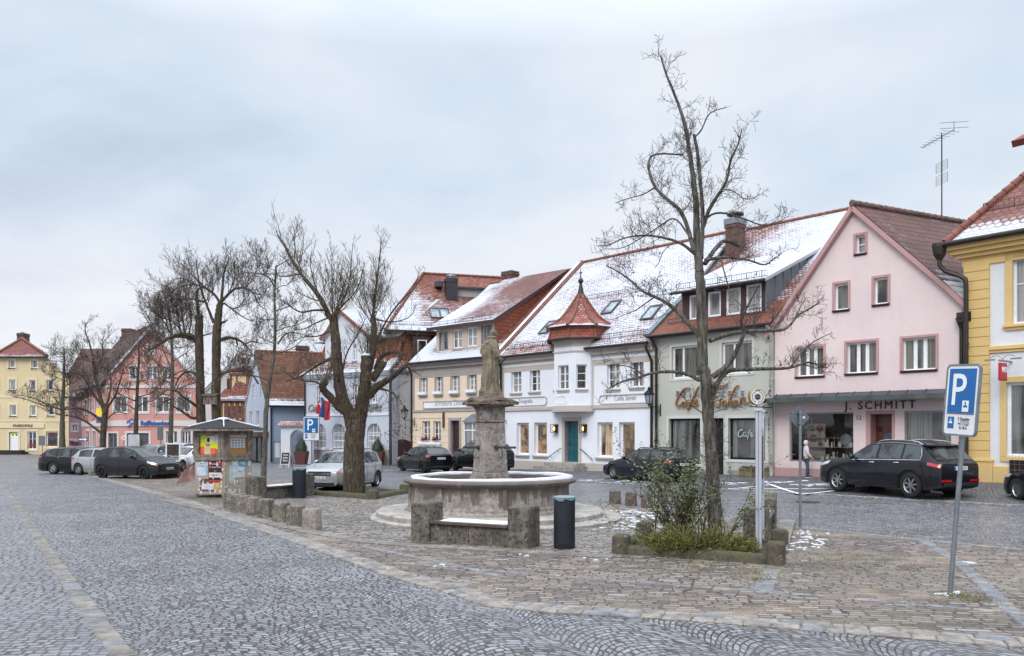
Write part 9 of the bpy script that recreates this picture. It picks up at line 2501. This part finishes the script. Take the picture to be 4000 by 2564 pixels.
for q_ in([G6(80,1180),G6(-20,1050),G6(-90,930)],[G6(150,1110),G6(80,980),G6(-10,900),G6(-60,830)],[G6(230,1100),G6(200,900),G6(160,780),G6(90,740)],[G6(-40,1240),G6(-110,1200),G6(-190,1230)],[G6(300,1110),G6(330,960),G6(280,800),G6(240,640)],[(695,1480),(660,1470),(620,1500)],[(690,1530),(650,1520),(610,1560)]):T.limb(q_,.045,.012,0,rnd.uniform(-1,1),6,clen=1.3)
for i in range(9):T.limb([G6(60+i*38,1160-10*(i%3)),G6(40+i*34,1000-40*(i%2)),G6(20+i*36,840-50*(i%3))],.022,.008,-.4+.1*i,rnd.uniform(-1,1),5,trunk=False,clen=.9)
r_=T.done(M_barkB,[M_twigC])
T=Tree('old_tree','thick-stemmed old tree behind the kiosk with a tall forked crown, right of the pair',(846,1876),38.0,9,cf=1.25,dens=.72,minr=.008,up=.5,wig=.2,twl=1.25)
T.limb([(848,1885),(846,1780),(845,1650),(844,1540),(845,1400),(846,1320),(848,1270)],.24,.185,0,0,12,grow=False)
T.limb([(848,1290),G6(555,950),G6(560,870),G6(580,830)],.20,.13,0,0,10,grow=False,knob=1)
for px,r0,dyy in(([G6(575,860),G6(590,700),G6(600,560),G6(640,490),G6(640,440)],.085,.2),([G6(570,840),G6(640,760),G6(700,710),G6(780,710),G6(850,750),G6(910,770)],.085,-.8),([G6(560,830),G6(520,760),G6(440,710),G6(350,680),G6(260,690),G6(180,720)],.07,.8),([G6(515,1010),G6(480,930),G6(440,820),G6(395,700),G6(370,560),G6(365,470)],.09,-.5),([G6(430,830),G6(330,800),G6(230,810),G6(130,790)],.05,.8),([G6(555,1160),G6(640,1130),G6(720,1150),G6(780,1190),G6(830,1250)],.11,.8),([G6(540,1010),G6(590,1010),G6(635,985)],.10,.2),([G6(560,1450),G6(620,1430),G6(700,1400),G6(800,1400),G6(860,1440)],.10,-.9),([G6(600,840),G6(680,900),G6(760,960),G6(850,1000)],.05,-.4),([G6(700,1140),G6(720,1200),G6(700,1215)],.05,.5)):
 T.limb(px,r0,.016,0,dyy,8,clen=1.15)
for q_ in([G6(850,750),G6(900,860),G6(960,900)],[G6(780,710),G6(850,640),G6(880,560)],[G6(640,760),G6(700,620),G6(690,500)],[G6(440,710),G6(330,600),G6(290,540)],[G6(350,680),G6(240,620),G6(170,640)],[G6(780,1190),G6(850,1160),G6(930,1190)],[G6(180,720),G6(120,790),G6(60,800)]):T.limb(q_,.04,.012,0,rnd.uniform(-1,1),6,clen=1.3)
for i in range(12):T.limb([G6(330+i*44,720+30*abs(i-6)),G6(330+i*44,620+25*abs(i-6)),G6(320+i*44,500+40*abs(i-6))],.02,.008,rnd.uniform(-.6,.6),rnd.uniform(-1,1),5,trunk=False,clen=.85)
T.done(M_barkB,[M_twigC])
for(u,v,Y,w,lab,rz)in((808,1562,38.6,.30,'dark bird box with overhanging lid hung on the broken-topped tree',0),(834,1562,37.68,.34,'grey bird box with round hole and mossy roof hung on the forked tree',0)):
 P=at_depth(u,v,Y);rt=thing('bird_box',lab,'bird box',tuple(P))
 mb=MB();mb.box(-w*.4,w*.4,-.15,.12,-.22,.16);mb.build('box',M_kwood,rt);mb=MB();mb.add([(-w*.6,-.25,.155),(w*.6,-.25,.155),(w*.6,.12,.26),(-w*.6,.12,.26),(-w*.6,-.25,.20),(w*.6,-.25,.20),(w*.6,.12,.30),(-w*.6,.12,.30)],[(0,1,2,3),(4,5,6,7),(0,1,5,4),(1,2,6,5),(2,3,7,6),(3,0,4,7)]);mb.build('roof',M_edge,rt)
 mb=MB();mb.lathe([(.035,-.152),(.0,-.153)],10);mb.v=[(p[0],p[2]*1.0,p[1])for p in mb.v];mb.build('hole',M_dark_in,rt)
T=Tree('leaning_tree','leaning forked tree with mossy limbs in front of the salmon bank corner',(402,1838),50.0,10,dens=.72,minr=.010,up=.45,wig=.24,twl=1.4)
T.limb([N1(770,1330),N1(770,1180),N1(775,1050),N1(790,900),N1(800,820)],.22,.17,0,0,10,grow=False)
for px,r0,dyy in(([N1(790,900),N1(760,800),N1(740,720),N1(715,620),N1(700,500),N1(690,440),N1(670,350),N1(640,290),N1(640,210)],.15,.4),([N1(790,860),N1(720,780),N1(670,700),N1(635,630),N1(610,600),N1(540,590),N1(480,600)],.11,-.8),([N1(775,960),N1(700,900),N1(600,850),N1(480,870),N1(380,850)],.11,-.7),([N1(770,1050),N1(680,980),N1(600,930),N1(500,910),N1(430,905)],.11,.8),([N1(800,840),N1(830,740),N1(835,640),N1(820,520)],.10,.6),([N1(810,850),N1(870,760),N1(900,660),N1(930,560)],.09,-.6),([N1(700,510),N1(620,490),N1(560,480)],.05,.4),([N1(720,600),N1(780,450),N1(760,380),N1(830,300)],.045,-.5),([N1(400,855),N1(300,830),N1(200,790),N1(100,770)],.04,-.9),([N1(790,950),N1(870,880),N1(960,900)],.05,-.5)):
 T.limb(px,r0,.018,0,dyy,8,clen=1.3)
T.done(M_barkB,[M_twigA])
T=Tree('small_tree','bare tree with dense crown in front of the yellow house',(244,1768),84.0,11,dens=.55,minr=.016,up=.4,wig=.25,twl=2.2)
auto(T,[N1(470,1180),N1(468,1080),N1(470,960),N1(470,850),N1(478,720),N1(480,600),N1(485,480),N1(480,400)],.36,.05,14,4,0,105,.4,.35,.15,2.5,2.0)
T.limb([N1(470,870),N1(380,840),N1(280,790),N1(180,760),N1(100,770)],.12,.02,0,-1.5,6,clen=1.8)
T.done(M_barkA,[M_twigA])
T=Tree('upright_tree','upright bare tree before the middle of the salmon bank',(532,1815),60.0,12,dens=.6,minr=.012,up=.4,wig=.25,twl=1.7)
auto(T,[N1(1020,1290),N1(1022,1050),N1(1025,900),N1(1030,770),N1(1040,600),N1(1045,480),N1(1045,370)],.22,.04,14,5,0,130,.42,.35,.1,2,1.5);T.done(M_barkB,[M_twigA])
T=Tree('upright_tree','taller upright bare tree before the right end of the salmon bank',(667,1820),56.0,13,dens=.6,minr=.012,up=.45,wig=.24,twl=1.7)
auto(T,[N1(1285,1290),N1(1285,1050),N1(1290,850),N1(1295,700),N1(1298,500),N1(1290,330),N1(1280,180),N1(1260,80)],.21,.04,16,6,0,150,.42,.35,.0,2,1.5)
T.limb([N1(1295,780),N1(1240,800),N1(1180,850)],.12,.05,0,-.8,7,clen=1.4);T.limb([N1(1290,560),N1(1230,430),N1(1140,200),N1(1060,100)],.06,.015,0,.8,6,clen=1.4)
T.done(M_barkA,[M_twigA])
M_leaf=[simple('shrub_leaf_%d'%i,hx(c),.55,var=.3,scale=7)for i,c in enumerate(('56623a','727848','445233','8a8454'))]
M_stem=simple('shrub_stem',hx('4d4136'),.85,var=.3)
rg=random.Random(31)
P=at_depth(2640,2150,14.6);P=Vector((3.12,14.85,0));P.z=gz(P.x,P.y)
SH=thing('leafy_shrub','straggly green shrub with thin leafy shoots left of the planter tree','shrub',tuple(P));st,lf=MB(),MB()
def shoot(p,d,L,r,lev):
 k=8 if lev==0 else 5;pts=[p]
 for i in range(k):d=(d+Vector((rg.gauss(0,.12),rg.gauss(0,.12),rg.gauss(0,.08)-(.03 if i>k/2 else-.02)))).normalized();p=p+d*L/k;pts.append(p)
 st.tube(pts,[r*(1-.75*i/k)for i in range(k+1)],5 if lev==0 else 3,cap=False)
 for i,q in enumerate(pts[1:],1):
  if lev==0 and i>1 and rg.random()<.85:shoot(q,(d+Vector((rg.gauss(0,.8),rg.gauss(0,.8),rg.uniform(-.1,.6)))).normalized(),L*rg.uniform(.15,.38),r*.4,1)
  if lev==1 or i>k*.55:
   for _ in range(rg.randint(3,5)):
    c=q+Vector((rg.gauss(0,.035),rg.gauss(0,.035),rg.gauss(0,.03)));n_=Vector((rg.gauss(0,.6),rg.gauss(0,.6),1)).normalized();e=n_.orthogonal().normalized();e=Matrix.Rotation(rg.uniform(0,6.28),3,n_)@e;g_=n_.cross(e);s=rg.uniform(.018,.034)
    lf.face([c-e*s,c-g_*s*.55-n_*s*.2,c+e*s,c+g_*s*.55-n_*s*.2],rg.choices(range(4),(4,3,3,1.3))[0])
for i in range(38):
 a=rg.uniform(0,6.28);b0=Vector((rg.gauss(0,.16),rg.gauss(0,.13),.04));shoot(b0,Vector((rg.gauss(-.06,.20),rg.gauss(0,.22),1)).normalized(),rg.uniform(.8,1.6),.012,0)
for(dx_,dz_,L_)in((-.42,.85,1.95),(-.55,.55,1.5),(-.25,.95,1.9),(-.9,.25,1.45),(-.75,.4,1.35),(.55,.75,1.5),(.25,1,1.3)):shoot(Vector((.0,0,.1)),Vector((dx_,rg.uniform(-.2,.1),dz_)).normalized(),L_,.012,0)
st.build('stems',M_stem,SH,recalc=False);lf.build('leaves',M_leaf,SH,recalc=False)
P=Vector((3.85,14.55,0));P.z=gz(P.x,P.y);SH=thing('leafy_shrub','thin arching rose shoots right of the planter tree','shrub',tuple(P));st,lf=MB(),MB()
for(dx_,dz_,L_)in((.62,.9,1.75),(.35,.5,.9),(.75,.6,.9),(.2,.9,1.0),(.5,.2,.7)):shoot(Vector((-.1,0,.1)),Vector((dx_,rg.uniform(-.2,.1),dz_)).normalized(),L_,.01,0)
st.build('stems',M_stem,SH,recalc=False);lf.build('leaves',M_leaf[:2]+M_leaf[:2],SH,recalc=False)
M_jun=[simple('juniper_%d'%i,hx(c),.7,var=.3,scale=9)for i,c in enumerate(('6a682f','585b2d','7d773a','3d3c26'))]
def mound(name,label,c,rx,ry,h,n,mats,seed,ln=.11,wd=.008,stem=None):
 rg=random.Random(seed);o=thing(name,label,'shrub',(c.x,c.y,gz(c.x,c.y)));mb=MB();sb=MB()
 tips=[]
 for _ in range(n//26):
  a=rg.uniform(0,6.28);q=math.sqrt(rg.random());b=Vector((rx*q*math.cos(a),ry*q*math.sin(a),.08));e=Vector((math.cos(a)*(.4+q)*rg.uniform(.5,1.2)*rx/max(rx,ry),math.sin(a)*(.4+q),rg.uniform(.4,1.1))).normalized();L=h*rg.uniform(.6,1.15)*(1.15-.55*q)
  pts=[b,b+e*L*.5,b+e*L+Vector((0,0,-.04))];sb.tube(pts,[.006,.005,.003],3,cap=False);tips+=[(b.lerp(pts[2],f_),e)for f_ in(.35,.5,.65,.8,.95,1.0)]
 for _ in range(n):
  p,e=rg.choice(tips);p=p+Vector((rg.gauss(0,.04),rg.gauss(0,.04),rg.gauss(0,.03)));d_=(e+Vector((rg.gauss(0,.55),rg.gauss(0,.55),rg.gauss(.1,.45)))).normalized();s_=d_.orthogonal().normalized();s_=Matrix.Rotation(rg.uniform(0,6.28),3,d_)@s_;L=ln*rg.uniform(.5,1.2)
  mb.face([p,p+d_*L*.5+s_*wd,p+d_*L,p+d_*L*.5-s_*wd],rg.choices(range(len(mats)),[4,3,2.5,2][:len(mats)])[0])
 sb.build('stems',M_stem,o,recalc=False);mb.build('foliage',mats,o,recalc=False);return o
mound('low_juniper','low yellow-green spreading shrub at the foot of the planter tree',Vector((3.2,14.05,0)),.78,.38,.46,9000,M_jun,41,.10,.008)
M_brsh=[simple('brown_brush_%d'%i,hx(c),.8,var=.3)for i,c in enumerate(('5b4037','6b4d41','47332d'))]
mound('brown_shrub','low reddish brown bare shrub beside the white saloon',at(742,1858),1.1,.7,.75,2600,M_brsh,42,.22,.008)
snow_patch([(2560,2138),(2520,2132),(2600,2150),(2985,2160),(2925,2140),(3010,2130)],6,16,.1,.1,(.03,.08))
for o in list(COL.objects):
 if o.name=='snow' or o.name.startswith('snow.'):
  pass
M_grass=[simple('joint_grass_%d'%i,hx(c),.8,var=.3)for i,c in enumerate(('4c5a2a','6a7038','8a8252'))]
mb=MB();rg=random.Random(51)
def tuft(u,v,n,sp,hh=.05):
 c=at(u,v)
 for _ in range(n):
  x,y=c.x+rg.gauss(0,sp),c.y+rg.gauss(0,sp*.8);z=gz(x,y)+.01;a=rg.uniform(0,6.28);L=hh*rg.uniform(.4,1.2);e=Vector((math.cos(a),math.sin(a),0));l_=Vector((rg.gauss(0,.4),rg.gauss(0,.4),1)).normalized()*L
  p=Vector((x,y,z));mb.face([p-e*.004,p+e*.004,p+l_],rg.randrange(3))
for u,v,n,sp in((800,1945,900,.5),(900,1950,900,.5),(3730,2330,260,.12),(3810,2345,220,.15),(2960,2240,300,.25),(2700,2215,500,.5),(3350,2190,500,.6),(3420,2240,400,.6),(1850,2142,120,.06),(2970,2270,160,.1)):tuft(u,v,n,sp,.05 if n<600 else .04)
tag(mb.build('grass',M_grass,recalc=False),kind='stuff')
mb=MB()
for _ in range(420):
 u,v=rg.choice(((2700,2230),(1385,1960),(3000,2250),(2300,2230),(3700,2340),(1600,2190),(2450,2300),(800,2000)))
 c=at(u+rg.gauss(0,170),v+abs(rg.gauss(0,30)));z=gz(c.x,c.y)+.022;r_=rg.uniform(.012,.03);a=rg.uniform(0,6.28)
 mb.face([(c.x+r_*math.cos(a+q)*(1 if i%2 else .6),c.y+r_*math.sin(a+q)*(1 if i%2 else .6),z+rg.uniform(0,.012))for i,q in enumerate((0,1.57,3.14,4.71))])
tag(mb.build('fallen_leaves',M_deadleaf,recalc=False),kind='stuff')
